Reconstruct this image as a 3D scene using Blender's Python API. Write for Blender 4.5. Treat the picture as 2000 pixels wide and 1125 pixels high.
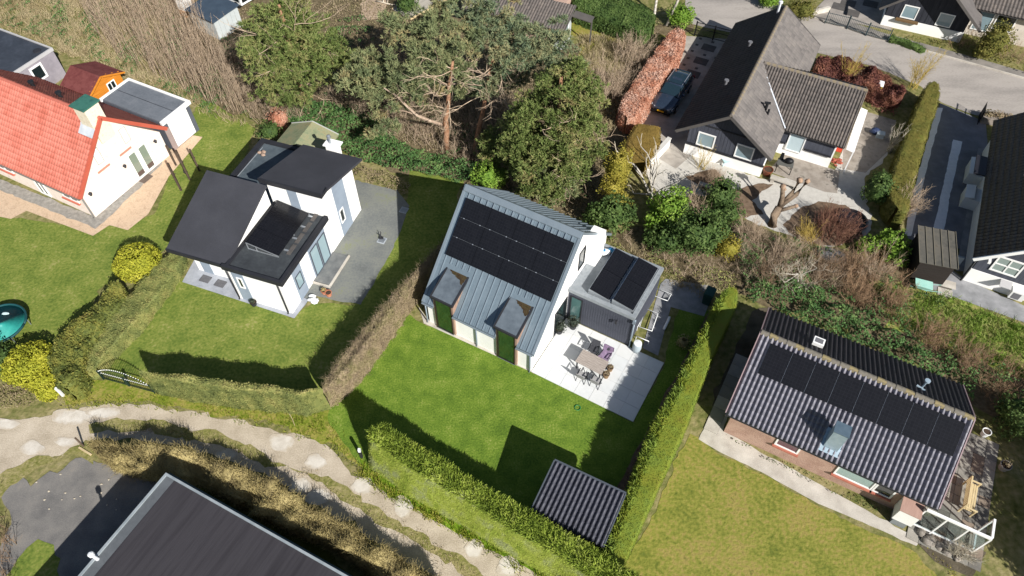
import bpy, math, random
import numpy as np
from mathutils import Matrix, Vector
from mathutils.geometry import tessellate_polygon

random.seed(7)
for _o in list(bpy.data.objects):
    bpy.data.objects.remove(_o)
SC = bpy.context.scene
COL = SC.collection
R = math.radians

# ---------------------------------------------------------------- camera
CAM_H, CAM_F, CAM_P = 35.0, 1400.0, R(52.0)        # metres above ground, focal length in photo pixels, pitch down
cam = bpy.data.cameras.new('camera')
cam.sensor_width = 36.0
cam.lens = CAM_F / 2000.0 * 36.0
cam.clip_end = 1500.0
camo = bpy.data.objects.new('camera', cam)
camo.location = (0, 0, CAM_H)
camo.rotation_euler = (math.pi / 2 - CAM_P, 0, 0)
COL.objects.link(camo)
SC.camera = camo

# ---------------------------------------------------------------- daylight
SUN_DIR = Vector((0.55, -0.835, 0.0)).normalized()   # towards the sun, on plan
SUN_EL = R(34.5)
world = bpy.data.worlds.new('World')
SC.world = world
world.use_nodes = True
_nt = world.node_tree
_bg = _nt.nodes['Background']
_sky = _nt.nodes.new('ShaderNodeTexSky')
_sky.sky_type = 'NISHITA'
_sky.sun_disc = False
_sky.sun_elevation = SUN_EL
_sky.sun_rotation = math.atan2(SUN_DIR.x, SUN_DIR.y)
_nt.links.new(_sky.outputs[0], _bg.inputs[0])
_bg.inputs[1].default_value = 0.052
_sl = bpy.data.lights.new('sun', 'SUN')
_sl.energy = 5.0
_sl.angle = R(0.5)
_sl.color = (1.0, 0.965, 0.91)
suno = bpy.data.objects.new('sun', _sl)
_v = Vector((SUN_DIR.x * math.cos(SUN_EL), SUN_DIR.y * math.cos(SUN_EL), math.sin(SUN_EL)))
suno.rotation_euler = _v.to_track_quat('Z', 'Y').to_euler()
suno.location = (20, -30, 60)
COL.objects.link(suno)
SC.view_settings.view_transform = 'Standard'
SC.view_settings.look = 'None'
SC.view_settings.gamma = 1.0
SC.view_settings.use_curve_mapping = False
SC.view_settings.exposure = 0.6
SC.cycles.max_bounces = 6
SC.cycles.transparent_max_bounces = 6

# ---------------------------------------------------------------- survey helper: photo pixel -> point on the plane z
_cp, _sp = math.cos(CAM_P), math.sin(CAM_P)
def G(x, y, z=0.0):
    a, b = (x - 1000.0) / CAM_F, -(y - 562.5) / CAM_F
    d = (a, _cp + _sp * b, -_sp + _cp * b)
    t = (z - CAM_H) / d[2]
    return Vector((d[0] * t, d[1] * t, z))
def GP(pts, z=0.0):
    return [G(x, y, z) for x, y in pts]

# ---------------------------------------------------------------- materials
def hx(h):
    h = h.lstrip('#')
    c = [int(h[i:i + 2], 16) / 255 for i in (0, 2, 4)]
    return tuple((v / 12.92 if v <= 0.04045 else ((v + 0.055) / 1.055) ** 2.4) for v in c) + (1.0,)

MATS = {}
def mat(name, cols, rough=0.8, scale=1.0, detail=6.0, bump=0.0, bscale=30.0, spec=0.3, metal=0.0, rnd=0.0, trans=0.0,
        stretch=None, scale2=None, amt2=0.35, coat=0.0, distort=0.0):
    """cols: list of hex colours spread over a noise field; rnd mixes in each face's own random value; trans = light through leaves"""
    if name in MATS:
        return MATS[name]
    m = bpy.data.materials.new(name)
    m.use_nodes = True
    nt = m.node_tree
    N, L = nt.nodes, nt.links
    b = N['Principled BSDF']
    b.inputs['Roughness'].default_value = rough
    b.inputs['Metallic'].default_value = metal
    b.inputs['Specular IOR Level'].default_value = spec
    if coat:
        b.inputs['Coat Weight'].default_value = coat
    tc = N.new('ShaderNodeTexCoord')
    vec = tc.outputs['Object']
    if stretch:
        mp = N.new('ShaderNodeMapping')
        mp.inputs['Scale'].default_value = stretch[:3]
        if len(stretch) > 3:
            mp.inputs['Rotation'].default_value = (0, 0, stretch[3])
        L.new(vec, mp.inputs[0])
        vec = mp.outputs[0]
    cols = [hx(c) for c in cols]
    if len(cols) == 1 and not rnd:
        b.inputs['Base Color'].default_value = cols[0]
        colout = None
    else:
        nz = N.new('ShaderNodeTexNoise')
        nz.inputs['Scale'].default_value = scale
        nz.inputs['Detail'].default_value = detail
        nz.inputs['Roughness'].default_value = 0.6
        nz.inputs['Distortion'].default_value = distort
        L.new(vec, nz.inputs['Vector'])
        f = nz.outputs['Fac']
        if scale2:
            n2 = N.new('ShaderNodeTexNoise')
            n2.inputs['Scale'].default_value = scale2
            n2.inputs['Detail'].default_value = 5.0
            L.new(vec, n2.inputs['Vector'])
            mx = N.new('ShaderNodeMix')
            mx.inputs['Factor'].default_value = amt2
            L.new(f, mx.inputs['A'])
            L.new(n2.outputs['Fac'], mx.inputs['B'])
            f = mx.outputs['Result']
        # stretch the noise's narrow middle range over the ramp
        mr = N.new('ShaderNodeMapRange')
        mr.inputs['From Min'].default_value = 0.32
        mr.inputs['From Max'].default_value = 0.68
        L.new(f, mr.inputs['Value'])
        f = mr.outputs['Result']
        if rnd:
            at = N.new('ShaderNodeAttribute')
            at.attribute_name = 'rnd'
            mx = N.new('ShaderNodeMix')
            mx.inputs['Factor'].default_value = rnd
            L.new(f, mx.inputs['A'])
            L.new(at.outputs['Fac'], mx.inputs['B'])
            f = mx.outputs['Result']
        cr = N.new('ShaderNodeValToRGB')
        e = cr.color_ramp.elements
        n = len(cols)
        e[0].color, e[0].position = cols[0], 0.0
        e[1].color, e[1].position = cols[-1], 1.0
        for i in range(1, n - 1):
            x = e.new(i / (n - 1))
            x.color = cols[i]
        L.new(f, cr.inputs[0])
        L.new(cr.outputs[0], b.inputs['Base Color'])
        colout = cr.outputs[0]
    if bump:
        nb = N.new('ShaderNodeTexNoise')
        nb.inputs['Scale'].default_value = bscale
        nb.inputs['Detail'].default_value = 4.0
        L.new(vec, nb.inputs['Vector'])
        bp = N.new('ShaderNodeBump')
        bp.inputs['Strength'].default_value = bump
        bp.inputs['Distance'].default_value = 0.05
        L.new(nb.outputs['Fac'], bp.inputs['Height'])
        L.new(bp.outputs[0], b.inputs['Normal'])
    if trans:
        tr = N.new('ShaderNodeBsdfTranslucent')
        if colout:
            L.new(colout, tr.inputs[0])
        else:
            tr.inputs[0].default_value = cols[0]
        ms = N.new('ShaderNodeMixShader')
        ms.inputs[0].default_value = trans
        L.new(b.outputs[0], ms.inputs[1])
        L.new(tr.outputs[0], ms.inputs[2])
        L.new(ms.outputs[0], N['Material Output'].inputs[0])
    MATS[name] = m
    return m

def glassmat(name, col, rough=0.06):
    return mat(name, [col], rough=rough, spec=0.9, coat=0.4)

# ---------------------------------------------------------------- mesh building
class MB:
    """collects polygons; build() links them as one mesh object"""
    def __init__(s):
        s.v, s.f, s.mi = [], [], []
    def poly(s, pts, mi=0):
        n = len(s.v)
        s.v += [tuple(p) for p in pts]
        s.f.append(tuple(range(n, n + len(pts))))
        s.mi.append(mi)
        return s
    def hull8(s, b, t, mi=0):
        """two loops of equal count, bottom (counter-clockwise from above) and top"""
        n = len(s.v)
        k = len(b)
        s.v += [tuple(p) for p in b] + [tuple(p) for p in t]
        s.f.append(tuple(range(n + k - 1, n - 1, -1)))
        s.f.append(tuple(range(n + k, n + 2 * k)))
        s.mi += [mi, mi]
        for i in range(k):
            j = (i + 1) % k
            s.f.append((n + i, n + j, n + k + j, n + k + i))
            s.mi.append(mi)
        return s
    def box(s, x0, x1, y0, y1, z0, z1, mi=0):
        b = [(x0, y0, z0), (x1, y0, z0), (x1, y1, z0), (x0, y1, z0)]
        return s.hull8(b, [(x, y, z1) for x, y, _ in b], mi)
    def prism(s, pts, z0, z1, mi=0):
        return s.hull8([(p[0], p[1], z0) for p in pts], [(p[0], p[1], z1) for p in pts], mi)
    def slab(s, q, th, mi=0):
        """thick sheet under a polygon q (3D points, counter-clockwise from above)"""
        return s.hull8([(p[0], p[1], p[2] - th) for p in q], q, mi)
    def extr_x(s, prof, x0, x1, mi=0):
        """profile in (y,z), counter-clockwise seen from +x, swept along x"""
        n = len(s.v)
        k = len(prof)
        s.v += [(x0, y, z) for y, z in prof] + [(x1, y, z) for y, z in prof]
        s.f.append(tuple(range(n + k - 1, n - 1, -1)))
        s.f.append(tuple(range(n + k, n + 2 * k)))
        s.mi += [mi, mi]
        for i in range(k):
            j = (i + 1) % k
            s.f.append((n + i, n + j, n + k + j, n + k + i))
            s.mi.append(mi)
        return s
    def extr_y(s, prof, y0, y1, mi=0):
        """profile in (x,z), swept along y"""
        n = len(s.v)
        k = len(prof)
        s.v += [(x, y1, z) for x, z in prof] + [(x, y0, z) for x, z in prof]
        s.f.append(tuple(range(n + k - 1, n - 1, -1)))
        s.f.append(tuple(range(n + k, n + 2 * k)))
        s.mi += [mi, mi]
        for i in range(k):
            j = (i + 1) % k
            s.f.append((n + i, n + j, n + k + j, n + k + i))
            s.mi.append(mi)
        return s
    def bar(s, a, b, w, h=None, mi=0):
        """rectangular bar from a to b"""
        a, b = Vector(a), Vector(b)
        h = h or w
        d = (b - a).normalized()
        up = Vector((0, 0, 1)) if abs(d.z) < 0.95 else Vector((1, 0, 0))
        sx = d.cross(up).normalized() * w / 2
        sy = sx.cross(d).normalized() * h / 2
        A = [a + sx * i + sy * j for i, j in ((-1, -1), (1, -1), (1, 1), (-1, 1))]
        B = [p + (b - a) for p in A]
        return s.hull8(B, A, mi)
    def tube(s, pts, rad, n=8, mi=0, cap=True):
        pts = [Vector(p) for p in pts]
        if not hasattr(rad, '__len__'):
            rad = [rad] * len(pts)
        base = len(s.v)
        for i, p in enumerate(pts):
            d = (pts[min(i + 1, len(pts) - 1)] - pts[max(i - 1, 0)]).normalized()
            up = Vector((0, 0, 1)) if abs(d.z) < 0.9 else Vector((1, 0, 0))
            sx = d.cross(up).normalized()
            sy = sx.cross(d)
            for k in range(n):
                a = 2 * math.pi * k / n
                s.v.append(tuple(p + (sx * math.cos(a) + sy * math.sin(a)) * rad[i]))
        for i in range(len(pts) - 1):
            for k in range(n):
                q = base + i * n
                s.f.append((q + k, q + (k + 1) % n, q + n + (k + 1) % n, q + n + k))
                s.mi.append(mi)
        if cap:
            s.f.append(tuple(base + k for k in range(n - 1, -1, -1)))
            e = base + (len(pts) - 1) * n
            s.f.append(tuple(e + k for k in range(n)))
            s.mi += [mi, mi]
        return s
    def lathe(s, prof, c=(0, 0), n=14, mi=0):
        """profile (r,z) from bottom to top turned about a vertical axis"""
        base = len(s.v)
        for r, z in prof:
            for k in range(n):
                a = 2 * math.pi * k / n
                s.v.append((c[0] + r * math.cos(a), c[1] + r * math.sin(a), z))
        for i in range(len(prof) - 1):
            for k in range(n):
                q = base + i * n
                s.f.append((q + k, q + (k + 1) % n, q + n + (k + 1) % n, q + n + k))
                s.mi.append(mi)
        s.f.append(tuple(base + k for k in range(n - 1, -1, -1)))
        e = base + (len(prof) - 1) * n
        s.f.append(tuple(e + k for k in range(n)))
        s.mi += [mi, mi]
        return s
    def blob(s, c, r, n=10, m=7, j=0.12, rng=random, mi=0):
        base = len(s.v)
        r = r if hasattr(r, '__len__') else (r, r, r)
        for i in range(1, m):
            t = math.pi * i / m
            for k in range(n):
                a = 2 * math.pi * k / n
                q = 1 + rng.uniform(-j, j)
                s.v.append((c[0] + r[0] * q * math.sin(t) * math.cos(a), c[1] + r[1] * q * math.sin(t) * math.sin(a), c[2] - r[2] * q * math.cos(t)))
        lo, hi = len(s.v), len(s.v) + 1
        s.v += [(c[0], c[1], c[2] - r[2]), (c[0], c[1], c[2] + r[2])]
        for i in range(m - 2):
            for k in range(n):
                q = base + i * n
                s.f.append((q + k, q + (k + 1) % n, q + n + (k + 1) % n, q + n + k))
                s.mi.append(mi)
        for k in range(n):
            s.f.append((lo, base + (k + 1) % n, base + k))
            e = base + (m - 2) * n
            s.f.append((hi, e + k, e + (k + 1) % n))
            s.mi += [mi, mi]
        return s
    def mesh(s, name, mats, smooth=False):
        me = bpy.data.meshes.new(name)
        me.from_pydata(s.v, [], s.f)
        for m in (mats if isinstance(mats, (list, tuple)) else [mats]):
            me.materials.append(m)
        if any(s.mi):
            me.polygons.foreach_set('material_index', s.mi)
        if smooth:
            me.polygons.foreach_set('use_smooth', [True] * len(me.polygons))
        me.update()
        return me
    def build(s, name, mats, parent=None, smooth=False, loc=None, rot=None):
        return link(name, s.mesh(name, mats, smooth), parent, loc, rot)

def link(name, me, parent=None, loc=None, rot=None):
    o = bpy.data.objects.new(name, me)
    COL.objects.link(o)
    if parent:
        o.parent = parent
    if loc is not None:
        o.location = loc
    if rot is not None:
        o.rotation_euler = (0, 0, rot) if not hasattr(rot, '__len__') else rot
    return o
def tag(o, label=None, cat=None, group=None, kind=None):
    if label: o['label'] = label
    if cat: o['category'] = cat
    if group: o['group'] = group
    if kind: o['kind'] = kind
    return o
def thing(name, loc, rot=0.0, label=None, cat=None, group=None):
    o = bpy.data.objects.new(name, None)
    o.empty_display_size = 0.3
    COL.objects.link(o)
    o.location = loc
    o.rotation_euler = (0, 0, rot)
    return tag(o, label, cat, group)
def copy_tree(o, parent=None):
    c = o.copy()
    COL.objects.link(c)
    if parent: c.parent = parent
    for ch in list(o.children):
        copy_tree(ch, c)
    return c
def put(o, loc, rot=None, label=None):
    o.location = loc
    if rot is not None:
        o.rotation_euler = (0, 0, rot)
    if label: o['label'] = label
    return o

# ---------------------------------------------------------------- many small faces at once
def qmesh(name, V, Q, m, rnd=None, mi=None, smooth=False):
    """V (n,3) points, Q (k,4) quads"""
    me = bpy.data.meshes.new(name)
    k = len(Q)
    me.vertices.add(len(V))
    me.vertices.foreach_set('co', np.asarray(V, np.float32).ravel())
    me.loops.add(k * 4)
    me.loops.foreach_set('vertex_index', np.asarray(Q, np.int32).ravel())
    me.polygons.add(k)
    me.polygons.foreach_set('loop_start', np.arange(0, 4 * k, 4, dtype=np.int32))
    for x in (m if isinstance(m, (list, tuple)) else [m]):
        me.materials.append(x)
    if rnd is not None:
        a = me.attributes.new('rnd', 'FLOAT', 'FACE')
        a.data.foreach_set('value', np.asarray(rnd, np.float32))
    if mi is not None:
        me.polygons.foreach_set('material_index', np.asarray(mi, np.int32))
    if smooth:
        me.polygons.foreach_set('use_smooth', np.ones(k, bool))
    me.update(calc_edges=True)
    return me
def unit(a):
    return a / np.maximum(np.linalg.norm(a, axis=-1, keepdims=True), 1e-9)
def leaves(rng, P, Nr, size, aspect=0.6, tilt=0.7):
    """quads at P facing roughly Nr; returns V,Q"""
    n = len(P)
    nr = unit(Nr + tilt * rng.normal(size=(n, 3)))
    t = unit(np.cross(nr, rng.normal(size=(n, 3))))
    b = np.cross(nr, t)
    sz = (size * rng.uniform(0.6, 1.35, n))[:, None]
    t = t * sz
    b = b * sz * aspect
    bend = nr * sz * 0.18
    V = np.stack([P - t, P - b + bend, P + t, P + b + bend], 1).reshape(-1, 3)
    return V, np.arange(4 * n).reshape(n, 4)
def needles(rng, P, D, length, width):
    """thin quads from P along D"""
    n = len(P)
    D = unit(D)
    w = unit(np.cross(D, rng.normal(size=(n, 3)))) * width
    e = D * (length * rng.uniform(0.6, 1.3, n))[:, None]
    V = np.stack([P - w, P + w, P + e + w * 0.25, P + e - w * 0.25], 1).reshape(-1, 3)
    return V, np.arange(4 * n).reshape(n, 4)
def tubes(paths, r0, r1, sides=3):
    """paths (n,k,3); tapered three-sided rods; returns V,Q"""
    paths = np.asarray(paths, float)
    n, k, _ = paths.shape
    d = np.gradient(paths, axis=1)
    d = unit(d)
    ref = np.where(np.abs(d[..., 2:3]) > 0.9, np.array([1., 0, 0]), np.array([0, 0, 1.]))
    sx = unit(np.cross(d, ref))
    sy = np.cross(sx, d)
    r0 = np.broadcast_to(np.asarray(r0, float), (n,))
    r1 = np.broadcast_to(np.asarray(r1, float), (n,))
    t = np.linspace(0, 1, k)
    rad = r0[:, None] * (1 - t) + r1[:, None] * t
    a = 2 * np.pi * np.arange(sides) / sides
    V = paths[:, :, None, :] + rad[:, :, None, None] * (sx[:, :, None, :] * np.cos(a)[None, None, :, None] + sy[:, :, None, :] * np.sin(a)[None, None, :, None])
    idx = np.arange(n * k * sides).reshape(n, k, sides)
    A = idx[:, :-1, :]
    B = idx[:, 1:, :]
    Q = np.stack([A, np.roll(A, -1, 2), np.roll(B, -1, 2), B], -1).reshape(-1, 4)
    return V.reshape(-1, 3), Q
def cat(parts):
    """join (V,Q) pairs"""
    V, Q, o = [], [], 0
    for v, q in parts:
        V.append(v)
        Q.append(q + o)
        o += len(v)
    return np.concatenate(V), np.concatenate(Q)
def vnoise(rng, P, scale, n=6):
    """cheap smooth noise: a few random waves, about -1..1"""
    out = np.zeros(len(P))
    for i in range(n):
        k = rng.normal(size=P.shape[1]) / scale
        out += np.sin(P @ k * 2.0 + rng.uniform(0, 6.28))
    return out / math.sqrt(n) / 1.2
def inpoly(P, poly):
    x, y = P[:, 0], P[:, 1]
    c = np.zeros(len(P), bool)
    n = len(poly)
    for i in range(n):
        x1, y1 = poly[i][0], poly[i][1]
        x2, y2 = poly[(i + 1) % n][0], poly[(i + 1) % n][1]
        if y1 == y2:
            continue
        c ^= ((y1 > y) != (y2 > y)) & (x < (x2 - x1) * (y - y1) / (y2 - y1) + x1)
    return c
def scatter(rng, poly, dens):
    a = np.array([(p[0], p[1]) for p in poly])
    lo, hi = a.min(0), a.max(0)
    n = int(np.prod(hi - lo) * dens)
    P = rng.uniform(lo, hi, (n, 2))
    return P[inpoly(P, a)]

# ---------------------------------------------------------------- thin ground sheets
LEVEL = []
def ragged(rng, pts, step=0.35, amp=0.12, scale=0.8):
    out = []
    n = len(pts)
    for i in range(n):
        a, b = Vector((pts[i][0], pts[i][1])), Vector((pts[(i + 1) % n][0], pts[(i + 1) % n][1]))
        k = max(1, int((b - a).length / step))
        for j in range(k):
            p = a.lerp(b, j / k)
            out.append((p.x, p.y))
    P = np.array(out)
    P += amp * np.stack([vnoise(rng, P, scale), vnoise(rng, P, scale)], 1) + amp * 0.5 * rng.normal(size=P.shape)
    return [tuple(p) for p in P]
def sheet(name, pts, m, label=None, rag=0.0, z=0.01, seed=1, step=0.35):
    while any(abs(z - q) < .00025 for q in LEVEL):   # no two sheets share a plane
        z += .0003
    LEVEL.append(z)
    p2 = [(p[0], p[1]) for p in pts]
    if rag:
        p2 = ragged(np.random.default_rng(seed), p2, step, rag)
    v3 = [Vector((x, y, 0)) for x, y in p2]
    tris = tessellate_polygon([v3])
    me = bpy.data.meshes.new(name)
    fs = []
    for t in tris:
        a, b, c = (v3[i] for i in t)
        fs.append(tuple(t) if (b - a).cross(c - a).z > 0 else tuple(reversed(t)))
    me.from_pydata([(x, y, 0) for x, y in p2], [], fs)
    me.materials.append(m)
    o = link(name, me, loc=(0, 0, z))
    tag(o, label, kind='structure')
    return o
# ================================================================ ground
GRASS_A = mat('lawn_grass', ['#41571f', '#546d25', '#697f2e', '#8b914f'], 0.9, 1.1, 9, bump=0.5, bscale=9, spec=0.1, scale2=11.0, amt2=0.5)
GRASS_B = mat('garden_grass', ['#4a5c26', '#607030', '#767f3c', '#928e5a'], 0.9, 0.8, 9, bump=0.6, bscale=8, spec=0.1, scale2=6.0, amt2=0.5)
GRASS_D = mat('dry_lawn_grass', ['#525e28', '#686e2e', '#7e7e3a', '#8f814a', '#62662e'], 0.9, 0.5, 9, bump=0.7, bscale=7, spec=0.1, scale2=5.0, amt2=0.5)
GRASS_W = mat('rough_grass', ['#4a5028', '#66683c', '#837c54', '#978c6a'], 0.95, 0.35, 9, bump=1.0, bscale=5, spec=0.05, scale2=3.0, amt2=0.5)
SOIL = mat('woodland_floor', ['#46402f', '#5c523e', '#746852', '#5a5c3c'], 0.95, 0.6, 9, bump=1.0, bscale=6, spec=0.05, scale2=4.0, amt2=0.5)
GRAVEL = mat('lane_gravel', ['#938774', '#a79b89', '#b8ac9a', '#c4b9a8'], 0.95, 0.7, 9, bump=0.5, bscale=22, spec=0.1, scale2=14.0, amt2=0.4)
PALE = mat('pale_sand', ['#b6aea2', '#c4bdb2', '#d0cac0'], 0.95, 2.0, 8, bump=0.4, bscale=30, spec=0.1)
VERGE = mat('verge_grass', ['#5c6030', '#757442', '#8c845a', '#a09670'], 0.95, 1.1, 9, bump=0.8, bscale=9, spec=0.05, scale2=6.0, amt2=0.5)
TARMAC = mat('old_tarmac', ['#5c5b5a', '#6a6866', '#797672', '#868078'], 0.9, 0.8, 10, bump=0.3, bscale=30, spec=0.2, scale2=18.0, amt2=0.35)
DARKTAR = mat('dark_driveway', ['#6a6a6e', '#77777b', '#838387'], 0.85, 1.0, 9, bump=0.3, bscale=40, spec=0.25)
ROADM = mat('road_surface', ['#7c7772', '#918b85', '#a39c95', '#88827c'], 0.9, 0.25, 9, bump=0.25, bscale=25, spec=0.2, scale2=9.0, amt2=0.35, stretch=(0.5, 2.2, 1, 0.42))
CONC = mat('pale_concrete', ['#a39c92', '#b5afa5', '#c4beb4'], 0.9, 1.2, 9, bump=0.2, bscale=25, spec=0.2)
GREYPAVE = mat('grey_paving', ['#77787a', '#88898b', '#97979a'], 0.85, 1.5, 9, bump=0.25, bscale=25, spec=0.2)
WHITEGRAV = mat('white_gravel', ['#aca8a0', '#bdb9b1', '#cbc7bf'], 0.95, 3.0, 9, bump=0.7, bscale=35, spec=0.1, scale2=22.0, amt2=0.5)

sheet('ground', [(-400, -120), (400, -120), (400, 500), (-400, 500)], GRASS_W, 'rough grass ground under the whole neighbourhood', z=0.0)

Z1, Z2, Z3, Z4, Z5 = 0.010, 0.016, 0.022, 0.028, 0.034
def psheet(name, px, m, label, rag=0.0, z=Z1, seed=1, step=0.35):
    return sheet(name, GP(px), m, label, rag, z, seed, step)

# woodland floor behind the houses
psheet('woodland_floor', [(250, -60), (760, -60), (930, -10), (1130, 80), (1250, 60), (1350, 40), (1280, 260), (1200, 330), (1160, 420), (1180, 455), (1330, 560), (1420, 560), (1500, 600), (1880, 760), (1940, 830), (2060, 900), (2100, 700), (1900, 640), (1760, 570), (1760, 470), (1600, 500), (1440, 430), (1190, 450), (900, 365), (790, 340), (690, 300), (540, 250), (400, 200), (330, 150)], SOIL, 'brown woodland floor of leaf litter', 0.5, Z1, 3, 0.8)
# lawns
psheet('lawn', [(826, 630), (1046, 728), (1237, 826), (1300, 700), (1330, 590), (1380, 600), (1390, 640), (1300, 800), (1230, 960), (1190, 1060), (1100, 1020), (700, 905), (640, 830), (640, 800), (720, 700), (790, 610)], GRASS_A, 'bright green mown lawn of the grey roofed house', 0.08, Z2, 4)
psheet('lawn', [(350, 540), (430, 575), (575, 622), (612, 588), (690, 598), (790, 420), (800, 330), (905, 355), (870, 470), (770, 590), (640, 780), (300, 745), (195, 735), (300, 560)], GRASS_B, 'lawn around the white house with black roofs', 0.1, Z1 + 0.003, 5)
psheet('lawn', [(-160, 400), (60, 430), (185, 450), (300, 420), (350, 300), (390, 190), (500, 250), (470, 330), (330, 480), (200, 560), (120, 700), (-60, 700), (-160, 640)], GRASS_B, 'lawn below the red roofed house', 0.1, Z1 + 0.003, 6)
psheet('lawn', [(1372, 858), (1420, 892), (1640, 1010), (1790, 1080), (1880, 1180), (1180, 1180), (1260, 1030), (1345, 850)], GRASS_D, 'dry yellowish lawn in front of the brick bungalow', 0.1, Z1 + 0.003, 7)
psheet('lawn', [(1072, 42), (1110, 8), (1300, 70), (1250, 120), (1200, 150), (1120, 130), (1140, 80), (1100, 60)], GRASS_D, 'small yellowish lawn beside the hidden roof', 0.15, Z1 + 0.003, 8)
psheet('meadow', [(1700, 545), (1860, 580), (2040, 650), (2080, 760), (1980, 740), (1860, 690), (1740, 640)], mat('meadow_grass', ['#58722a', '#73863a', '#948f58', '#a99c74'], 0.95, 0.7, 9, bump=1.0, bscale=5, spec=0.05, scale2=3.0, amt2=0.5), 'rough bright green grass below the paved path', 0.3, Z1 + 0.003, 9)
# gravel lane with its grass middle
psheet('gravel_lane', [(-140, 838), (0, 822), (105, 812), (175, 793), (259, 789), (350, 801), (455, 819), (525, 837), (612, 861), (655, 890), (694, 926), (770, 972), (842, 1013), (902, 1044), (978, 1078), (1053, 1119), (1150, 1180), (1000, 1210), (880, 1160), (800, 1110), (700, 1035), (610, 985), (520, 930), (437, 897), (350, 872), (245, 855), (168, 858), (150, 880), (105, 890), (52, 900), (0, 932), (-140, 1000)], GRAVEL, 'pale gravel lane curving past the gardens', 0.12, Z2, 11)
psheet('verge', [(171, 828), (245, 818), (332, 824), (420, 845), (490, 873), (560, 908), (638, 936), (713, 981), (789, 1022), (864, 1064), (921, 1101), (985, 1150), (950, 1160), (895, 1116), (845, 1082), (789, 1051), (713, 1006), (638, 957), (600, 924), (507, 900), (437, 876), (350, 855), (280, 845), (175, 845)], VERGE, 'grass strip between the two wheel tracks of the lane', 0.12, Z3, 12)
psheet('verge', [(120, 745), (290, 735), (400, 752), (640, 800), (690, 890), (720, 925), (640, 868), (560, 840), (455, 812), (350, 794), (259, 782), (175, 786), (130, 790)], mat('bank_grass', ['#55661c', '#6f7a2c', '#8b8444', '#9c8d5a'], 0.95, 0.9, 9, bump=0.8, bscale=8, spec=0.05, scale2=5.0, amt2=0.5), 'grass bank between the clipped hedge and the lane', 0.15, Z2 - 0.003, 13)
psheet('verge', [(700, 895), (740, 925), (860, 990), (980, 1060), (1130, 1130), (1180, 1180), (1130, 1180), (1053, 1122), (902, 1046), (770, 974), (715, 930)], mat('fresh_grass', ['#4e681a', '#64801f', '#7a922c'], 0.9, 1.2, 8, bump=0.8, bscale=9, spec=0.1, scale2=6.0), 'fresh grass strip along the foot of the tall conifer hedge', 0.06, Z3, 14)
psheet('verge', [(0, 925), (60, 898), (110, 890), (160, 872), (180, 880), (180, 905), (130, 885), (60, 925), (-20, 985), (-60, 980)], VERGE, 'grass edge between the lane and the tarmac yard', 0.12, Z3 + 0.003, 15)
_n, _l = PALE.node_tree.nodes, PALE.node_tree.links      # the sand's colour fades into the lane's towards the rim of each patch
_tc = _n.new('ShaderNodeTexCoord'); _mp = _n.new('ShaderNodeMapping'); _gr = _n.new('ShaderNodeTexGradient'); _nz = _n.new('ShaderNodeTexNoise'); _ad = _n.new('ShaderNodeMath'); _mr = _n.new('ShaderNodeMapRange'); _mx = _n.new('ShaderNodeMix'); _pb = _n['Principled BSDF']
_gr.gradient_type = 'SPHERICAL'; _mx.data_type = 'RGBA'
_mp.inputs['Location'].default_value = (-1, -1, 0); _mp.inputs['Scale'].default_value = (2, 2, 0)
_l.new(_tc.outputs['Generated'], _mp.inputs[0]); _l.new(_mp.outputs[0], _gr.inputs[0])
_nz.inputs['Scale'].default_value = 3.0; _nz.inputs['Detail'].default_value = 9.0; _l.new(_tc.outputs['Object'], _nz.inputs['Vector'])
_ad.operation = 'MULTIPLY_ADD'; _ad.inputs[1].default_value = 1.1; _l.new(_nz.outputs['Fac'], _ad.inputs[0]); _l.new(_gr.outputs['Fac'], _ad.inputs[2])
_mr.inputs['From Min'].default_value = .52; _mr.inputs['From Max'].default_value = .92; _l.new(_ad.outputs[0], _mr.inputs['Value'])
_src = _pb.inputs['Base Color'].links[0].from_socket
[x for x in _mx.inputs if x.name == 'A' and x.type == 'RGBA'][0].default_value = hx('#b2a694')
_l.new(_src, [x for x in _mx.inputs if x.name == 'B' and x.type == 'RGBA'][0]); _l.new(_mr.outputs[0], _mx.inputs['Factor'])
_l.new([x for x in _mx.outputs if x.type == 'RGBA'][0], _pb.inputs['Base Color'])
_rg = np.random.default_rng(5)
for (x, y, a, b) in ((8, 828, 26, 10), (140, 815, 38, 15), (206, 806, 30, 9), (63, 876, 24, 12), (129, 865, 21, 9), (549, 865, 22, 16), (616, 902, 19, 13), (709, 949, 18, 17), (787, 990, 18, 18), (928, 1072, 17, 17), (993, 1108, 21, 18), (622, 970, 24, 14), (445, 886, 20, 11), (585, 949, 20, 16)):
    a, b = a * 1.12, b * 1.12
    pts = [(x + a * math.cos(t) * (1 + 0.12 * math.sin(3 * t + x)), y + b * math.sin(t) * (1 + 0.12 * math.cos(2 * t + y))) for t in np.linspace(0, 2 * math.pi, 20, endpoint=False)]
    psheet('gravel_patch', pts, PALE, 'pale sand filling a pothole in the lane', 0.04, Z3 + 0.006, int(x), 0.25)
# tarmac yard by the dark flat roof
psheet('tarmac_yard', [(40, 935), (62, 948), (95, 920), (108, 926), (150, 893), (190, 900), (240, 912), (330, 930), (330, 960), (150, 1180), (-40, 1180), (20, 1010), (0, 960)], TARMAC, 'worn grey tarmac yard beside the dark flat roof', 0.1, Z3, 16)
psheet('yard_grass', [(-30, 1180), (40, 1090), (72, 1052), (110, 1080), (120, 1130), (90, 1180)], GRASS_B, 'grass corner of the tarmac yard', 0.12, Z4, 17)
psheet('yard_grass', [(330, 925), (420, 960), (620, 1060), (700, 1130), (620, 1180), (300, 1000)], mat('shady_grass', ['#3c4218', '#565a28', '#6d6638'], 0.95, 0.8, 8, bump=0.8, bscale=7, spec=0.05), 'shaded grass between the hedge and the dark flat roof', 0.1, Z2 + 0.003, 18)
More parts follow.
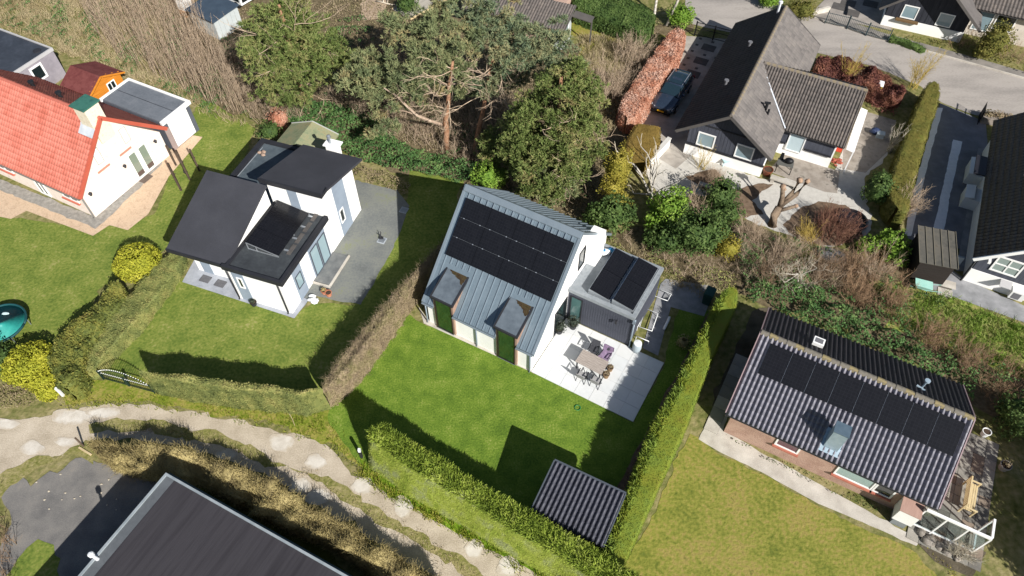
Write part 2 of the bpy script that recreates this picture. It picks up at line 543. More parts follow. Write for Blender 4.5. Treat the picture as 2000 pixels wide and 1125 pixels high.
# street at the top right with kerb and pavement
psheet('road', [(1250, -80), (1335, -10), (1352, 48), (1440, 66), (1600, 104), (1700, 128), (1796, 168), (1838, 200), (1905, 226), (2000, 236), (2200, 290), (2200, 215), (2000, 152), (1850, 110), (1730, 78), (1600, 40), (1480, -10), (1400, -80)], ROADM, 'pale worn street between the bungalow gardens', 0.05, Z2, 19)
psheet('pavement', [(1570, 28), (1730, 80), (1850, 112), (2000, 154), (2200, 218), (2200, 200), (2000, 140), (1850, 98), (1730, 66), (1580, 14)], mat('pavement_slabs', ['#6f6b66', '#7f7a74', '#8d8780'], 0.9, 1.0, 8, bump=0.3, bscale=20), 'grey pavement strip along the far side of the street', 0.04, Z3, 20)
_k = MB()
_kp = GP([(1590, 36), (1730, 80), (1850, 112), (2000, 154), (2200, 218)])
for a, b in zip(_kp, _kp[1:]):
    _k.bar((a.x, a.y, 0.06), (b.x, b.y, 0.06), 0.12, 0.12)
tag(_k.build('kerb', CONC), 'long pale kerb along the far side of the street', kind='structure')
# dark driveway with its two pale gravel strips
psheet('driveway', [(1836, 202), (1894, 225), (1925, 240), (1930, 300), (1905, 380), (1895, 480), (1850, 492), (1770, 465)], DARKTAR, 'dark asphalt driveway beside the tall olive hedge', 0.0, Z3, 21)
psheet('gravel_strip', [(1830, 210), (1841, 211), (1812, 320), (1780, 462), (1766, 460), (1795, 330)], mat('white_chips', ['#e0e0e2', '#e8e8ea', '#eeeeef'], .95, 4, 8, bump=.5, bscale=30), 'pale gravel strip along the olive hedge', 0.025, Z4, 22)
psheet('gravel_strip', [(1861, 273), (1879, 277), (1860, 360), (1838, 478), (1817, 474), (1842, 360)], mat('white_chips', []), 'pale gravel strip down the middle of the dark driveway', 0.025, Z4, 23)
psheet('side_path', [(1910, 290), (1940, 292), (1920, 384), (1890, 530), (1866, 530), (1892, 389)], GREYPAVE, 'grey paved path along the white wall of the black roofed house', 0.0, Z4, 24)
psheet('front_path', [(1838, 492), (1868, 500), (1862, 530), (1890, 548), (2040, 616), (2040, 645), (1855, 578), (1818, 566)], GREYPAVE, 'grey path in front of the black roofed house', 0.0, Z4, 25)
# gravel garden of the chalet
psheet('gravel_garden', [(1255, 330), (1300, 285), (1350, 300), (1490, 350), (1620, 350), (1680, 215), (1740, 250), (1735, 300), (1690, 350), (1700, 450), (1680, 470), (1600, 480), (1480, 440), (1380, 380), (1290, 385)], WHITEGRAV, 'white gravel garden in front of the black and white chalet', 0.12, Z2, 26)
psheet('terrace', [(1500, 335), (1530, 300), (1640, 335), (1635, 378), (1610, 375)], mat('old_terrace', ['#7a7268', '#8c8379', '#989086', '#6c655c'], 0.9, 1.2, 8, bump=0.25, bscale=20), 'stained stone terrace by the chalet door', 0.0, Z3, 27)
psheet('planting_bed', [(1335, 345), (1400, 330), (1430, 372), (1480, 360), (1510, 362), (1470, 390), (1490, 420), (1450, 425), (1400, 380)], mat('bark_mulch', ['#5c4d40', '#6d5c4d', '#7e6c5b'], 0.95, 3.0, 8, bump=0.6, bscale=20, spec=0.05), 'curving mulch bed in the gravel garden', 0.1, Z3, 28)
psheet('planting_bed', [(1530, 440), (1560, 408), (1600, 394), (1650, 398), (1685, 430), (1680, 470), (1620, 482), (1555, 470)], mat('bark_mulch', []), 'round mulch bed under the dark red shrub', 0.08, Z3, 29)
psheet('pavement', [(1650, 240), (1690, 218), (1750, 236), (1730, 300), (1690, 338), (1645, 330)], mat('old_terrace', []), 'stained paving at the gable side of the chalet', 0.0, Z3, 30)
psheet('car_drive', [(1335, 70), (1440, 78), (1400, 260), (1320, 330), (1270, 300), (1230, 280), (1262, 190)], mat('drive_slabs', ['#8a847c', '#9d968d', '#aca59c'], 0.9, 1.0, 8, bump=0.3, bscale=18), 'grey paved drive under the parked car', 0.0, Z2 + 0.003, 31)
# paths and terraces round the white house
psheet('terrace', [(690, 352), (775, 372), (800, 400), (780, 460), (706, 596), (612, 578), (571, 621), (560, 616), (690, 420)], mat('slate_terrace', ['#5f6261', '#6b6e6c', '#787a74', '#757a5a'], 0.85, 0.5, 9, bump=0.25, bscale=20, scale2=7.0), 'mossy grey terrace beside the white house', 0.06, Z2, 32)
psheet('path', [(356, 551), (384, 500), (480, 530), (600, 585), (612, 575), (575, 622)], mat('blue_slabs', ['#8c9098', '#9a9ea6', '#a6a9b0'], 0.85, 1.5, 8, bump=0.2, bscale=25), 'pale grey paving along the front of the white house', 0.0, Z3, 33)
psheet('garden_path', [(700, -40), (760, -40), (752, 30), (742, 36), (712, 40), (705, 20)], mat('earth_path', ['#8c7a66', '#a08d78', '#b09d88'], 0.95, 1.0, 8, bump=0.4, bscale=15), 'trodden earth path behind the pines', 0.15, Z2, 34)
# brick terrace round the red roofed house
BRICKP = mat('clay_paving', ['#a68f76', '#b9a189', '#c7b096', '#b58f78'], 0.9, 2.5, 8, bump=0.4, bscale=30, spec=0.1, scale2=9.0, amt2=0.5)
psheet('brick_terrace', [(-120, 352), (30, 372), (187, 436), (320, 308), (362, 262), (396, 268), (330, 345), (290, 418), (250, 450), (214, 440), (182, 461), (52, 412), (22, 428), (-120, 400)], BRICKP, 'clay paver terrace round the red roofed house', 0.0, Z3, 35)
psheet('gravel_strip', [(-120, 330), (0, 372), (100, 413), (188, 446), (250, 390), (318, 320), (318, 300), (187, 425), (0, 350)], mat('grey_chips', ['#7c7872', '#8f8b84', '#a09b93'], 0.95, 4.0, 8, bump=0.6, bscale=35), 'grey stone chips at the foot of the red roofed house', 0.06, Z4, 36)
# around the bungalow
psheet('path', [(1364, 859), (1420, 745), (1445, 745), (1412, 842), (1760, 1035), (1800, 1050), (1788, 1066), (1600, 985), (1500, 930)], CONC, 'concrete path along the front of the bungalow', 0.04, Z3, 37)
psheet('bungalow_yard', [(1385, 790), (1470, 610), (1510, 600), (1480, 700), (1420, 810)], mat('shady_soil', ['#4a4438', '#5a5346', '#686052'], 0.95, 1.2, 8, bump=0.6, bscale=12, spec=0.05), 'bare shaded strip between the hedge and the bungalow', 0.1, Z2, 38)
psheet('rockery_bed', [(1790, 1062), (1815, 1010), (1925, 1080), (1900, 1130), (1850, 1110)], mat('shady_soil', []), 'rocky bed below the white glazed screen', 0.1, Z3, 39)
psheet('path', [(1385, 558), (1300, 545), (1290, 555), (1255, 680), (1285, 695), (1310, 600), (1375, 618), (1392, 575)], GREYPAVE, 'grey paved path round the black extension', 0.0, Z3, 40)
psheet('paving', [(828, 632), (1042, 729), (1046, 722), (834, 622), (818, 600)], CONC, 'pale paving strip along the front wall under the dormers', 0.0, Z4, 41)
psheet('planting_bed', [(1385, 610), (1370, 640), (1290, 790), (1200, 960), (1215, 975), (1320, 790), (1400, 640)], mat('bark_mulch', []), 'dark bed at the foot of the long conifer hedge', 0.05, Z3, 42)

# ---- slabs that can be told apart
def slab_grid(parent, O, u, v, nu, nv, su, sv, mats_, name='paving_tile', gap=0.012, th=0.03, z=0.0, seed=1, skip=None):
    rg = random.Random(seed)
    mes = []
    for m in mats_:
        b = MB()
        b.box(gap / 2, su - gap / 2, gap / 2, sv - gap / 2, 0, th)
        mes.append(b.mesh(name, m))
    ang = math.atan2(u.y, u.x)
    for i in range(nu):
        for j in range(nv):
            if skip and skip(i, j):
                continue
            p = O + u * (i * su) + v * (j * sv)
            link(name, rg.choice(mes), parent, (p.x, p.y, z + rg.uniform(-0.002, 0.003)), ang)

def frame(ang):
    a = R(ang)
    return Vector((math.cos(a), math.sin(a), 0)), Vector((-math.sin(a), math.cos(a), 0))
uA, vA = frame(-30)
OA = Vector((-5.2, 24.8, 0))
# white patio of the grey roofed house
pat = sheet('patio', [OA + uA * a + vA * b for a, b in ((7.2, 0.1), (13.5, 0.1), (13.45, 4.42), (7.2, 4.42))], mat('grout', ['#b2b1ad']), 'large white tiled patio in front of the black extension', 0, Z3)
TILEW = [mat('white_tile_a', ['#c6c8c8', '#cccece', '#d0d2d2'], 0.6, 1.2, 8, spec=0.3), mat('white_tile_b', ['#c4c7c7', '#cacdcd', '#cfd1d1'], 0.6, 1.5, 8, spec=0.3), mat('white_tile_c', ['#c8cac8', '#cecfce', '#d2d4d3'], 0.6, 1.0, 8, spec=0.3)]
slab_grid(pat, OA + uA * 7.2 + vA * 0.1, uA, vA, 7, 5, 0.9, 0.864, TILEW, gap=.014, z=0.0, seed=3)
# old slabs at the end of the bungalow
uD, vD = frame(-29)
OD = Vector((11.22, 17.58, 0))
bt = sheet('bungalow_terrace', [OD + uD * a + vD * b for a, b in ((9.7, -1.1), (13.1, -1.1), (13.1, 6.4), (9.7, 6.4))], mat('terrace_bed', ['#57534b', '#635e55']), 'old slab terrace at the end of the bungalow', 0, Z3)
SLABS = [mat('slab_a', ['#74726c', '#85827b', '#918d85'], 0.9, 2, 8, bump=0.2), mat('slab_b', ['#625f5a', '#706d67', '#7d7972'], 0.9, 2, 8, bump=0.2), mat('slab_c', ['#8d8980', '#9d988e'], 0.9, 2, 8, bump=0.2), mat('slab_d', ['#7c6f62', '#8a7c6e'], 0.9, 2, 8, bump=0.2)]
slab_grid(bt, OD + uD * 9.7 + vD * -1.1, uD, vD, 6, 13, 0.565, 0.575, SLABS, 'paving_slab', 0.02, 0.025, seed=5)
# front path of the bungalow: square concrete slabs
cs = sheet('slab_path', [OD + uD * a + vD * b for a, b in ((-0.9, -0.3), (-0.15, -0.3), (-0.15, 5.2), (-0.9, 5.2))], mat('terrace_bed', []), 'slab path beside the gable of the bungalow', 0, Z4)
slab_grid(cs, OD + uD * -0.9 + vD * -0.3, uD, vD, 1, 7, 0.75, 0.78, [CONC, SLABS[2]], 'paving_slab', 0.02, 0.02, seed=6)
# dark accent slabs and small dark stones in the car drive, dark mats of slabs across the street
uC, vC = frame(-27)
OC = Vector((17.5, 38.1, 0))
drive = [o for o in bpy.data.objects if o.name.startswith('car_drive')][0]
_dz = drive.location.z
b = MB(); b.box(-0.55, 0.55, -0.45, 0.45, 0, 0.02)
me = b.mesh('dark_paving_panel', mat('dark_block', ['#4b4846', '#5a5653'], 0.9, 2))
for x, y in ((1384, 94), (1369, 120), (1353, 145), (1334, 172)):
    p = G(x, y)
    link('dark_paving_panel', me, drive, (p.x, p.y, 0.004), R(-27))
b = MB(); b.box(-0.12, 0.12, -0.12, 0.12, 0, 0.02)
me = b.mesh('dark_paving_stone', mat('dark_block', []))
for x, y in ((1368, 76), (1392, 83), (1361, 88), (1352, 100), (1344, 114), (1336, 127), (1376, 108), (1360, 134), (1398, 114)):
    p = G(x, y)
    link('dark_paving_stone', me, drive, (p.x, p.y, 0.004), R(-27))
yard = sheet('slab_yard', GP([(1590, 20), (1640, -30), (1760, -20), (1740, 60), (1640, 40)]), mat('yard_slabs', ['#807a74', '#928b84', '#9f9890'], 0.9, 1.0, 8, bump=0.3), 'patterned paved yard across the street', 0, Z3 + 0.003)
b = MB(); b.box(-0.62, 0.62, -0.55, 0.55, 0, 0.02)
me = b.mesh('dark_paving_panel', mat('dark_block', []))
for x, y in ((1657, 6), (1700, 8), (1690, -14), (1664, 26), (1640, 14)):
    p = G(x, y)
    link('dark_paving_panel', me, yard, (p.x, p.y, 0.004), R(-27))
# door mats on the paving of the white house
for x, y, lb in ((402, 546, 'grey mat left of its twin on the front paving of the white house'), (431, 555, 'grey mat nearest the downpipe on the front paving of the white house')):
    p = G(x, y)
    b = MB(); b.box(-0.33, 0.33, -0.25, 0.25, 0, 0.025)
    tag(b.build('door_mat', mat('mat_grey', ['#58585c', '#646468'], 0.95, 5), loc=(p.x, p.y, .045), rot=R(-20)), lb, 'mat', 'mats on the front paving')
# ================================================================ shared materials of buildings
WHITE = mat('white_render', ['#e6e5e1', '#ebeae7', '#efeeec'], 0.85, 0.6, 8, bump=0.08, bscale=40, spec=0.2)
WHITEP = mat('white_paint', ['#e4e4e2', '#ececea'], 0.5, 1.5)
BLACKCLAD = mat('black_cladding', ['#3b3e48', '#444751', '#4e515c'], 0.7, 2.0, 6, spec=0.3, stretch=(6, 6, 0.4))
BAND = mat('blue_grey_render', ['#7f8a98', '#8793a1', '#8e9aa8'], 0.85, 0.8, 8, bump=0.05)
BITUMEN = mat('dark_bitumen', ['#303136', '#38393f', '#404147'], 0.85, 0.5, 9, bump=0.12, bscale=60, spec=0.3, scale2=25.0, amt2=0.4)
FASCIA = mat('dark_fascia', ['#24252a', '#2c2d32'], 0.6, 1.5)
ZINC = mat('zinc_roof', ['#6e7d88', '#788791', '#82909a'], 0.42, 0.7, 7, spec=0.5, metal=0.35, scale2=6.0)
ZINCTRIM = mat('zinc_trim', ['#7e8b95', '#8a969f'], 0.4, 1.0, metal=0.4, spec=0.5)
LEAD = mat('dull_lead', ['#4c545c', '#5b646c', '#69727a'], 0.35, 1.3, 8, spec=0.6, scale2=5.0)
WOODCLAD = mat('pinkish_wood', ['#84695c', '#937868', '#a08676', '#7a6054'], 0.8, 1.5, 8, bump=0.15, bscale=10, stretch=(7, 7, 0.6))
PVGLASS = mat('solar_glass', ['#10111b', '#14151f', '#181924'], 0.22, 1.0, 4, spec=0.45)
_n, _l = PVGLASS.node_tree.nodes, PVGLASS.node_tree.links      # faint cell grid
_tc = _n.new('ShaderNodeTexCoord'); _bk = _n.new('ShaderNodeTexBrick')
_bk.offset = 0.0; _bk.inputs['Scale'].default_value = 1.0; _bk.inputs['Brick Width'].default_value = .168; _bk.inputs['Row Height'].default_value = .168; _bk.inputs['Mortar Size'].default_value = .005; _bk.inputs['Mortar Smooth'].default_value = .3
_bk.inputs['Color1'].default_value = hx('#141417'); _bk.inputs['Color2'].default_value = hx('#18181b'); _bk.inputs['Mortar'].default_value = hx('#212227')
_l.new(_tc.outputs['Object'], _bk.inputs['Vector']); _l.new(_bk.outputs['Color'], _n['Principled BSDF'].inputs['Base Color'])
PVFRAME = mat('solar_frame', ['#15161b', '#1b1c21'], 0.4, 1.0, metal=0.3)
ALU = mat('bare_aluminium', ['#b8bec4', '#c6cbd0'], 0.35, 2.0, metal=0.7)
GLASSD = glassmat('dark_window_glass', '#1b2426')
GLASSG = mat('lawn_reflection_glass', ['#0f2414', '#1a3a20', '#24452a'], .08, 1.6, 5, spec=.9, coat=.4, stretch=(6, 1, 1))  # the lawn's reflection painted into the pane as streaked greens
GLASSP = glassmat('sky_reflection_glass', '#8fa6ae', 0.12)  # pale sky reflection painted into the glass colour
DRAIN = mat('black_drainpipe', ['#1d1e21', '#26272a'], 0.5)
STEEL = mat('galvanised_steel', ['#8e959b', '#a3a9ae'], 0.4, 3.0, metal=0.6)
MOSS = mat('roof_moss', ['#2a221a', '#3a3024', '#463c2a', '#33301e'], 0.95, 3.0, 8, bump=0.8, bscale=20, spec=0.05)

def win(par, pos, rot, w, h, cols=1, rows=1, fr=None, gl=None, fw=0.07, name='window', label=None, proud=0.05, sill=None):
    """a window standing on a wall: pos is the middle of its lower edge on the wall face, rot turns its outward side (-y)"""
    b = MB()
    x0, x1 = -w / 2, w / 2
    b.box(x0, x0 + fw, -proud, 0.02, 0, h)
    b.box(x1 - fw, x1, -proud, 0.02, 0, h)
    b.box(x0 + fw, x1 - fw, -proud, 0.02, 0, fw)
    b.box(x0 + fw, x1 - fw, -proud, 0.02, h - fw, h)
    for i in range(1, cols):
        x = x0 + w * i / cols
        b.box(x - fw * .4, x + fw * .4, -proud + .005, 0.02, fw, h - fw)
    for j in range(1, rows):
        z = h * j / rows
        for i in range(cols):
            xa, xb = x0 + w * i / cols + (fw if i == 0 else fw * .4), x0 + w * (i + 1) / cols - (fw if i == cols - 1 else fw * .4)
            b.box(xa, xb, -proud + .008, 0.02, z - fw * .4, z + fw * .4)
    o = b.build(name, fr or WHITEP, par, loc=pos, rot=rot)
    if label: o['label'] = label
    for i in range(cols):
        for j in range(rows):
            xa, xb = x0 + w * i / cols + fw * .5, x0 + w * (i + 1) / cols - fw * .5
            za, zb = h * j / rows + fw * .5, h * (j + 1) / rows - fw * .5
            p = MB().box(xa, xb, -0.014, 0.012, za, zb)
            p.build('pane', gl or GLASSD, o)
    if sill:
        MB().box(x0 - .06, x1 + .06, -.16, 0.0, -.09, -.005).build('sill', sill, o)
    return o

def solar_panel(par, O, U, V, w, h, name='solar_panel', lift=0.06, clamps=()):
    """one framed panel with lower left corner O, edges along U and V; dark glass sunk into a thin frame"""
    U, V = Vector(U).normalized(), Vector(V).normalized()
    Nn = U.cross(V)
    b = MB()
    t, f = 0.035, 0.018
    for x0, x1, y0, y1 in ((0, w, 0, f), (0, w, h - f, h), (0, f, f, h - f), (w - f, w, f, h - f)):
        b.box(x0, x1, y0, y1, 0, t, 0)
    b.box(f, w - f, f, h - f, 0.004, t - 0.006, 1)
    M4 = Matrix((U, V, Nn)).transposed().to_4x4()
    M4.translation = Vector(O) + Nn * lift
    o = b.build(name, [PVFRAME, PVGLASS], par)
    o.matrix_local = M4
    return o

ROLL = [(0, 0), (.22, .0), (.34, .45), (.5, .9), (.64, 1), (.78, .85), (.92, .35), (1, 0)]
PANT = [(0, .55), (.12, .2), (.28, 0), (.45, .12), (.62, .6), (.76, 1), (.88, .9), (1, .55)]
FLATT = [(0, 0), (.06, .6), (.14, 1), (.5, .85), (.86, 1), (.94, .6), (1, 0)]
def tile_arrays(w, l, prof, amp, lip=0.03, over=0.05):
    k = len(prof)
    V = [(x * w, -over, z * amp + lip) for x, z in prof] + [(x * w, l, z * amp) for x, z in prof] + [(x * w, -over, z * amp + lip - 0.028) for x, z in prof]
    Q = [(i, i + 1, k + i + 1, k + i) for i in range(k - 1)] + [(2 * k + i, 2 * k + i + 1, i + 1, i) for i in range(k - 1)]
    return np.array(V, float), np.array(Q)
def tiles(par, O, U, V, W, L, nc, nr, m, prof=ROLL, amp=0.05, name='roof_tiles', single=None, clip=None, seed=1, single_name='roof_tile', keep=None):
    """rows of real tiles on a slope; tiles for which single(c,r) holds become objects, the rest one mesh. clip(x,y) -> False leaves a tile out"""
    rg = np.random.default_rng(seed)
    U, V = Vector(U).normalized(), Vector(V).normalized()
    Nn = U.cross(V)
    w, l = W / nc, L / nr
    T, Q = tile_arrays(w, l, prof, amp)
    Mx = np.array((U, V, Nn))
    VS, QS, RS = [], [], []
    n = 0
    variants = []
    if single:
        for i in range(5):
            variants.append(qmesh(single_name, T, Q, m, rnd=np.full(len(Q), 0.1 + 0.2 * i)))
    for r in range(nr):
        for c in range(nc):
            if clip and not clip((c + .5) * w, (r + .5) * l):
                continue
            o = np.array((c * w, r * l, rg.normal() * 0.003))
            if single and single(c, r):
                ob = link(single_name, variants[rg.integers(5)], par)
                M4 = Matrix((U, V, Nn)).transposed().to_4x4()
                M4.translation = Vector(O) + U * o[0] + V * o[1] + Nn * o[2]
                ob.matrix_local = M4
                continue
            P = T + o
            VS.append(P @ Mx + np.array(O))
            QS.append(Q + n)
            n += len(T)
            RS.append(np.full(len(Q), rg.uniform(0, 1)))
    if VS:
        ob = link(name, qmesh(name, np.concatenate(VS), np.concatenate(QS), m, np.concatenate(RS)), par)
        ob['kind'] = 'stuff'
        return ob

def pipe_down(par, x, y, z0, z1, m, r=0.045, name='downpipe', foot=None):
    b = MB().tube([(x, y, z1), (x, y, z0 + .12), (x + (foot[0] if foot else 0), y + (foot[1] if foot else -.06), z0 + .03)], r, 8)
    return b.build(name, m, par, smooth=True)

# ================================================================ the white house under the grey standing-seam roof
HA = thing('house', OA, R(-30), 'white house with grey standing seam metal roof, two wooden dormers and black extension', 'house')
ZE, ZR, YR, YB = 2.12, 7.0, 5.1, 9.75
sl = (ZR - ZE) / YR
MB().extr_x([(.15, 0), (9.6, 0), (9.6, 2.5), (YR, ZR - .18), (.15, 2.1)], .25, 7.15).build('wall', WHITE, HA)
zb = ZR - sl * (YB - YR)
RX0, RX1 = .1, 7.35
DORM = ((.84, 2.17), (4.97, 6.3))
YD = 1.68
zd = ZE + sl * (YD + .05)
MB().slab([(RX0, YD, zd), (RX1, YD, zd), (RX1, YR, ZR), (RX0, YR, ZR)], .12).build('roof_panel', ZINC, HA)
for xa, xb in ((RX0, DORM[0][0]), (DORM[0][1], DORM[1][0]), (DORM[1][1], RX1)):     # the eaves stop at the dormers
    MB().slab([(xa, -.05, ZE), (xb, -.05, ZE), (xb, YD - .002, zd), (xa, YD - .002, zd)], .12).build('roof_panel', ZINC, HA)
    MB().tube([(xa, -.12, ZE - .06), (xb, -.12, ZE - .06)], .06, 8).build('gutter', ZINCTRIM, HA)
MB().slab([(RX0, YR + .002, ZR), (RX1, YR + .002, ZR), (RX1, YB, zb), (RX0, YB, zb)], .12).build('roof_panel', ZINC, HA)
L1 = math.hypot(YR + .05, ZR - ZE)
_b = MB(); _b.box(-.018, .018, 0, L1 - .15, 0, .05)
_seam = _b.mesh('roof_seam', ZINCTRIM)
_b = MB(); _b.box(-.018, .018, 0, L1 - .15 - (YD + .25) * math.hypot(1, sl), 0, .05)
_seams = _b.mesh('roof_seam', ZINCTRIM)
_b = MB(); _b.box(-.018, .018, 0, L1 * .88, 0, .05)
_seamb = _b.mesh('roof_seam', ZINCTRIM)
def slope_matrix(O, U, V):
    U, V = Vector(U).normalized(), Vector(V).normalized()
    M4 = Matrix((U, V, U.cross(V))).transposed().to_4x4()
    M4.translation = Vector(O)
    return M4
for i in range(1, 18):
    x = RX0 + (RX1 - RX0) * i / 18
    ind = any(p - .03 < x < q + .03 for p, q in DORM)
    o = link('roof_seam', _seams if ind else _seam, HA); o.matrix_local = slope_matrix((x, YD + .2, ZE + sl * (YD + .25) + .004) if ind else (x, -.04, ZE + .004), (1, 0, 0), (0, 1, sl))
    o = link('roof_seam', _seamb, HA); o.matrix_local = slope_matrix((x, YB, zb + .004), (-1, 0, 0), (0, -1, sl))
# low ribs between the seams
b = MB()
for i in range(18):
    for q in (.35, .65):
        x = RX0 + (RX1 - RX0) * (i + q) / 18
        y_ = YD + .2 if any(p - .03 < x < q2 + .03 for p, q2 in DORM) else -.04
        z_ = ZE + sl * (y_ + .05) + .016
        b.slab([(x - .01, y_, z_), (x + .01, y_, z_), (x + .01, YR - .1, ZR - .08), (x - .01, YR - .1, ZR - .08)], .02)
_o = b.build('roof_ribs', ZINC, HA); _o['kind'] = 'stuff'
MB().extr_x([(YR - .28, ZR - .2), (YR, ZR + .03), (YR + .28, ZR - .2), (YR + .28, ZR - .14), (YR, ZR + .09), (YR - .28, ZR - .14)][::-1], RX0, RX1).build('ridge_cap', ZINCTRIM, HA)
for x in (RX0 - .06, RX1 - .1):
    b = MB()
    b.slab([(x, -.06, ZE + .05), (x + .16, -.06, ZE + .05), (x + .16, YR, ZR + .06), (x, YR, ZR + .06)], .2)
    b.slab([(x, YR + .002, ZR + .06), (x + .16, YR + .002, ZR + .06), (x + .16, YB, zb + .05), (x, YB, zb + .05)], .2)
    b.build('verge_trim', ZINCTRIM, HA)
for x in (.17, 3.62, 7.12):
    pipe_down(HA, x, .06, .02, ZE - .06, ZINCTRIM)
MB().box(6.95, 7.72, 6.7, 7.75, 0, 4.95).build('chimney', WHITE, HA)
# dormers
for x0, x1 in DORM:
    d = MB().extr_x([(.02, .12), (.5, .12), (1.8, 3.5), (1.7, 3.68), (.02, 3.06)], x0, x1).build('dormer', WOODCLAD, HA)
    # boards of the cheek, lapped
    for i in range(8):
        y = .10 + i * .2
        ztop = 3.08 + .36 * y
        zlo = max(2.0 if y < .2 else 0, ZE + sl * (y + .1) - .05)
        if ztop - zlo < .1: continue
        MB().box(x1, x1 + .025, y + .012, y + .188, zlo, ztop - .03).build('plank', WOODCLAD, d)
    def zr(y): return 3.15 + .36 * y
    MB().slab([(x0 - .09, -.1, zr(-.1)), (x1 + .09, -.1, zr(-.1)), (x1 + .09, 1.76, zr(1.76)), (x0 - .09, 1.76, zr(1.76))], .1).build('dormer_roof', LEAD, d)
    for xa, xb in ((x0 - .1, x0), (x1, x1 + .1)):
        MB().slab([(xa, -.12, zr(-.12) + .03), (xb, -.12, zr(-.12) + .03), (xb, 1.76, zr(1.76) + .03), (xa, 1.76, zr(1.76) + .03)], .14).build('dormer_trim', FASCIA, d)
    MB().slab([(x0 + .002, -.13, zr(-.13) + .03), (x1 - .002, -.13, zr(-.13) + .03), (x1 - .002, -.05, zr(-.05) + .03), (x0 + .002, -.05, zr(-.05) + .03)], .14).build('dormer_trim', FASCIA, d)
    mp = ragged(np.random.default_rng(int(x0 * 10)), [(x0 + .2, 1.74), (x0 + .5, 1.5), (x0 + .85, 1.42), (x1 - .05, 1.1), (x1 - .03, 1.74)], .08, .04, .2)
    b = MB()
    b.hull8([(x, y, zr(y) - .01) for x, y in mp], [(x, y, zr(y) + .015) for x, y in mp])
    b.build('moss_patch', MOSS, d)
    w = win(HA, ((x0 + x1) / 2, .02, .14), 0, x1 - x0 - .22, 2.8, 1, 1, mat('bronze_frame', ['#2c2420'], 0.5), GLASSG, .05)
    MB().box(x0 + .1, x1 - .1, -.04, .02, .1, .14).build('sill', ZINCTRIM, HA)
# panels on the roof: four columns by three rows with bright clamps between the rows
pw, ph = 1.685, 1.125
_UV = ((1, 0, 0), (0, 1, sl))
nv = Vector((0, 1, sl)).normalized()
nn = Vector((1, 0, 0)).cross(nv)
y0p = 2.17
for r in range(3):
    for c in range(4):
        O = Vector((.46 + c * pw, y0p, ZE + sl * (y0p + .05))) + nv * (r * (ph + .012))
        p = solar_panel(HA, O, *_UV, pw - .012, ph, lift=.09)
        if r < 2:
            for q in (.3, 1.35):
                MB().box(q - .035, q + .035, ph - .015, ph + .03, .03, .055).build('clamp', ALU, p)
for r in (1, 2):
    O = Vector((.46, y0p, ZE + sl * (y0p + .05))) + nv * (r * (ph + .012) - .02) + nn * .085
    b = MB(); b.box(0, 4 * pw, 0, .022, 0, .02)
    o = b.build('panel_rail', STEEL, HA); o.matrix_local = slope_matrix(O, *_UV)
# gable wall openings
win(HA, (7.15, 3.6, .05), R(90), 1.5, 2.2, 1, 1, FASCIA, GLASSD, .06, 'glass_door')
win(HA, (7.15, 5.9, 3.3), R(90), .8, 1.5, 1, 1, FASCIA, GLASSD, .06)
# extension
EX = (7.2, 11.25, 4.45, 8.5)
MB().box(7.15, 11.2, 4.5, 8.45, 0, 2.72).build('extension_wall', BLACKCLAD, HA)
nb = 27
bm_ = MB(); bm_.box(.006, 4.05 / nb - .006, -.018, 0, 0, 2.68)
_pl = bm_.mesh('plank', BLACKCLAD)
for i in range(6, nb):
    link('plank', _pl, HA, (7.15 + i * 4.05 / nb, 4.5, .02), 0)
b = MB(); b.box(.006, 3.95 / nb - .006, -.018, 0, 0, 2.68)
_pl2 = b.mesh('plank', BLACKCLAD)
for i in range(nb):
    link('plank', _pl2, HA, (11.2, 4.5 + i * 3.95 / nb, .02), R(90))
GREYROOF = mat('grey_membrane', ['#6e7479', '#7b8186', '#888d91', '#62686d'], 0.75, 0.6, 9, bump=0.08, bscale=30, spec=0.3, scale2=4.0)
MB().box(7.16, 11.2, 4.5, 8.45, 2.72, 2.78).build('extension_roof', GREYROOF, HA)
b = MB()
b.box(7.17, 11.28, 4.38, 4.6, 2.66, 2.9)
b.box(11.05, 11.28, 4.602, 8.34, 2.66, 2.9)
b.box(7.17, 11.28, 8.342, 8.55, 2.66, 2.9)
b.build('parapet', GREYROOF, HA)
win(HA, (7.72, 4.5, .05), 0, .78, 2.25, 1, 1, FASCIA, glassmat('teal_glass', '#4f6e6c', .08), .07, 'glass_door')
pipe_down(HA, 11.31, 4.42, .02, 2.7, ZINCTRIM, .05)
MB().box(11.22, 11.38, 4.3, 4.5, 2.42, 2.66).build('rain_hopper', ZINCTRIM, HA)
MB().tube([(10.3, 4.47, 1.95), (10.3, 4.34, 1.95)], .03, 6).lathe([(.06, 1.8), (.075, 2.0), (.05, 2.06)], (10.3, 4.3), 8).build('wall_lamp', FASCIA, HA)
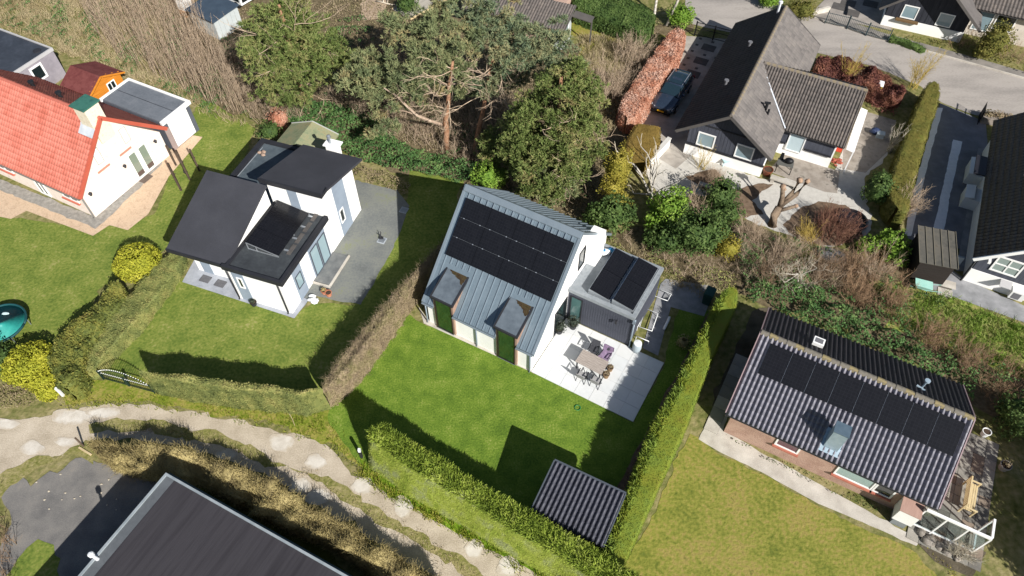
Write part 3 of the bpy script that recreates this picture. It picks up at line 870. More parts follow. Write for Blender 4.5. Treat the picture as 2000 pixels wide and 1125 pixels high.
# tilted panels on the flat roof
for x0 in (8.3, 9.75):
    zl, zr = 3.22, 3.0
    dx = 1.24
    fb = MB()
    fb.hull8([(x0, 4.72, 2.79), (x0 + dx, 4.72, 2.79), (x0 + dx, 4.75, 2.79), (x0, 4.75, 2.79)], [(x0, 4.72, zl), (x0 + dx, 4.72, zr), (x0 + dx, 4.75, zr), (x0, 4.75, zl)])
    fb.hull8([(x0, 8.22, 2.79), (x0 + dx, 8.22, 2.79), (x0 + dx, 8.25, 2.79), (x0, 8.25, 2.79)], [(x0, 8.22, zl), (x0 + dx, 8.22, zr), (x0 + dx, 8.25, zr), (x0, 8.25, zl)])
    fb.box(x0 - .04, x0, 4.72, 8.25, 2.79, zl)
    fb.box(x0 + dx, x0 + dx + .03, 4.72, 8.25, 2.79, zr)
    f = fb.build('panel_mount', ALU, HA)
    for k in range(2):
        solar_panel(f, (x0, 4.74 + k * 1.755, zl), (dx, 0, zr - zl), (0, 1, 0), math.hypot(dx, zl - zr), 1.74, lift=.01)
MB().box(9.56, 9.66, 4.8, 8.2, 2.79, 2.85).build('cable_tray', STEEL, HA)
MB().box(11.0, 11.16, 5.3, 6.9, 2.8, 2.86).build('roof_strip', mat('worn_white', ['#8a8a88', '#b8b8b6', '#a0a09e'], .9, 4), HA)

# ================================================================ the white house with three black roofs
OB = Vector((-13.14, 25.25, 0))
HB = thing('house', OB, R(-19), 'white rendered house with three black roofs, grey blue bands and a rear tower', 'house')
MB().extr_x([(1.2, 0), (5.3, 0), (5.3, 4.42), (1.2, 3.08)], -7.4, -3.76).build('wall', WHITE, HB)
MB().slab([(-7.85, .2, 2.98), (-3.7, .2, 2.98), (-3.7, 5.4, 4.68), (-7.85, 5.4, 4.68)], .2).build('roof_panel', BITUMEN, HB)
MB().box(-7.86, -3.69, .12, .2, 2.74, 3.0).build('roof_edge', FASCIA, HB)
MB().box(-3.75, -.1, .1, 5.55, 0, 2.86).build('wall', WHITE, HB)
b = MB()
b.box(-3.95, .06, -.02, .2, 2.8, 3.14); b.box(-.16, .06, .202, 5.55, 2.8, 3.14); b.box(-3.74, -3.55, .202, 5.55, 2.8, 3.14)
b.build('parapet', FASCIA, HB)
MB().box(-3.55, -.16, .2, 5.55, 2.86, 3.0).build('roof_panel', mat('dusty_membrane', ['#2c2f33', '#373b3f', '#44494c'], .8, .9, 8, bump=.1, scale2=5.0), HB)
MB().extr_x([(5.55, 0), (9.3, 0), (9.3, 4.05), (5.55, 5.1)], -3.75, -.1).build('tower_wall', WHITE, HB)
MB().slab([(-3.95, 5.3, 5.32), (.28, 5.3, 5.32), (.28, 10.1, 4.0), (-3.95, 10.1, 4.0)], .16).build('roof_panel', BITUMEN, HB)
MB().box(-3.96, .29, 5.2, 5.3, 5.0, 5.34).build('roof_edge', FASCIA, HB)
MB().box(.28, .31, 5.3, 5.9, 5.05, 5.3).build('roof_edge', FASCIA, HB)
MB().box(-8.0, -3.76, 5.45, 11.0, 0, 2.45).build('wall', FASCIA, HB)
MB().box(-7.8, -3.78, 5.5, 10.8, 2.45, 2.5).build('roof_panel', mat('wet_membrane', ['#3f474d', '#4d565c', '#5b646a'], .5, .8, 8, scale2=5.0), HB)
b = MB()
b.box(-8.05, -7.7, 5.4, 11.05, 2.4, 2.66); b.box(-7.698, -3.78, 10.75, 11.05, 2.4, 2.66)
b.build('parapet', FASCIA, HB)
MB().tube([(-7.6, 7.3, 2.56), (-7.55, 10.3, 2.56)], .03, 6).tube([(-5.6, 6.3, 2.58), (-5.1, 7.3, 2.58)], .035, 6).build('roof_rail', ALU, HB)
for x, y in ((-7.45, 9.75), (-7.2, 9.9), (-7.1, 9.65)):
    MB().blob((x, y, 2.6), (.16, .13, .1), 7, 5, .2, random.Random(int(x * 50))).build('ballast_stone', mat('ballast', ['#8a7466', '#a08c7c'], .9, 4), HB)
# grey blue bands on the walls, a hand proud
def band(x0, x1, y0, y1, z1):
    MB().box(x0, x1, y0, y1, .02, z1).build('wall_band', BAND, HB)
band(-7.0, -6.3, 1.17, 1.2, 3.0)
band(-3.5, -2.72, .07, .1, 2.8)
band(-.1, -.07, 3.0, 5.0, 2.8)
band(-.1, -.07, 1.12, 2.05, 2.8)
band(-.1, -.07, 6.75, 8.05, 4.3)
MB().box(-2.4, -1.75, 5.52, 5.55, 3.0, 5.0).build('wall_band', BAND, HB)
win(HB, (-3.05, .07, 1.35), 0, .36, .95)
win(HB, (-.07, 3.52, .12), R(90), .86, 2.25, 1, 1, mat('slate_frame', ['#4a5058'], .5), GLASSP, .06, 'glass_door')
win(HB, (-.07, 4.46, .12), R(90), .86, 2.25, 1, 1, mat('slate_frame', []), GLASSP, .06, 'glass_door')
win(HB, (-.07, 1.55, 1.0), R(90), .62, 1.1, 1, 1, mat('slate_frame', []), GLASSP, .05)
win(HB, (-.07, 7.1, 1.1), R(90), .5, 1.1, 1, 1, WHITEP, GLASSD, .07)
for x in (-3.72, -.35):
    pipe_down(HB, x, .04, .02, 2.8, DRAIN, .05)
MB().box(-.06, 1.0, 2.7, 5.2, .0, .14).build('door_step', mat('step_stone', ['#5d5f60', '#6c6e6e', '#7a7b79'], .9, 2), HB)
MB().box(1.0, 1.1, 2.6, 5.3, .0, .15).box(-.06, 1.1, 2.55, 2.65, .0, .152).build('step_edge', CONC, HB)
MB().box(-2.35, -1.6, 10.2, 10.75, 0, 4.25).build('chimney', WHITE, HB)
c_ = [o for o in HB.children if o.name.startswith('chimney')][0]
MB().box(-2.48, -1.4, 10.12, 10.85, 4.25, 4.33).build('chimney_cap', WHITEP, c_)
MB().lathe([(.07, 4.33), (.07, 4.75), (.13, 4.77), (.13, 4.95), (.05, 5.0)], (-2.1, 10.45), 10).build('flue', STEEL, c_)
# three tall black panels in one raised frame on the middle roof
fb = MB()
x0, x1, y0, y1 = -3.2, -1.15, 1.75, 5.4
zl, zr = 3.55, 3.1
for y in (y0, (y0 + y1) / 2, y1):
    fb.bar((x0, y, 3.02), (x1, y, 3.02), .05).bar((x0, y, 3.02), (x0, y, zl), .05).bar((x0, y, zl), (x1, y, zr), .05).bar((x0 + .6, y, 3.03), (x0 + .6, y, zl - .12), .04)
for y in (2.3, 3.3, 4.3, 5.2):
    fb.box(-1.15, -.85, y, y + .1, 3.02, 3.08)
f = fb.build('panel_mount', ALU, HB)
for k in range(3):
    solar_panel(f, (x0, y0 + k * 1.215, zl), (x1 - x0, 0, zr - zl), (0, 1, 0), math.hypot(x1 - x0, zl - zr), 1.2, lift=.03)
for k in range(4):
    MB().box(-.86, -.62, 2.1 + k * .95, 2.9 + k * .95, 3.005, 3.06).build('ballast_tile', mat('dark_block', []), HB)

# mossy shed behind it
MS = thing('garden_shed', OB + frame(-19)[0] * -7.2 + frame(-19)[1] * 11.3, R(-19), 'small shed with a mossy green roof behind the white house with black roofs', 'shed')
MB().extr_y([(0, 0), (3.3, 0), (3.3, 2.0), (1.6, 2.55), (0, 2.0)], .1, 2.2).build('wall', BLACKCLAD, MS)
MM = mat('mossy_felt', ['#6c7458', '#7d8468', '#8d8a6c', '#7a7048'], .95, 1.2, 9, bump=.5, bscale=15, spec=.05, scale2=6.0)
MB().slab([(-.2, -.05, 2.03), (1.6, -.05, 2.66), (1.6, 2.4, 2.66), (-.2, 2.4, 2.03)], .07).slab([(1.602, -.05, 2.66), (3.5, -.05, 2.0), (3.5, 2.4, 2.0), (1.602, 2.4, 2.66)], .07).build('roof', MM, MS)
MB().bar((-.2, 2.43, 2.02), (1.6, 2.43, 2.65), .06, .12).bar((1.6, 2.43, 2.65), (3.5, 2.43, 1.99), .06, .12).build('barge_board', mat('grey_trim', ['#a9aaa6'], .7), MS)

# ================================================================ the red roofed house on the left
OR_ = Vector((-27.8, 32.96, 0))
HR = thing('house', OR_, R(-27), 'white brick house with orange red pantile roof and green capped chimney', 'house')
PINKW = mat('pale_pink_brick', ['#d3c2b6', '#dccdc2', '#e4d8ce', '#ccb6a8'], .9, 3.0, 8, bump=.2, bscale=30, scale2=14.0)
MB().extr_x([(.3, 0), (7.3, 0), (7.3, 2.1), (3.85, 5.65), (.3, 2.1)], -12.5, -.3).build('wall', PINKW, HR)
REDT = mat('red_pantile', ['#a45849', '#ae6456', '#b87062', '#a86254'], .7, .8, 7, spec=.25, rnd=.3)
zr_, ze_ = 5.9, 2.2
sr = (zr_ - ze_) / 3.9
MB().slab([(-13, -.05, ze_ - .06), (0, -.05, ze_ - .06), (0, 3.85, zr_ - .06), (-13, 3.85, zr_ - .06)], .1).slab([(-13, 3.852, zr_ - .06), (0, 3.852, zr_ - .06), (0, 7.75, ze_ - .06), (-13, 7.75, ze_ - .06)], .1).build('roof', mat('red_underlay', ['#7c4034'], .9), HR)
tiles(HR, (-13, -.05, ze_), (1, 0, 0), (0, 1, sr), 13, math.hypot(3.9, 3.7), 56, 15, REDT, PANT, .085)
tiles(HR, (0, 7.75, ze_), (-1, 0, 0), (0, -1, sr), 13, math.hypot(3.9, 3.7), 58, 15, REDT, PANT, .05, seed=2)
_b = MB(); _b.tube([(0, 0, 0), (.42, 0, 0)], .12, 8)
_rt = _b.mesh('ridge_tile', REDT)
for i in range(30):
    link('ridge_tile', _rt, HR, (-12.9 + i * .43, 3.85, zr_ - .01 + .01 * (i % 2)))
b = MB()
b.bar((.02, -.05, ze_ - .02), (.02, 3.85, zr_ - .02), .1, .26).bar((.02, 3.85, zr_ - .02), (.02, 7.75, ze_ - .02), .1, .26)
b.build('barge_board', mat('red_board', ['#a8503e', '#b25a48'], .6), HR)
MB().tube([(-13, -.12, ze_ - .1), (-.02, -.12, ze_ - .1)], .06, 8).build('gutter', mat('grey_gutter', ['#6c6a66'], .6), HR)
b = MB().box(-1.15, -.12, 3.2, 4.3, 4.2, 6.85)
ch = b.build('chimney', mat('cream_brick', ['#cfc6b0', '#d9d1be', '#c4b9a2'], .9, 4, 8, bump=.2), HR)
MB().slab([(-1.27, 3.08, 6.93), (.0, 3.08, 6.93), (.0, 4.42, 6.93), (-1.27, 4.42, 6.93)], .09).build('chimney_cap', mat('green_copper', ['#2f5a50', '#3a6a5e', '#28504a'], .6, 2), ch)
MB().slab([(-1.3, 2.75, zr_ - 1.0 + .14), (-.08, 2.75, zr_ - 1.0 + .14), (-.08, 3.2, zr_ - .6 + .14), (-1.3, 3.2, zr_ - .6 + .14)], .03).slab([(-1.32, 3.19, zr_ - .58 + .14), (-1.16, 3.19, zr_ - .58 + .14), (-1.16, 3.85, zr_ + .16), (-1.32, 3.85, zr_ + .16)], .03).build('chimney_flashing', mat('pale_lead', ['#aab0b8', '#bfc4ca'], .5, 3), ch)
for x in (-7.9, -5.3):
    MB().lathe([(.12, 4.4), (.12, 5.25), (.2, 5.27), (.2, 5.4)], (x, 4.9), 8).build('roof_vent', DRAIN, HR)
# gable end towards the terrace
FW = mat('window_white', ['#e6e6e4'], .5)
LINT = mat('brick_lintel', ['#a87464', '#b6836f'], .9, 3)
for y in (4.65, 5.55):
    w = win(HR, (-.3, y, .12), R(90), .78, 2.15, 1, 1, FW, glassmat('grey_green_glass', '#7a8478', .1), .11, 'glass_door')
    MB().box(-.28, .28, -.02, .02, .16, .5).build('door_panel', mat('brown_panel', ['#5a4c46'], .7), w)
w = win(HR, (-.3, 2.2, .1), R(90), 1.9, 2.2, 2, 1, FW, WHITEP, .1, 'garden_door')
for y in (2.55, 4.9):
    w = win(HR, (-.3, y, 3.05), R(90), .5, 1.15, 1, 1, mat('grey_line', ['#a6a6a2'], .6), WHITEP, .04)
for y in (2.5, 4.4):
    MB().box(-.3, -.26, y - .5, y + .5, 2.52, 2.66).build('lintel', LINT, HR)
for y in (.75, 3.75, 6.6):
    MB().box(-.3, -.2, y - .05, y + .05, 1.75, 1.85).lathe([(.06, 1.72), (.12, 1.9), (.02, 2.02)], (-.12, y), 8).build('wall_lamp', FASCIA, HR)
# front wall
win(HR, (-4.9, .3, .05), 0, 1.0, 2.05, 2, 1, FW, glassmat('green_door', '#16332c', .2), .14, 'garden_door')
win(HR, (-1.9, .3, .95), 0, 1.5, 1.05, 2, 1, FW, GLASSD, .09, sill=mat('red_sill', ['#b0604e', '#bd6e5a'], .8, 3))
win(HR, (-8.2, .3, .95), 0, 1.6, 1.05, 2, 1, FW, GLASSD, .09, sill=mat('red_sill', []))
pipe_down(HR, -.36, .22, .02, 2.0, mat('grey_gutter', []), .05)

# garage, timber shed and grey flat roofed building beside it
uR, vR = frame(-27)
def LR(a, b): return OR_ + uR * a + vR * b
GA = thing('garage', LR(-6.2, 7.75), R(-27), 'flat roofed garage with white doors beside the red roofed house', 'garage')
MB().box(.1, 5.85, .05, 2.65, 0, 2.45).build('wall', mat('slate_board', ['#4b4f58', '#565a63'], .8, 2, stretch=(5, 5, .5)), GA)
MB().box(.1, 5.9, .1, 2.65, 2.45, 2.52).build('roof', mat('grey_felt', ['#5a5f66', '#666b72', '#72767c'], .85, .8, 9, bump=.12, bscale=40, scale2=6.0), GA)
b = MB()
b.box(5.78, 6.0, -.05, 2.78, 2.36, 2.62); b.box(0, 5.778, 2.62, 2.78, 2.36, 2.62); b.box(0, .14, -.05, 2.618, 2.36, 2.62)
b.build('roof_trim', WHITEP, GA)
MB().box(.3, 5.6, 1.38, 1.41, 2.52, 2.54).build('roof_joint', FASCIA, GA)
for k in range(3):
    d = MB().box(5.85, 5.9, .42 + k * .62, .42 + k * .62 + .6, .1, 2.3).build('garage_door', WHITEP, GA)
MB().box(5.86, 5.91, -.02, .38, .06, 1.9).build('side_gate', mat('pinkish_grey', ['#8c7d7a', '#978884'], .8), GA)

WS = thing('timber_shed', LR(-11.2, 8.2), R(-27), 'orange timber shed with a dark red felt roof', 'shed')
ORW = mat('orange_timber', ['#b06a1c', '#bf7826', '#c98632'], .7, 2, 6, stretch=(.5, .5, 8), bump=.1)
MB().extr_x([(.25, 0), (3.1, 0), (3.1, 1.85), (1.45, 2.5), (.25, 1.85)], .15, 2.85).build('wall', ORW, WS)
for k in range(12):
    z0 = .05 + k * .2
    ya = .25 if z0 < 1.85 else .25 + (z0 - 1.85) * 1.85
    yb = 3.1 if z0 < 1.85 else 3.1 - (z0 - 1.85) * 2.54
    if yb - ya < .25: continue
    MB().box(2.85, 2.875, ya, yb, z0, z0 + .185).build('plank', ORW, WS)
FELT = mat('red_felt', ['#582e30', '#643736', '#70413f', '#663c3c'], .9, 1.2, 8, bump=.2, bscale=40, spec=.1, scale2=5.0)
MB().slab([(0, -.05, 1.84), (3.1, -.05, 1.84), (3.1, 1.45, 2.66), (0, 1.45, 2.66)], .05).slab([(0, 1.452, 2.66), (3.1, 1.452, 2.66), (3.1, 3.4, 1.84), (0, 3.4, 1.84)], .05).build('roof', FELT, WS)
MB().bar((3.11, -.05, 1.8), (3.11, 1.45, 2.62), .05, .13).bar((3.11, 1.45, 2.62), (3.11, 3.4, 1.8), .05, .13).build('barge_board', ORW, WS)
win(WS, (2.875, 2.05, 1.0), R(90), .75, .75, 2, 1, WHITEP, GLASSD, .07)

GH = thing('annex', LR(-21.5, 6.7), R(-27), 'dark flat roofed annex with grey wall and white framed window', 'building')
MB().box(0, 7.0, 0, 4.0, 0, 2.4).build('wall', mat('lilac_grey', ['#807b82', '#8b868d', '#958f96'], .85, 1.5), GH)
MB().box(0, 6.95, .05, 3.95, 2.4, 2.46).build('roof', mat('blue_black_felt', ['#2c2f36', '#363a42', '#434750'], .45, .7, 8, spec=.4, scale2=4.0), GH)
b = MB()
b.box(6.95, 7.06, -.06, 4.06, 2.3, 2.56); b.box(-.06, 6.948, 3.95, 4.06, 2.3, 2.56); b.box(-.06, 6.948, -.06, .05, 2.3, 2.56)
b.build('roof_trim', mat('pale_trim', ['#a8a7a8', '#b4b3b4'], .6), GH)
win(GH, (7.0, 2.1, .85), R(90), 1.1, 1.25, 1, 1, FW, GLASSD, .14)
MB().lathe([(.3, 2.46), (.3, 2.52), (.02, 2.54)], (6.2, 3.3), 12).build('roof_drain', FASCIA, GH)

# ================================================================ the black and white chalet with its wing
HC = thing('house', OC, R(-27), 'black clad chalet with grey mossy tile roofs and white plinth by the parked car', 'house')
XL, XR_, XM = -6.05, .68, -2.68
CE, CR = 2.3, 4.72
Y0, Y1 = -1.45, 13.45
sc = (CR - CE) / (XM - XL)
MB().extr_y([(-5.25, .95), (.27, .95), (.27, 2.5), (XM, 4.5), (-5.25, 2.65)], -.72, 12.9).build('wall', BLACKCLAD, HC)
MB().box(-5.3, .32, -.78, 12.95, 0, .95).build('plinth', WHITE, HC)
TL = mat('shaded_slate_tile', ['#25252b', '#2d2d33', '#36353b', '#302f33'], .75, .7, 8, rnd=.45, spec=.3)  # left slope's tile, its shade put into the darker colour
TR = mat('lichen_tile', ['#585453', '#64605e', '#706b68', '#7a746e'], .9, .9, 9, rnd=.45, spec=.1, scale2=6.0)
TW = mat('brown_grey_tile', ['#4e4a48', '#5a5552', '#67605c', '#746c64'], .85, .8, 9, rnd=.45, spec=.15, scale2=5.0)
UND = mat('roof_underlay', ['#3a3838'], .9)
MB().slab([(XL, Y0, CE - .05), (XM, Y0, CR - .05), (XM, Y1, CR - .05), (XL, Y1, CE - .05)], .1).slab([(XM + .002, Y0, CR - .05), (XR_, Y0, CE - .05), (XR_, Y1, CE - .05), (XM + .002, Y1, CR - .05)], .1).build('roof', UND, HC)
LS = math.hypot(XM - XL, CR - CE)
tiles(HC, (XL, Y1, CE), (0, -1, 0), (1, 0, sc), Y1 - Y0, LS, 48, 12, TL, FLATT, .03)
scr = (CR - CE) / (XR_ - XM)
LSR = math.hypot(XR_ - XM, CR - CE)
tiles(HC, (XR_, Y0, CE), (0, 1, 0), (-1, 0, scr), Y1 - Y0, LSR, 48, 12, TR, FLATT, .03, seed=3)
LICH = mat('lichen_ridge', ['#665f5a', '#726b65', '#827660', '#6a635e'], .9, 2.0, 8)
_b = MB(); _b.tube([(0, 0, 0), (0, .42, 0)], .13, 8)
_rt = _b.mesh('ridge_tile', LICH)
for i in range(35):
    link('ridge_tile', _rt, HC, (XM, Y0 + i * .425, CR + .0 + .008 * (i % 2)))
for y in (Y0 - .03, Y1 + .03):
    MB().bar((XL, y, CE - .06), (XM, y, CR - .06), .06, .22).build('barge_board', mat('grey_board', ['#4d4a48', '#5b5754'], .8), HC)
    MB().bar((XM + .02, y, CR - .07), (XR_, y, CE - .06), .06, .22).build('barge_board', mat('grey_board', []), HC)
_b = MB(); _b.box(.012, .248, -.022, 0, 0, 1)
for i in range(22):
    xx = -5.25 + i * .25
    zt = min(2.62 + (xx + .125 + 5.25) * .715, 4.45 - max(0, xx + .125 - XM) * .68) - .12
    MB().box(xx + .01, xx + .24, -.745, -.72, 1.08, max(1.3, zt)).build('plank', BLACKCLAD, HC)
MB().box(-5.32, .34, -.84, -.745, .93, 1.06).build('black_rail', FASCIA, HC)
MB().box(-4.2, -1.3, -.79, -.747, 2.86, 2.96).build('black_rail', FASCIA, HC)
for x in (-3.95, -1.2):
    win(HC, (x, -.75, 1.1), 0, 1.25, 1.15, 1, 1, WHITEP, glassmat('bright_glass', '#7f939b', .1), .09)
for x, y in ((-4.2, 3.2), (-3.95, 8.3)):
    z = CE + sc * (x - XL)
    MB().lathe([(.1, z), (.1, z + .35), (.17, z + .37), (.17, z + .46)], (x, y), 8).build('roof_vent', mat('grey_vent', ['#6a6a6e'], .5), HC)
MB().tube([(-.95, 2.0, 3.4), (-.95, 2.0, 4.0)], .1, 8).tube([(-1.15, 2.0, 4.0), (-.75, 2.0, 4.08)], .09, 6).tube([(-.7, 1.75, 3.25), (-.7, 1.75, 3.75)], .08, 8).build('roof_cowl', DRAIN, HC)
MB().lathe([(.09, 4.3), (.09, 5.25), (.16, 5.27), (.16, 5.42), (.05, 5.46)], (-3.1, 12.7), 8).build('flue', mat('white_flue', ['#c9ccd0'], .5), HC)
# wing
WRY, WRZ, WE, WY0 = 5.75, 4.5, 2.33, 2.0
sw = (WRZ - WE) / (WRY - WY0)
XW = 4.82
MB().extr_x([(2.35, 0), (9.2, 0), (9.2, 2.4), (WRY, 4.25), (2.35, 2.35)], .27, 4.4).build('wing_wall', WHITE, HC)
MB().box(.34, 4.3, 2.31, 2.35, 1.1, 2.3).build('wing_cladding', BLACKCLAD, HC)
def under(x, y):   # the wing's roof shows only where it rises above the main slope
    return WE + sw * y / math.sqrt(1 + sw * sw) > CR - scr * (x + .3 - XM) - .12
xs = -2.45
MB().slab([(.6, WY0, WE - .06), (XW, WY0, WE - .06), (XW, WRY, WRZ - .06), (xs, WRY, WRZ - .06)], .08).slab([(xs, WRY + .002, WRZ - .06), (XW, WRY + .002, WRZ - .06), (XW, 9.5, WE - .06), (.6, 9.5, WE - .06)], .08).build('wing_roof', UND, HC)
tiles(HC, (-2.6, WY0, WE), (1, 0, 0), (0, 1, sw), XW + 2.6, math.hypot(WRY - WY0, WRZ - WE), 36, 12, TW, ROLL, .07, clip=lambda x, y: WE + sw * y / math.sqrt(1 + sw * sw) > CR - scr * (x - 2.6 - XM) - .05, seed=4)
tiles(HC, (XW, 9.5, WE), (-1, 0, 0), (0, -1, sw), XW + 2.6, math.hypot(WRY - WY0, WRZ - WE), 28, 12, TW, ROLL, .05, clip=lambda x, y: WE + sw * y / math.sqrt(1 + sw * sw) > CR - scr * (XW - x - XM) - .05, seed=5)
for i in range(17):
    link('ridge_tile', _rt, HC, (-2.3 + i * .42, WRY, WRZ + .01), R(-90))
MB().bar((.72, WY0 + .05, WE + .1), (-2.55, WRY - .1, WRZ + .08), .09, .05).build('valley_lead', mat('pale_valley', ['#b7bcc4', '#c9cdd3'], .5, 4), HC)
MB().bar((XW + .03, WY0, WE), (XW + .03, WRY, WRZ), .05, .2).bar((XW + .03, WRY, WRZ), (XW + .03, 9.5, WE), .05, .2).build('wing_barge_board', LICH, HC)
win(HC, (1.75, 2.3, .55), 0, 1.15, 1.75, 1, 1, WHITEP, glassmat('sky_glass', '#b4c6cc', .15), .08, 'glass_door')  # pane colour carries the reflected sky
MB().box(.34, 1.1, 2.2, 2.31, 1.0, 1.1).build('black_rail', FASCIA, HC)
MB().box(2.4, 4.3, 2.2, 2.31, 1.0, 1.1).build('black_rail', FASCIA, HC)
aw = MB().slab([(5.0, 2.3, 2.05), (5.55, 2.3, 1.95), (5.55, 7.4, 1.95), (5.0, 7.4, 2.05)], .06)
aw.bar((5.5, 2.35, 0), (5.5, 2.35, 1.9), .08).bar((5.5, 7.3, 0), (5.5, 7.3, 1.9), .08)
aw.build('side_canopy', WHITEP, HC)

# ================================================================ the brick bungalow
HD = thing('house', OD, R(-29), 'brick bungalow with dark ribbed tile roof and a row of eight solar panels', 'house')
DY0, DZ0, DYR, DZR, DYB, DZB = -.26, 2.3, 3.72, 4.5, 7.25, 2.3
DX0, DX1 = -.22, 10.05
sd = (DZR - DZ0) / (DYR - DY0)
sdb = (DZR - DZB) / (DYB - DYR)
BRICK = mat('pale_red_brick', ['#8f7466', '#a08274', '#b09484', '#94786a'], .9, 1.2, 9, bump=.25, bscale=30, scale2=16.0)
MB().extr_x([(.05, 0), (7.0, 0), (7.0, 2.25), (DYR, 4.3), (.05, 2.3)], .1, 9.75).build('wall', BRICK, HD)
MB().slab([(DX0, DY0, DZ0 - .06), (DX1, DY0, DZ0 - .06), (DX1, DYR, DZR - .06), (DX0, DYR, DZR - .06)], .1).slab([(DX0, DYR + .002, DZR - .06), (DX1, DYR + .002, DZR - .06), (DX1, DYB, DZB - .06), (DX0, DYB, DZB - .06)], .1).build('roof', UND, HD)
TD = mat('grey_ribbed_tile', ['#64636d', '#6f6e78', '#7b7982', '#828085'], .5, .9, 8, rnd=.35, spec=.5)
TDB = mat('shaded_ribbed_tile', ['#36343a', '#3e3c41', '#474347'], .7, .9, 8, rnd=.4, spec=.25)  # back slope's copy of the tile, darkened for the shade there
LD = math.hypot(DYR - DY0, DZR - DZ0)
NC, NRW = 42, 13
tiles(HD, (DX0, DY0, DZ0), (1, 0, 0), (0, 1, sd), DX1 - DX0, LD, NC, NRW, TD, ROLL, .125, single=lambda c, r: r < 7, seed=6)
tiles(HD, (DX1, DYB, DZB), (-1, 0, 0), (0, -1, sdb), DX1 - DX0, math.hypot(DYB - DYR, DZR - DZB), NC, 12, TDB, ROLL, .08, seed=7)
_b = MB(); _b.tube([(0, 0, 0), (.45, 0, 0)], [.16, .145], 8)
_rv = [_b.mesh('ridge_tile', m) for m in (mat('ridge_grey', ['#5c5852', '#6d685f', '#7a7468'], .9, 5, 8), mat('ridge_lichen', ['#6a6456', '#8a7d5a', '#5e5a52'], .9, 5, 8))]
for i in range(23):
    link('ridge_tile', _rv[i % 3 == 1], HD, (DX0 + .0 + i * .446, DYR, DZR - .0 + .012 * (i % 2)))
for x in (DX0 - .03, DX1 + .03):
    MB().bar((x, DY0, DZ0 + .02), (x, DYR, DZR + .02), .05, .18).build('verge_trim', mat('pinkish_trim', ['#8a7678', '#9a8688'], .7), HD)
    MB().bar((x, DYR + .02, DZR + .01), (x, DYB, DZB + .02), .05, .18).build('verge_trim', mat('pinkish_trim', []), HD)
MB().tube([(DX0, DY0 - .05, DZ0 - .05), (DX1, DY0 - .05, DZ0 - .05)], .06, 8).build('gutter', DRAIN, HD)
nvd = Vector((0, 1, sd)).normalized()
yp = 1.93
for k in range(8):
    solar_panel(HD, Vector((.42 + k * 1.17, yp, DZ0 + sd * (yp - DY0))), (1, 0, 0), (0, 1, sd), 1.155, 1.68, lift=.14)
for k in range(1, 8):
    _b = MB(); _b.box(-.006, .006, 0, 1.68, .1, .165)
    o = _b.build('panel_gap', ALU, HD); o.matrix_local = slope_matrix((.42 + k * 1.17 - .008, yp, DZ0 + sd * (yp - DY0)), (1, 0, 0), (0, 1, sd))
# tall zinc clad flue box standing on the front slope
BZ = mat('blue_zinc', ['#8fa2b0', '#9dafbb', '#aabac6'], .45, 3, metal=.3)
vo = MB().box(4.5, 5.17, .1, .72, 2.3, 4.15).build('chimney', BZ, HD)
MB().box(4.47, 5.2, .07, .75, 4.15, 4.2).build('chimney_cap', mat('dark_zinc', ['#566876', '#637582'], .5, 3, metal=.3), vo)
MB().slab([(4.36, -.12, DZ0 + .14 + sd * .14), (5.31, -.12, DZ0 + .14 + sd * .14), (5.31, .95, DZ0 + .14 + sd * 1.21), (4.36, .95, DZ0 + .14 + sd * 1.21)], .02).build('chimney_flashing', BZ, vo)
# chimney vent and skylight on the dark slope
sk = MB().box(2.3, 2.85, 4.6, 5.05, 4.05, 4.28).build('roof_box', WHITEP, HD)
MB().box(2.38, 2.77, 4.68, 4.97, 4.28, 4.3).build('roof_box_lid', mat('grey_vent', []), sk)
MB().tube([(7.75, 4.75, 3.8), (7.75, 4.75, 4.55)], .05, 8).tube([(7.5, 4.75, 4.0), (7.95, 4.6, 4.0)], .06, 8).lathe([(.05, 4.5), (.14, 4.58), (.14, 4.66)], (7.75, 4.75), 8).build('flue', mat('blue_zinc', []), HD)
w = win(HD, (3.15, .05, 1.05), 0, 1.2, .95, 1, 1, WHITEP, glassmat('plum_glass', '#5a3a44', .25), .09, sill=mat('brick_sill', ['#9c5c4c', '#a86a58'], .9, 4))
w = win(HD, (6.55, .05, .85), 0, 1.85, 1.15, 1, 1, WHITEP, glassmat('milky_glass', '#8ca4a0', .2), .08, sill=mat('brick_sill', []))
w = win(HD, (7.95, .05, .85), 0, .9, 1.15, 1, 1, WHITEP, GLASSD, .08, sill=mat('brick_sill', []))
cb = MB().box(8.75, 9.65, -.75, -.0, .55, 1.55)
co = cb.build('porch_box', WHITEP, HD)
MB().slab([(8.72, -.78, 1.6), (9.68, -.78, 1.6), (9.68, .02, 1.7), (8.72, .02, 1.7)], .05).build('porch_lid', mat('pinkish_board', ['#9c7e72', '#ab8d80'], .8, 2, stretch=(5, .5, 1)), co)
MB().box(8.85, 9.5, -.72, -.05, 0, .55).build('porch_base', mat('glass_grey', ['#7a8082'], .3), co)

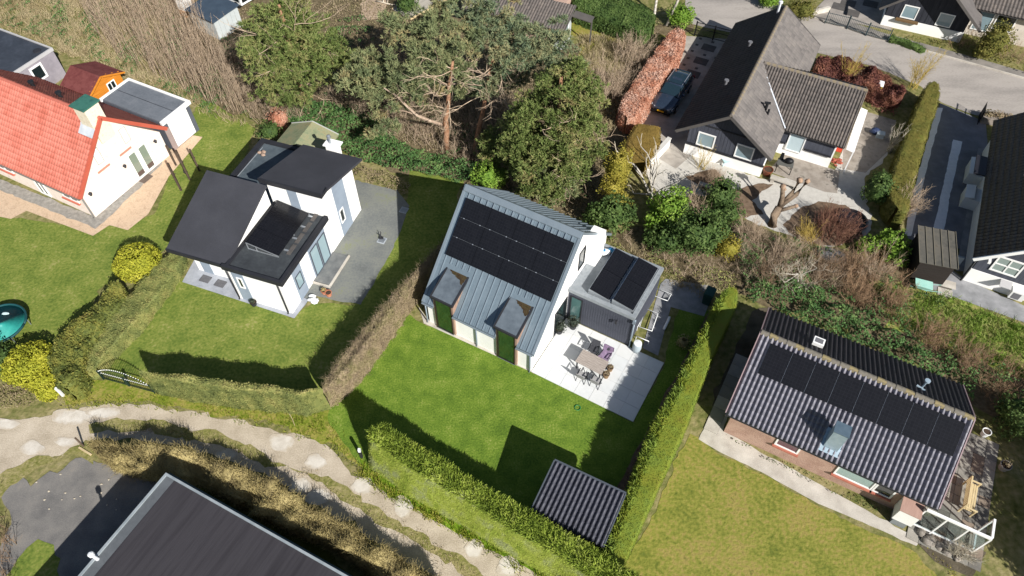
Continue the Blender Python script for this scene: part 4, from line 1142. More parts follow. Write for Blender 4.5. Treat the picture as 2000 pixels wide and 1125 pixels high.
# white glazed wind screen at the end of the bungalow
WSN = thing('wind_screen', OD + uD * 9.72 + vD * -.35, R(-29), 'white framed glass wind screen at the corner of the brick bungalow', 'screen')
b = MB()
b.bar((0, 0, 1.95), (2.85, 0, 1.95), .12, .12).bar((0, 0, .25), (2.85, 0, .25), .08)
for x in (0, .95, 1.9, 2.85):
    b.bar((x, 0, 0), (x, 0, 1.9), .07)
b.bar((2.85, .06, 1.95), (2.85, 1.05, 1.95), .1).bar((2.85, .06, .25), (2.85, 1.05, .25), .08).bar((2.85, 1.05, 0), (2.85, 1.05, 1.95), .07)
b.build('frame', WHITEP, WSN)
SCG = bpy.data.materials.new('clear_glass')
SCG.use_nodes = True
_n = SCG.node_tree
_m = _n.nodes.new('ShaderNodeMixShader'); _t = _n.nodes.new('ShaderNodeBsdfTransparent'); _g = _n.nodes.new('ShaderNodeBsdfGlossy')
_g.inputs['Roughness'].default_value = .05
_m.inputs[0].default_value = .12
_t.inputs[0].default_value = (.85, .9, .9, 1)
_n.links.new(_t.outputs[0], _m.inputs[1]); _n.links.new(_g.outputs[0], _m.inputs[2]); _n.links.new(_m.outputs[0], _n.nodes['Material Output'].inputs[0])
for x in (0, .95, 1.9):
    MB().box(x + .04, x + .91, -.008, .008, .29, 1.88).build('pane', SCG, WSN)
MB().box(2.842, 2.858, .12, 1.0, .29, 1.9).build('pane', SCG, WSN)

# ================================================================ the black roofed house at the right edge
OE = Vector((28.2, 27.65, 0))
HE = thing('house', OE, R(-27), 'white walled house with big black tile roof at the right edge', 'house')
MB().extr_y([(-.15, 0), (7.2, 0), (7.2, 2.4), (3.5, 5.7), (-.15, 2.45)], .3, 13.6).build('wall', BLACKCLAD, HE)
MB().box(-.2, 7.25, .25, 13.65, 0, 1.12).build('plinth', WHITE, HE)
EZ, ERZ, EXR = 2.4, 5.95, 3.4
se = (ERZ - EZ) / (EXR + .6)
MB().slab([(-.6, -.25, EZ - .05), (EXR, -.25, ERZ - .05), (EXR, 14.1, ERZ - .05), (-.6, 14.1, EZ - .05)], .1).slab([(EXR + .002, -.25, ERZ - .05), (7.5, -.25, EZ - .05), (7.5, 14.1, EZ - .05), (EXR + .002, 14.1, ERZ - .05)], .1).build('roof', UND, HE)
BT = mat('black_glazed_tile', ['#1e1e24', '#26262c', '#2e2e33'], .5, .8, 8, rnd=.4, spec=.45)
tiles(HE, (-.6, 14.1, EZ), (0, -1, 0), (1, 0, se), 14.35, math.hypot(EXR + .6, ERZ - EZ), 46, 15, BT, FLATT, .035, seed=8)
MB().bar((-.62, -.3, EZ - .05), (EXR, -.3, ERZ - .05), .08, .22).bar((EXR, -.3, ERZ - .05), (7.5, -.3, EZ - .05), .08, .22).build('barge_board', WHITEP, HE)
MB().box(.15, .3, -.25, .25, 2.35, 2.5).build('rafter_end', WHITEP, HE)
win(HE, (1.35, .3, 1.5), 0, 1.5, 1.25, 2, 2, WHITEP, glassmat('soft_glass', '#8e9b98', .15), .1)
ac = MB().box(2.3, 3.1, -.2, .25, .25, .85).build('air_conditioner', mat('ac_white', ['#d6d6d4'], .5), HE)
MB().lathe([(.22, .3), (.22, .32)], (2.7, 0), 4).box(2.42, 2.85, -.215, -.2, .32, .78).build('fan_grille', mat('grey_vent', []), ac)
MB().slab([(1.5, -.28, 1.0), (2.15, -.28, 1.0), (2.15, .25, 1.12), (1.5, .25, 1.12)], .04).build('wall_shelf', mat('pale_trim', []), HE)
b = MB()
for y0, y1 in ((9.5, 11.4), (6.9, 8.3)):
    b.slab([(-1.15, y0, .95), (-.62, y0, 1.1), (-.62, y1, 1.1), (-1.15, y1, .95)], .06)
    b.box(-1.12, -.2, y0 + .05, y1 - .05, 0, .9)
b.build('bay_window', WHITEP, HE)
MB().slab([(-1.35, 7.7, 2.42), (-.55, 7.7, 2.42), (-.55, 9.7, 2.42), (-1.35, 9.7, 2.42)], .1).build('porch_roof', BT, HE)
pipe_down(HE, -.3, .2, .0, 2.3, DRAIN, .06)
MB().lathe([(.06, 4.2), (.06, 4.7), (.1, 4.72), (.1, 4.8)], (.9, 6.5), 8).tube([(.8, 6.4, 4.2), (1.1, 6.6, 4.3)], .04, 6).build('roof_vent', mat('grey_vent', []), HE)

# carport-like store with a corrugated roof, beside it
cpO = G(1775, 525)
CPo = OE + frame(-15)[0] * 0
CP = thing('lean_to', G(1772, 547), R(-15), 'small lean-to store with grey ribbed sheet roof by the driveway', 'shed')
b = MB()
b.box(.1, 2.05, .15, 2.6, 0, 1.75)
b.build('wall', mat('tarred_board', ['#241f1c', '#2c2623'], .85, 2, stretch=(.5, .5, 8)), CP)
SHEET = mat('weathered_sheet', ['#45443f', '#514f49', '#5c5850', '#4e4638'], .8, .9, 9, bump=.15, scale2=5.0)
for k in range(5):
    MB().slab([(-.05 + k * .44, -.1, 1.86), (.37 + k * .44, -.1, 1.86), (.37 + k * .44, 2.75, 2.15), (-.05 + k * .44, 2.75, 2.15)], .05).build('roof_panel', SHEET, CP)
b = MB()
for k in range(6):
    b.bar((-.07 + k * .44, -.12, 1.88), (-.07 + k * .44, 2.75, 2.17), .03, .05)
b.build('roof_batten', mat('pale_batten', ['#6c675a'], .8), CP)
for k in range(7):
    MB().box(.1, 2.05, .11, .15, .05 + k * .24, .27 + k * .24).build('plank', mat('tarred_board', []), CP)

# ================================================================ garden shed with ribbed tile roof
GS = thing('garden_shed', Vector((2.23, 15.8, 0)), R(-27), 'garden shed with dark ribbed tile roof where the two conifer hedges meet', 'shed')
MB().box(.5, 3.75, -3.4, -1.1, 0, 2.0).build('wall', mat('tarred_board', []), GS)
gz0, gz1, gy0, gy1 = 2.1, 2.5, -3.62, -1.0
sg = (gz1 - gz0) / (gy1 - gy0)
MB().slab([(.33, gy0, gz0 - .04), (3.98, gy0, gz0 - .04), (3.98, gy1, gz1 - .04), (.33, gy1, gz1 - .04)], .08).build('roof', UND, GS)
TS = mat('blue_grey_tile', ['#34353e', '#3c3d47', '#454650', '#4f4f56'], .55, 1.2, 8, rnd=.4, spec=.4)
tiles(GS, (.33, gy0, gz0), (1, 0, 0), (0, 1, sg), 3.65, math.hypot(gy1 - gy0, gz1 - gz0), 15, 8, TS, ROLL, .11, single=lambda c, r: True, seed=9)
MB().bar((.31, gy0, gz0 + .04), (.31, gy1, gz1 + .04), .06, .14).bar((4.0, gy0, gz0 + .04), (4.0, gy1, gz1 + .04), .06, .14).bar((.31, gy1 + .03, gz1 + .05), (4.0, gy1 + .03, gz1 + .05), .08, .12).build('verge_trim', mat('slate_frame', []), GS)

# ================================================================ dark flat roof at the bottom edge
Pc = G(323.8, 922.8, 3.1)
gu = (G(672, 1120, 3.1) - Pc).normalized()
gv = -Vector((-gu.y, gu.x, 0))
ga = math.atan2(gu.y, gu.x)
GB = thing('building', Vector((Pc.x, Pc.y, 0)), ga, 'large building with brown bitumen flat roof and pale metal edge', 'building')
MB().box(.25, 14.5, -11.75, -.25, 0, 2.85).build('wall', mat('dark_brick_wall', ['#3c332e', '#463c36'], .9, 2), GB)
BROWNR = mat('brown_bitumen', ['#2c2a2e', '#333135', '#3a383c', '#302e32'], .85, 1.2, 9, bump=.12, bscale=30, spec=.2, scale2=4.5, amt2=.5, stretch=(1, .06, 1))
MB().box(.6, 14.7, -11.9, -.12, 2.85, 3.04).build('roof', BROWNR, GB)
MB().box(.12, .598, -11.9, -.12, 2.85, 3.03).build('roof_strip', mat('grey_strip', ['#4c5054', '#575b5f', '#616569'], .7, .8, 8, scale2=4.0), GB)
b = MB()
b.box(0, .11, -12, -.11, 2.82, 3.1); b.box(0, 14.8, -.11, 0, 2.82, 3.1)
b.build('roof_edge', mat('pale_edge', ['#8e979c', '#9ea6aa', '#adb4b8'], .5, 1.5, metal=.3), GB)
MB().box(0, 14.8, .003, .12, 2.7, 2.86).build('gutter', mat('green_grey', ['#3e4c4c', '#4a5858'], .5), GB)
gp = G(185, 1088, 3.3)

def to_local(o_loc, ang, p):
    d = Vector((p.x - o_loc[0], p.y - o_loc[1], p.z))
    c, s = math.cos(-ang), math.sin(-ang)
    return Vector((d.x * c - d.y * s, d.x * s + d.y * c, d.z))
lp = to_local((Pc.x, Pc.y), ga, gp)
MB().lathe([(.09, 3.0), (.07, 3.35), (.06, 3.5), (.13, 3.56), (.13, 3.72), (.06, 3.78)], (lp.x, lp.y), 10).build('vent_pipe', mat('white_flue', []), GB)

# ================================================================ buildings along the top edge
# chalet across the street
uF, vF = frame(-25)
OF = G(1720, 48)
lenF = 6.3
HF = thing('house', OF, R(-25), 'black gabled chalet with white plinth across the street', 'house')
MB().extr_y([(0, .9), (lenF, .9), (lenF, 2.5), (lenF / 2, 5.0), (0, 2.5)], 0, 9).build('wall', mat('dark_navy_board', ['#26282f', '#2e3038', '#363840'], .7, 2, stretch=(6, 6, .4)), HF)
MB().box(-.05, lenF + .05, -.06, 9, 0, .9).build('plinth', WHITE, HF)
for i in range(14):
    xx = i * lenF / 14
    zt = 2.45 + min(xx + .2, lenF - xx - .2) * .79
    MB().box(xx + .015, xx + lenF / 14 - .015, -.03, 0, .95, zt).build('plank', mat('dark_navy_board', []), HF)
MB().slab([(-.7, -1.2, 2.0), (lenF / 2, -1.2, 5.2), (lenF / 2, 9.3, 5.2), (-.7, 9.3, 2.0)], .12).slab([(lenF / 2 + .002, -1.2, 5.2), (lenF + .9, -1.2, 1.95), (lenF + .9, 9.3, 1.95), (lenF / 2 + .002, 9.3, 5.2)], .12).build('roof', TR, HF)
MB().bar((-.7, -1.24, 1.95), (lenF / 2, -1.24, 5.15), .06, .2).build('barge_board', mat('grey_board', []), HF)
MB().bar((lenF / 2 + .02, -1.24, 5.14), (lenF + .9, -1.24, 1.9), .06, .2).build('barge_board', mat('grey_board', []), HF)
for x in (1.75, 4.55):
    win(HF, (x, -.03, 1.05), 0, 1.2, 1.15, 1, 1, WHITEP, MATS['bright_glass'], .08)
MB().slab([(.9, -.35, .98), (2.7, -.35, .98), (2.7, -.05, .98), (.9, -.05, .98)], .14).build('flower_box', mat('planter_wood', ['#6a5438'], .9), HF)
MB().extr_x([(1.6, 0), (8, 0), (8, 2.6), (4.8, 4.4), (1.6, 2.6)], lenF + .06, 15).build('wing_wall', mat('beige_render', ['#b9b0a4', '#c5bcb0', '#cec6bb'], .9, 1.2, 8), HF)
MB().slab([(lenF - .5, 1.1, 2.5), (15.3, 1.1, 2.5), (15.3, 4.8, 4.6), (lenF - 2.4, 4.8, 4.6)], .1).build('wing_roof', UND, HF)
tiles(HF, (lenF - .4, 1.1, 2.56), (1, 0, 0), (0, 1, 2.1 / 3.7), 9.4, 4.25, 34, 12, TW, ROLL, .06, seed=11)
win(HF, (lenF + 1.2, 1.57, .55), 0, 1.3, 1.85, 1, 1, WHITEP, MATS['bright_glass'], .08, 'glass_door')
win(HF, (lenF + 2.75, 1.57, .95), 0, 1.5, 1.45, 1, 1, WHITEP, GLASSD, .08)
for k, (x, z) in enumerate(((lenF + .45, .75), (lenF + 2.0, .45), (lenF + 5.2, 1.6), (lenF + 5.0, .9), (lenF + 5.6, .4))):
    MB().box(x - .06, x + .06, 1.57, 1.6, z - .04, z + .04).build('wall_vent', FASCIA, HF)

# grey roofed bungalow half hidden behind the pines
OH = G(1060, 80)
HH = thing('house', OH, R(-22), 'grey tiled bungalow roof half hidden behind the pines', 'house')
MB().box(-6.3, 1.0, -.2, 7, 0, 2.2).build('wall', mat('pink_brick', ['#a58a7c', '#b39a8c'], .9, 3, 8), HH)
MB().slab([(-6.8, 1.6, 2.95), (.2, 1.6, 2.95), (.2, 8.5, 5.4), (-6.8, 8.5, 5.4)], .12).build('roof', TR, HH)
tiles(HH, (-6.8, 1.6, 2.97), (1, 0, 0), (0, 1, 2.45 / 6.9), 7.0, 7.3, 26, 18, TR, FLATT, .025, seed=12)
MB().slab([(-6.9, -1.2, 2.1), (2.2, -1.2, 2.1), (2.2, 1.55, 2.85), (-6.9, 1.55, 2.85)], .08).build('lower_roof', UND, HH)
tiles(HH, (-6.9, -1.2, 2.13), (1, 0, 0), (0, 1, .75 / 2.75), 9.1, 2.85, 38, 8, TW, ROLL, .06, seed=13)
MB().bar((2.24, -1.2, 2.12), (2.24, 1.55, 2.88), .06, .18).build('barge_board', mat('grey_board', []), HH)
MB().bar((.24, 1.6, 2.95), (.24, 8.5, 5.4), .06, .2).build('barge_board', mat('grey_board', []), HH)
MB().box(1.0, 2.0, -.6, 1.4, 0, 1.9).build('porch_wall', mat('pale_plank', ['#a7adad', '#b5baba'], .8), HH)
MB().slab([(2.25, .6, 2.5), (3.9, .6, 2.3), (3.9, 1.5, 2.3), (2.25, 1.5, 2.5)], .08).bar((3.85, 1.0, 0), (3.85, 1.0, 2.25), .1).build('porch_roof', mat('grey_board', []), HH)
win(HH, (2.0, .2, .2), R(90), .8, 1.7, 1, 1, WHITEP, GLASSP, .08)

# small shed and boxes at the top left
o_ = G(408, 68)
TS_ = thing('garden_shed', o_, R(-35), 'small dark roofed shed with pale grey end wall behind the dry reeds', 'shed')
MB().extr_x([(0, 0), (2.6, 0), (2.6, 1.7), (0, 1.7)], -1.8, 1.4).build('wall', mat('pale_plank', []), TS_)
MB().slab([(-2, -.15, 1.75), (1.55, -.15, 1.75), (1.55, 2.75, 2.0), (-2, 2.75, 2.0)], .08).build('roof', mat('navy_felt', ['#33404e', '#3c4a58'], .7, 1.5), TS_)
for k in range(6):
    MB().box(1.4, 1.43, .02 + k * .43, .43 + k * .43, .02, 1.66).build('plank', mat('pale_plank', []), TS_)
o_ = G(366, 28)
PH = thing('play_hut', o_, R(-27), 'little white hut with orange base behind the dry reeds', 'hut')
MB().box(-.5, .5, -.4, .6, 0, .55).build('base', ORW, PH)
MB().box(-.45, .45, -.36, .56, .55, 1.7).build('wall', WHITEP, PH)
MB().slab([(-.6, -.5, 1.75), (.6, -.5, 1.75), (.6, .7, 1.9), (-.6, .7, 1.9)], .08).build('roof', WHITEP, PH)
# ================================================================ planting: builders
def leafmat(name, cols, trans=.25, rnd=.55, scale=.9, rough=.7):
    return mat(name, cols, rough, scale, 4, spec=.2, rnd=rnd, trans=trans)
BARK = mat('grey_bark', ['#5c5044', '#6e6053', '#80705f', '#4c4238'], .95, 4, 8, bump=.6, bscale=18, spec=.05)
PBARK = mat('pine_bark', ['#7a5a44', '#8e6a52', '#9c7a62', '#6a4e3c'], .95, 4, 8, bump=.6, bscale=15, spec=.05)
TWIGT = mat('tan_twig', ['#978470', '#aa9680', '#bba892', '#857260'], .9, 1, 4, rnd=.6, spec=.1)
TWIGB = mat('brown_twig', ['#7a6450', '#8d7660', '#a0886e', '#6a5444'], .9, 1, 4, rnd=.6, spec=.1)
TWIGP = mat('pale_twig', ['#a39a88', '#b5ac9a', '#c2baa8', '#8d8474'], .9, 1, 4, rnd=.6, spec=.1)
TWIGR = mat('dark_red_twig', ['#5a3c36', '#704e44', '#866452', '#9a7c64'], .9, 1, 4, rnd=.7, spec=.1)
TWIGY = mat('yellow_twig', ['#98823c', '#a8924a', '#b5a05c', '#8a7440'], .9, 1, 4, rnd=.6, spec=.1)
TWIGO = mat('russet_twig', ['#836a54', '#967c62', '#a88c70', '#745e4c'], .9, 1, 4, rnd=.6, spec=.1)

def resample(L, n):
    L = np.array([(p[0], p[1]) for p in L], float)
    d = np.r_[0, np.cumsum(np.linalg.norm(np.diff(L, axis=0), axis=1))]
    t = np.linspace(0, d[-1], n)
    return np.stack([np.interp(t, d, L[:, 0]), np.interp(t, d, L[:, 1])], 1), d[-1]
def hedge(name, label, left, right, h, m, leaf_top=(.13, 90), leaf_side=(.09, 90), wob=.08, seed=1, cat_='hedge', group=None, core=None, ends=True, hvar=.0, tilt=.7, aspect=.5, spiky=0.0, corner=.12, topnoise=0.0, rtop=.5, rside=.5, split=None, twiggy=0, leaf_right=None, batter=(0, 0), flat_top=False, end_r=.9):
    """a clipped or loose hedge between two edge lines (left when walking along it); leaves all over an uneven body"""
    rg = np.random.default_rng(seed)
    _, ln = resample(left, 4)
    n = max(6, int(ln / .22))
    A, _ = resample(left, n)
    B, _ = resample(right, n)
    mid, half = (A + B) / 2, (B - A) / 2
    d = np.linspace(0, ln, n)
    hw = np.linalg.norm(half, axis=1).mean()
    if ends:
        rr = min(hw, ln / 3, end_r)
        e = np.minimum(d, ln - d)
        k = np.sqrt(np.clip(1 - np.clip(1 - e / rr, 0, 1) ** 2, .03, 1))
        half = half * k[:, None]
    hh = h * (1 + hvar * vnoise(rg, mid, 1.6)) if hvar else np.full(n, float(h))
    # cross-section (t in -1..1 across, z in 0..1)
    c = corner
    prof = np.array([(-1, 0), (-1.02, .35), (-1.0, .7), (-1, 1 - c), (-1 + c * .5, 1 - c * .2), (-.75, 1.0), (-.4, 1.01), (0, 1.0), (.4, 1.01), (.75, 1.0), (1 - c * .5, 1 - c * .2), (1, 1 - c), (1.0, .7), (1.02, .35), (1, 0)])
    k = len(prof)
    P = np.empty((n, k, 3))
    P[..., :2] = mid[:, None, :] + half[:, None, :] * prof[None, :, 0:1]
    P[..., 2] = hh[:, None] * prof[None, :, 1]
    bl = np.where(prof[:, 0] < 0, batter[0], -batter[1]) * prof[:, 1]
    P[..., :2] += unit(half)[:, None, :] * (bl * np.abs(prof[:, 0]))[None, :, None]
    flat = P.reshape(-1, 3)
    hd = unit(np.c_[half, np.zeros(n)])
    Nrm = np.empty_like(P)
    sidew = np.clip((np.abs(prof[:, 0]) - .7) / .3, 0, 1) * np.sign(prof[:, 0])
    topw = np.clip((prof[:, 1] - .8) / .2, 0, 1)
    Nrm[:] = hd[:, None, :] * sidew[None, :, None]
    Nrm[..., 2] += topw[None, :]
    Nrm = unit(Nrm)
    off = wob * (vnoise(rg, flat, .55) * .7 + vnoise(rg, flat, .2) * .4)
    if flat_top:
        off = off * np.where(np.tile((prof[:, 0] > -.3) & (prof[:, 1] > .9), n), .3, 1.0)
    off += topnoise * topw[None, :].repeat(n, 0).ravel() * vnoise(rg, flat, 1.0)
    P = (flat + Nrm.reshape(-1, 3) * off[:, None]).reshape(n, k, 3)
    P[:, 0, 2] = 0
    P[:, -1, 2] = 0
    idx = np.arange(n * k).reshape(n, k)
    Q = np.stack([idx[:-1, :-1], idx[:-1, 1:], idx[1:, 1:], idx[1:, :-1]], -1).reshape(-1, 4)
    core_in = (P - Nrm * .07)
    core_in[..., 2] = np.maximum(core_in[..., 2], 0)
    parts = [(core_in.reshape(-1, 3), Q)]
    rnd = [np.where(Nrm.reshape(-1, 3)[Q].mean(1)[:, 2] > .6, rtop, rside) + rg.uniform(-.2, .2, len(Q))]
    # leaves
    q = P.reshape(-1, 3)[Q]
    ar = .5 * np.linalg.norm(np.cross(q[:, 2] - q[:, 0], q[:, 3] - q[:, 1]), axis=1)
    nq = Nrm.reshape(-1, 3)[Q].mean(1)
    istop = nq[:, 2] > .6
    if split is not None:      # the left part of the top is loose like the left side
        tm = np.tile((prof[:-1, 0] + prof[1:, 0]) / 2, n - 1)
        istop &= tm > split
        nq[(tm <= split) & (nq[:, 2] > .6), 0] += 0
    isright = (~istop) & np.tile(((prof[:-1, 0] + prof[1:, 0]) / 2 > .6), n - 1)
    for sel, (sz, den), rc in ((istop, leaf_top, rtop), (~istop & ~isright, leaf_side, rside), (isright, leaf_right or leaf_side, rside)):
        ids = np.nonzero(sel)[0]
        if not len(ids) or not den: continue
        cnt = int(ar[ids].sum() * den)
        pick = rg.choice(ids, cnt, p=ar[ids] / ar[ids].sum())
        u, v = rg.random(cnt), rg.random(cnt)
        X = q[pick]
        pt = X[:, 0] * ((1 - u) * (1 - v))[:, None] + X[:, 1] * (u * (1 - v))[:, None] + X[:, 2] * (u * v)[:, None] + X[:, 3] * ((1 - u) * v)[:, None]
        nn_ = nq[pick]
        pt = pt + nn_ * rg.uniform(-.05, sz * .5, cnt)[:, None]
        if spiky and sz > .1:
            D = nn_ + .75 * rg.normal(size=(cnt, 3))
            D[:, 2] = np.abs(D[:, 2])
            parts.append(needles(rg, pt - nn_ * .05, D, sz * 1.6, sz * spiky))
        else:
            parts.append(leaves(rg, pt, nn_, sz * .5, aspect, .28 if flat_top else tilt))
        # clumps share a tone
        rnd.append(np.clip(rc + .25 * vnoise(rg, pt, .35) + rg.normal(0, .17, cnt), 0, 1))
    if twiggy:
        pick = rg.choice(len(Q), int(twiggy * ln))
        u = rg.random((len(pick), 1))
        pt = q[pick, 0] * (1 - u) + q[pick, 2] * u
        D = unit(nq[pick] * .5 + np.array([0, 0, .6]) + .7 * rg.normal(size=(len(pick), 3)))
        tv, tq = tubes(np.stack([pt - D * .1, pt + D * .12 + .03 * rg.normal(size=pt.shape), pt + D * rg.uniform(.2, .45, (len(pick), 1))], 1), .011, .004)
        parts.append((tv, tq))
        rnd.append(np.clip(rg.normal(.55, .3, len(tq)), 0, 1))
    V, Qa = cat(parts)
    o = link(name, qmesh(name, V, Qa, m, np.concatenate(rnd)))
    return tag(o, label, cat_, group)

def sphere_pts(rg, n):
    return unit(rg.normal(size=(n, 3)))
def foliage(name, blobs, m, size=.12, dens=70, seed=1, parent=None, core=.72, shell=(.75, 1.08), aspect=.55, lump=.18, up=.3, tilt=.8, low=-.75):
    """leaves through the outer part of a set of overlapping ellipsoids (x,y,z,rx,ry,rz), with lumps and gaps"""
    rg = np.random.default_rng(seed)
    parts, rnd = [], []
    for (x, y, z, rx, ry, rz) in blobs:
        rad = np.array([rx, ry, rz])
        area = 4 * math.pi * ((rx * ry) ** 1.6 / 3 + (rx * rz) ** 1.6 / 3 + (ry * rz) ** 1.6 / 3) ** (1 / 1.6)
        n = int(area * dens)
        u = sphere_pts(rg, n)
        u = u[u[:, 2] > low]
        n = len(u)
        k = rg.uniform(shell[0], shell[1], n) + lump * vnoise(rg, u * rad, .35 * float(rad.mean()) + .12)
        pt = np.array([x, y, z]) + u * rad * k[:, None]
        nr = unit(u / rad)
        nr[:, 2] += up
        parts.append(leaves(rg, pt, nr, size * .5, aspect, tilt))
        rnd.append(np.clip(.5 + .32 * vnoise(rg, pt, .4) + rg.normal(0, .2, n), 0, 1))
        if core:
            b = MB().blob((x, y, z), tuple(rad * core), 10, 7, .14, random.Random(seed))
            f4 = [f for f in b.f if len(f) == 4]
            f3 = [f for f in b.f if len(f) == 3]
            Qc = np.array(f4 + [(f[0], f[1], f[2], f[2]) for f in f3][:0])
            parts.append((np.array(b.v), Qc))
            rnd.append(rg.uniform(.1, .5, len(Qc)))
    V, Q = cat(parts)
    ok = V[:, 2] > 0.0
    V[:, 2] = np.where(ok, V[:, 2], .01)
    return link(name, qmesh(name, V, Q, m, np.concatenate(rnd)), parent)

def stemset(rg, base, n, height, spread, lean=(0, 0), k=4, curve=.25, r0=.018, r1=.005, twigs=4, tw_len=.45, out=None):
    """n stems from base points with side twigs; returns [(V,Q)]"""
    base = np.asarray(base, float)
    B = base[rg.integers(len(base), size=n)] if len(base) != n else base
    H = height * rg.uniform(.55, 1.15, n)
    a = rg.uniform(0, 2 * np.pi, n)
    s = spread * np.sqrt(rg.random(n))
    D = np.c_[np.cos(a) * s + lean[0], np.sin(a) * s + lean[1], np.ones(n)]
    D = unit(D) * H[:, None]
    t = np.linspace(0, 1, k)
    C = np.c_[rg.normal(size=(n, 2)), np.zeros(n)] * (curve * H * .35)[:, None]
    P = B[:, None, :] + D[:, None, :] * t[None, :, None] + C[:, None, :] * (t * t)[None, :, None]
    parts = [tubes(P, r0 * rg.uniform(.7, 1.3, n), r1)]
    if twigs:
        m_ = n * twigs
        i = rg.integers(n, size=m_)
        tt = rg.uniform(.3, .98, m_)
        f = tt * (k - 1)
        j = np.minimum(f.astype(int), k - 2)
        w = (f - j)[:, None]
        S = P[i, j] * (1 - w) + P[i, j + 1] * w
        dr = unit(P[i, j + 1] - P[i, j] + .0) + .75 * rg.normal(size=(m_, 3))
        dr[:, 2] += .25
        L = tw_len * rg.uniform(.5, 1.3, m_) * (1.15 - .5 * tt)
        E = S + unit(dr) * L[:, None]
        M_ = (S + E) / 2 + .1 * L[:, None] * rg.normal(size=(m_, 3))
        parts.append(tubes(np.stack([S, M_, E], 1), r1 * 1.3, r1 * .5))
    return parts
def bare_shrub(name, label, px, r, height, m, n=60, spread=.5, lean=(0, 0), twigs=6, tw=.5, seed=1, cat_='shrub', group=None, r0=.018, r1=.006, curve=.3):
    rg = np.random.default_rng(seed)
    p = G(*px)
    a = rg.uniform(0, 6.28, n)
    q = r * np.sqrt(rg.random(n))
    base = np.c_[q * np.cos(a), q * np.sin(a), np.zeros(n)]
    V, Q = cat(stemset(rg, base, n, height, spread, lean, curve=curve, r0=r0, r1=r1, twigs=twigs, tw_len=tw))
    o = link(name, qmesh(name, V, Q, m, rg.random(len(Q))), loc=(p.x, p.y, 0))
    return tag(o, label, cat_, group)
def thicket(name, label, poly, dens, height, m, spread=.4, lean=(0, 0), twigs=3, tw=.4, seed=1, r0=.015, r1=.005, curve=.3, k=4):
    rg = np.random.default_rng(seed)
    P = scatter(rg, GP(poly), dens)
    keep = vnoise(rg, P, 1.2) > -.75
    P = P[keep]
    base = np.c_[P, np.zeros(len(P))]
    V, Q = cat(stemset(rg, base, len(base), height, spread, lean, curve=curve, r0=r0, r1=r1, twigs=twigs, tw_len=tw, k=k))
    o = link(name, qmesh(name, V, Q, m, rg.random(len(Q))))
    return tag(o, label, kind='stuff')
def cover(name, label, poly, m, dens=90, size=.12, h=.5, scale=.8, seed=1, base=.05, thr=-2, aspect=.6, tilt=.6, z0=0.0, layers=.35):
    """low leafy ground cover on an uneven surface"""
    rg = np.random.default_rng(seed)
    P = scatter(rg, GP(poly), dens)
    hn = vnoise(rg, P, scale)
    P, hn = P[hn > thr], hn[hn > thr]
    z = base + h * np.clip(.5 + .5 * hn, 0, 1.2) * (1 - layers * rg.random(len(P)))
    nr = np.c_[.4 * rg.normal(size=(len(P), 2)), np.ones(len(P))]
    V, Q = leaves(rg, np.c_[P, z + z0], nr, size * .5, aspect, tilt)
    o = link(name, qmesh(name, V, Q, m, np.clip(.5 + .3 * vnoise(rg, np.c_[P, z], .5) + rg.normal(0, .2, len(P)), 0, 1)))
    return tag(o, label, kind='stuff')
def tufts(name, label, poly, m, dens=6, blades=14, length=.3, width=.012, seed=1, spread=.12, lean=.6, thr=-2, nscale=.9):
    rg = np.random.default_rng(seed)
    P = scatter(rg, GP(poly), dens)
    P = P[vnoise(rg, P, nscale) > thr]
    n = len(P)
    B = np.repeat(np.c_[P, np.zeros(n)], blades, 0)
    B[:, :2] += spread * rg.normal(size=(len(B), 2))
    D = np.c_[lean * rg.normal(size=(len(B), 2)), np.ones(len(B))]
    V, Q = needles(rg, B, D, length, width)
    r = np.repeat(np.clip(.5 + .35 * vnoise(rg, P, .8), 0, 1), blades) + rg.normal(0, .2, len(B))
    o = link(name, qmesh(name, V, Q, m, np.clip(r, 0, 1)))
    return tag(o, label, kind='stuff')

def branching(rg, start, d, length, r, depth, out, wig=.25, split=3, fall=.68, up=.15, ang=.7):
    """recursive limbs; out[level] collects (path, r0, r1)"""
    k = 5
    p = np.array(start, float)
    d = unit(np.array(d, float))
    path = [p.copy()]
    for i in range(k - 1):
        d = unit(d + wig * rg.normal(size=3) * .5 + np.array([0, 0, up * .3]))
        p = p + d * length / (k - 1)
        path.append(p.copy())
    r1 = r * .6
    out.append((depth, np.array(path), r, r1))
    if depth > 0:
        for s in range(split + (rg.random() < .4)):
            t = rg.uniform(.35, 1.0) if s else 1.0
            i = min(int(t * (k - 1)), k - 2)
            st = path[i] + (path[i + 1] - path[i]) * (t * (k - 1) - i)
            nd = unit(d + ang * rg.normal(size=3) + np.array([0, 0, up]))
            branching(rg, st, nd, length * fall * rg.uniform(.7, 1.2), r * (.6 if s == 0 else .45), depth - 1, out, wig, split, fall, up, ang)
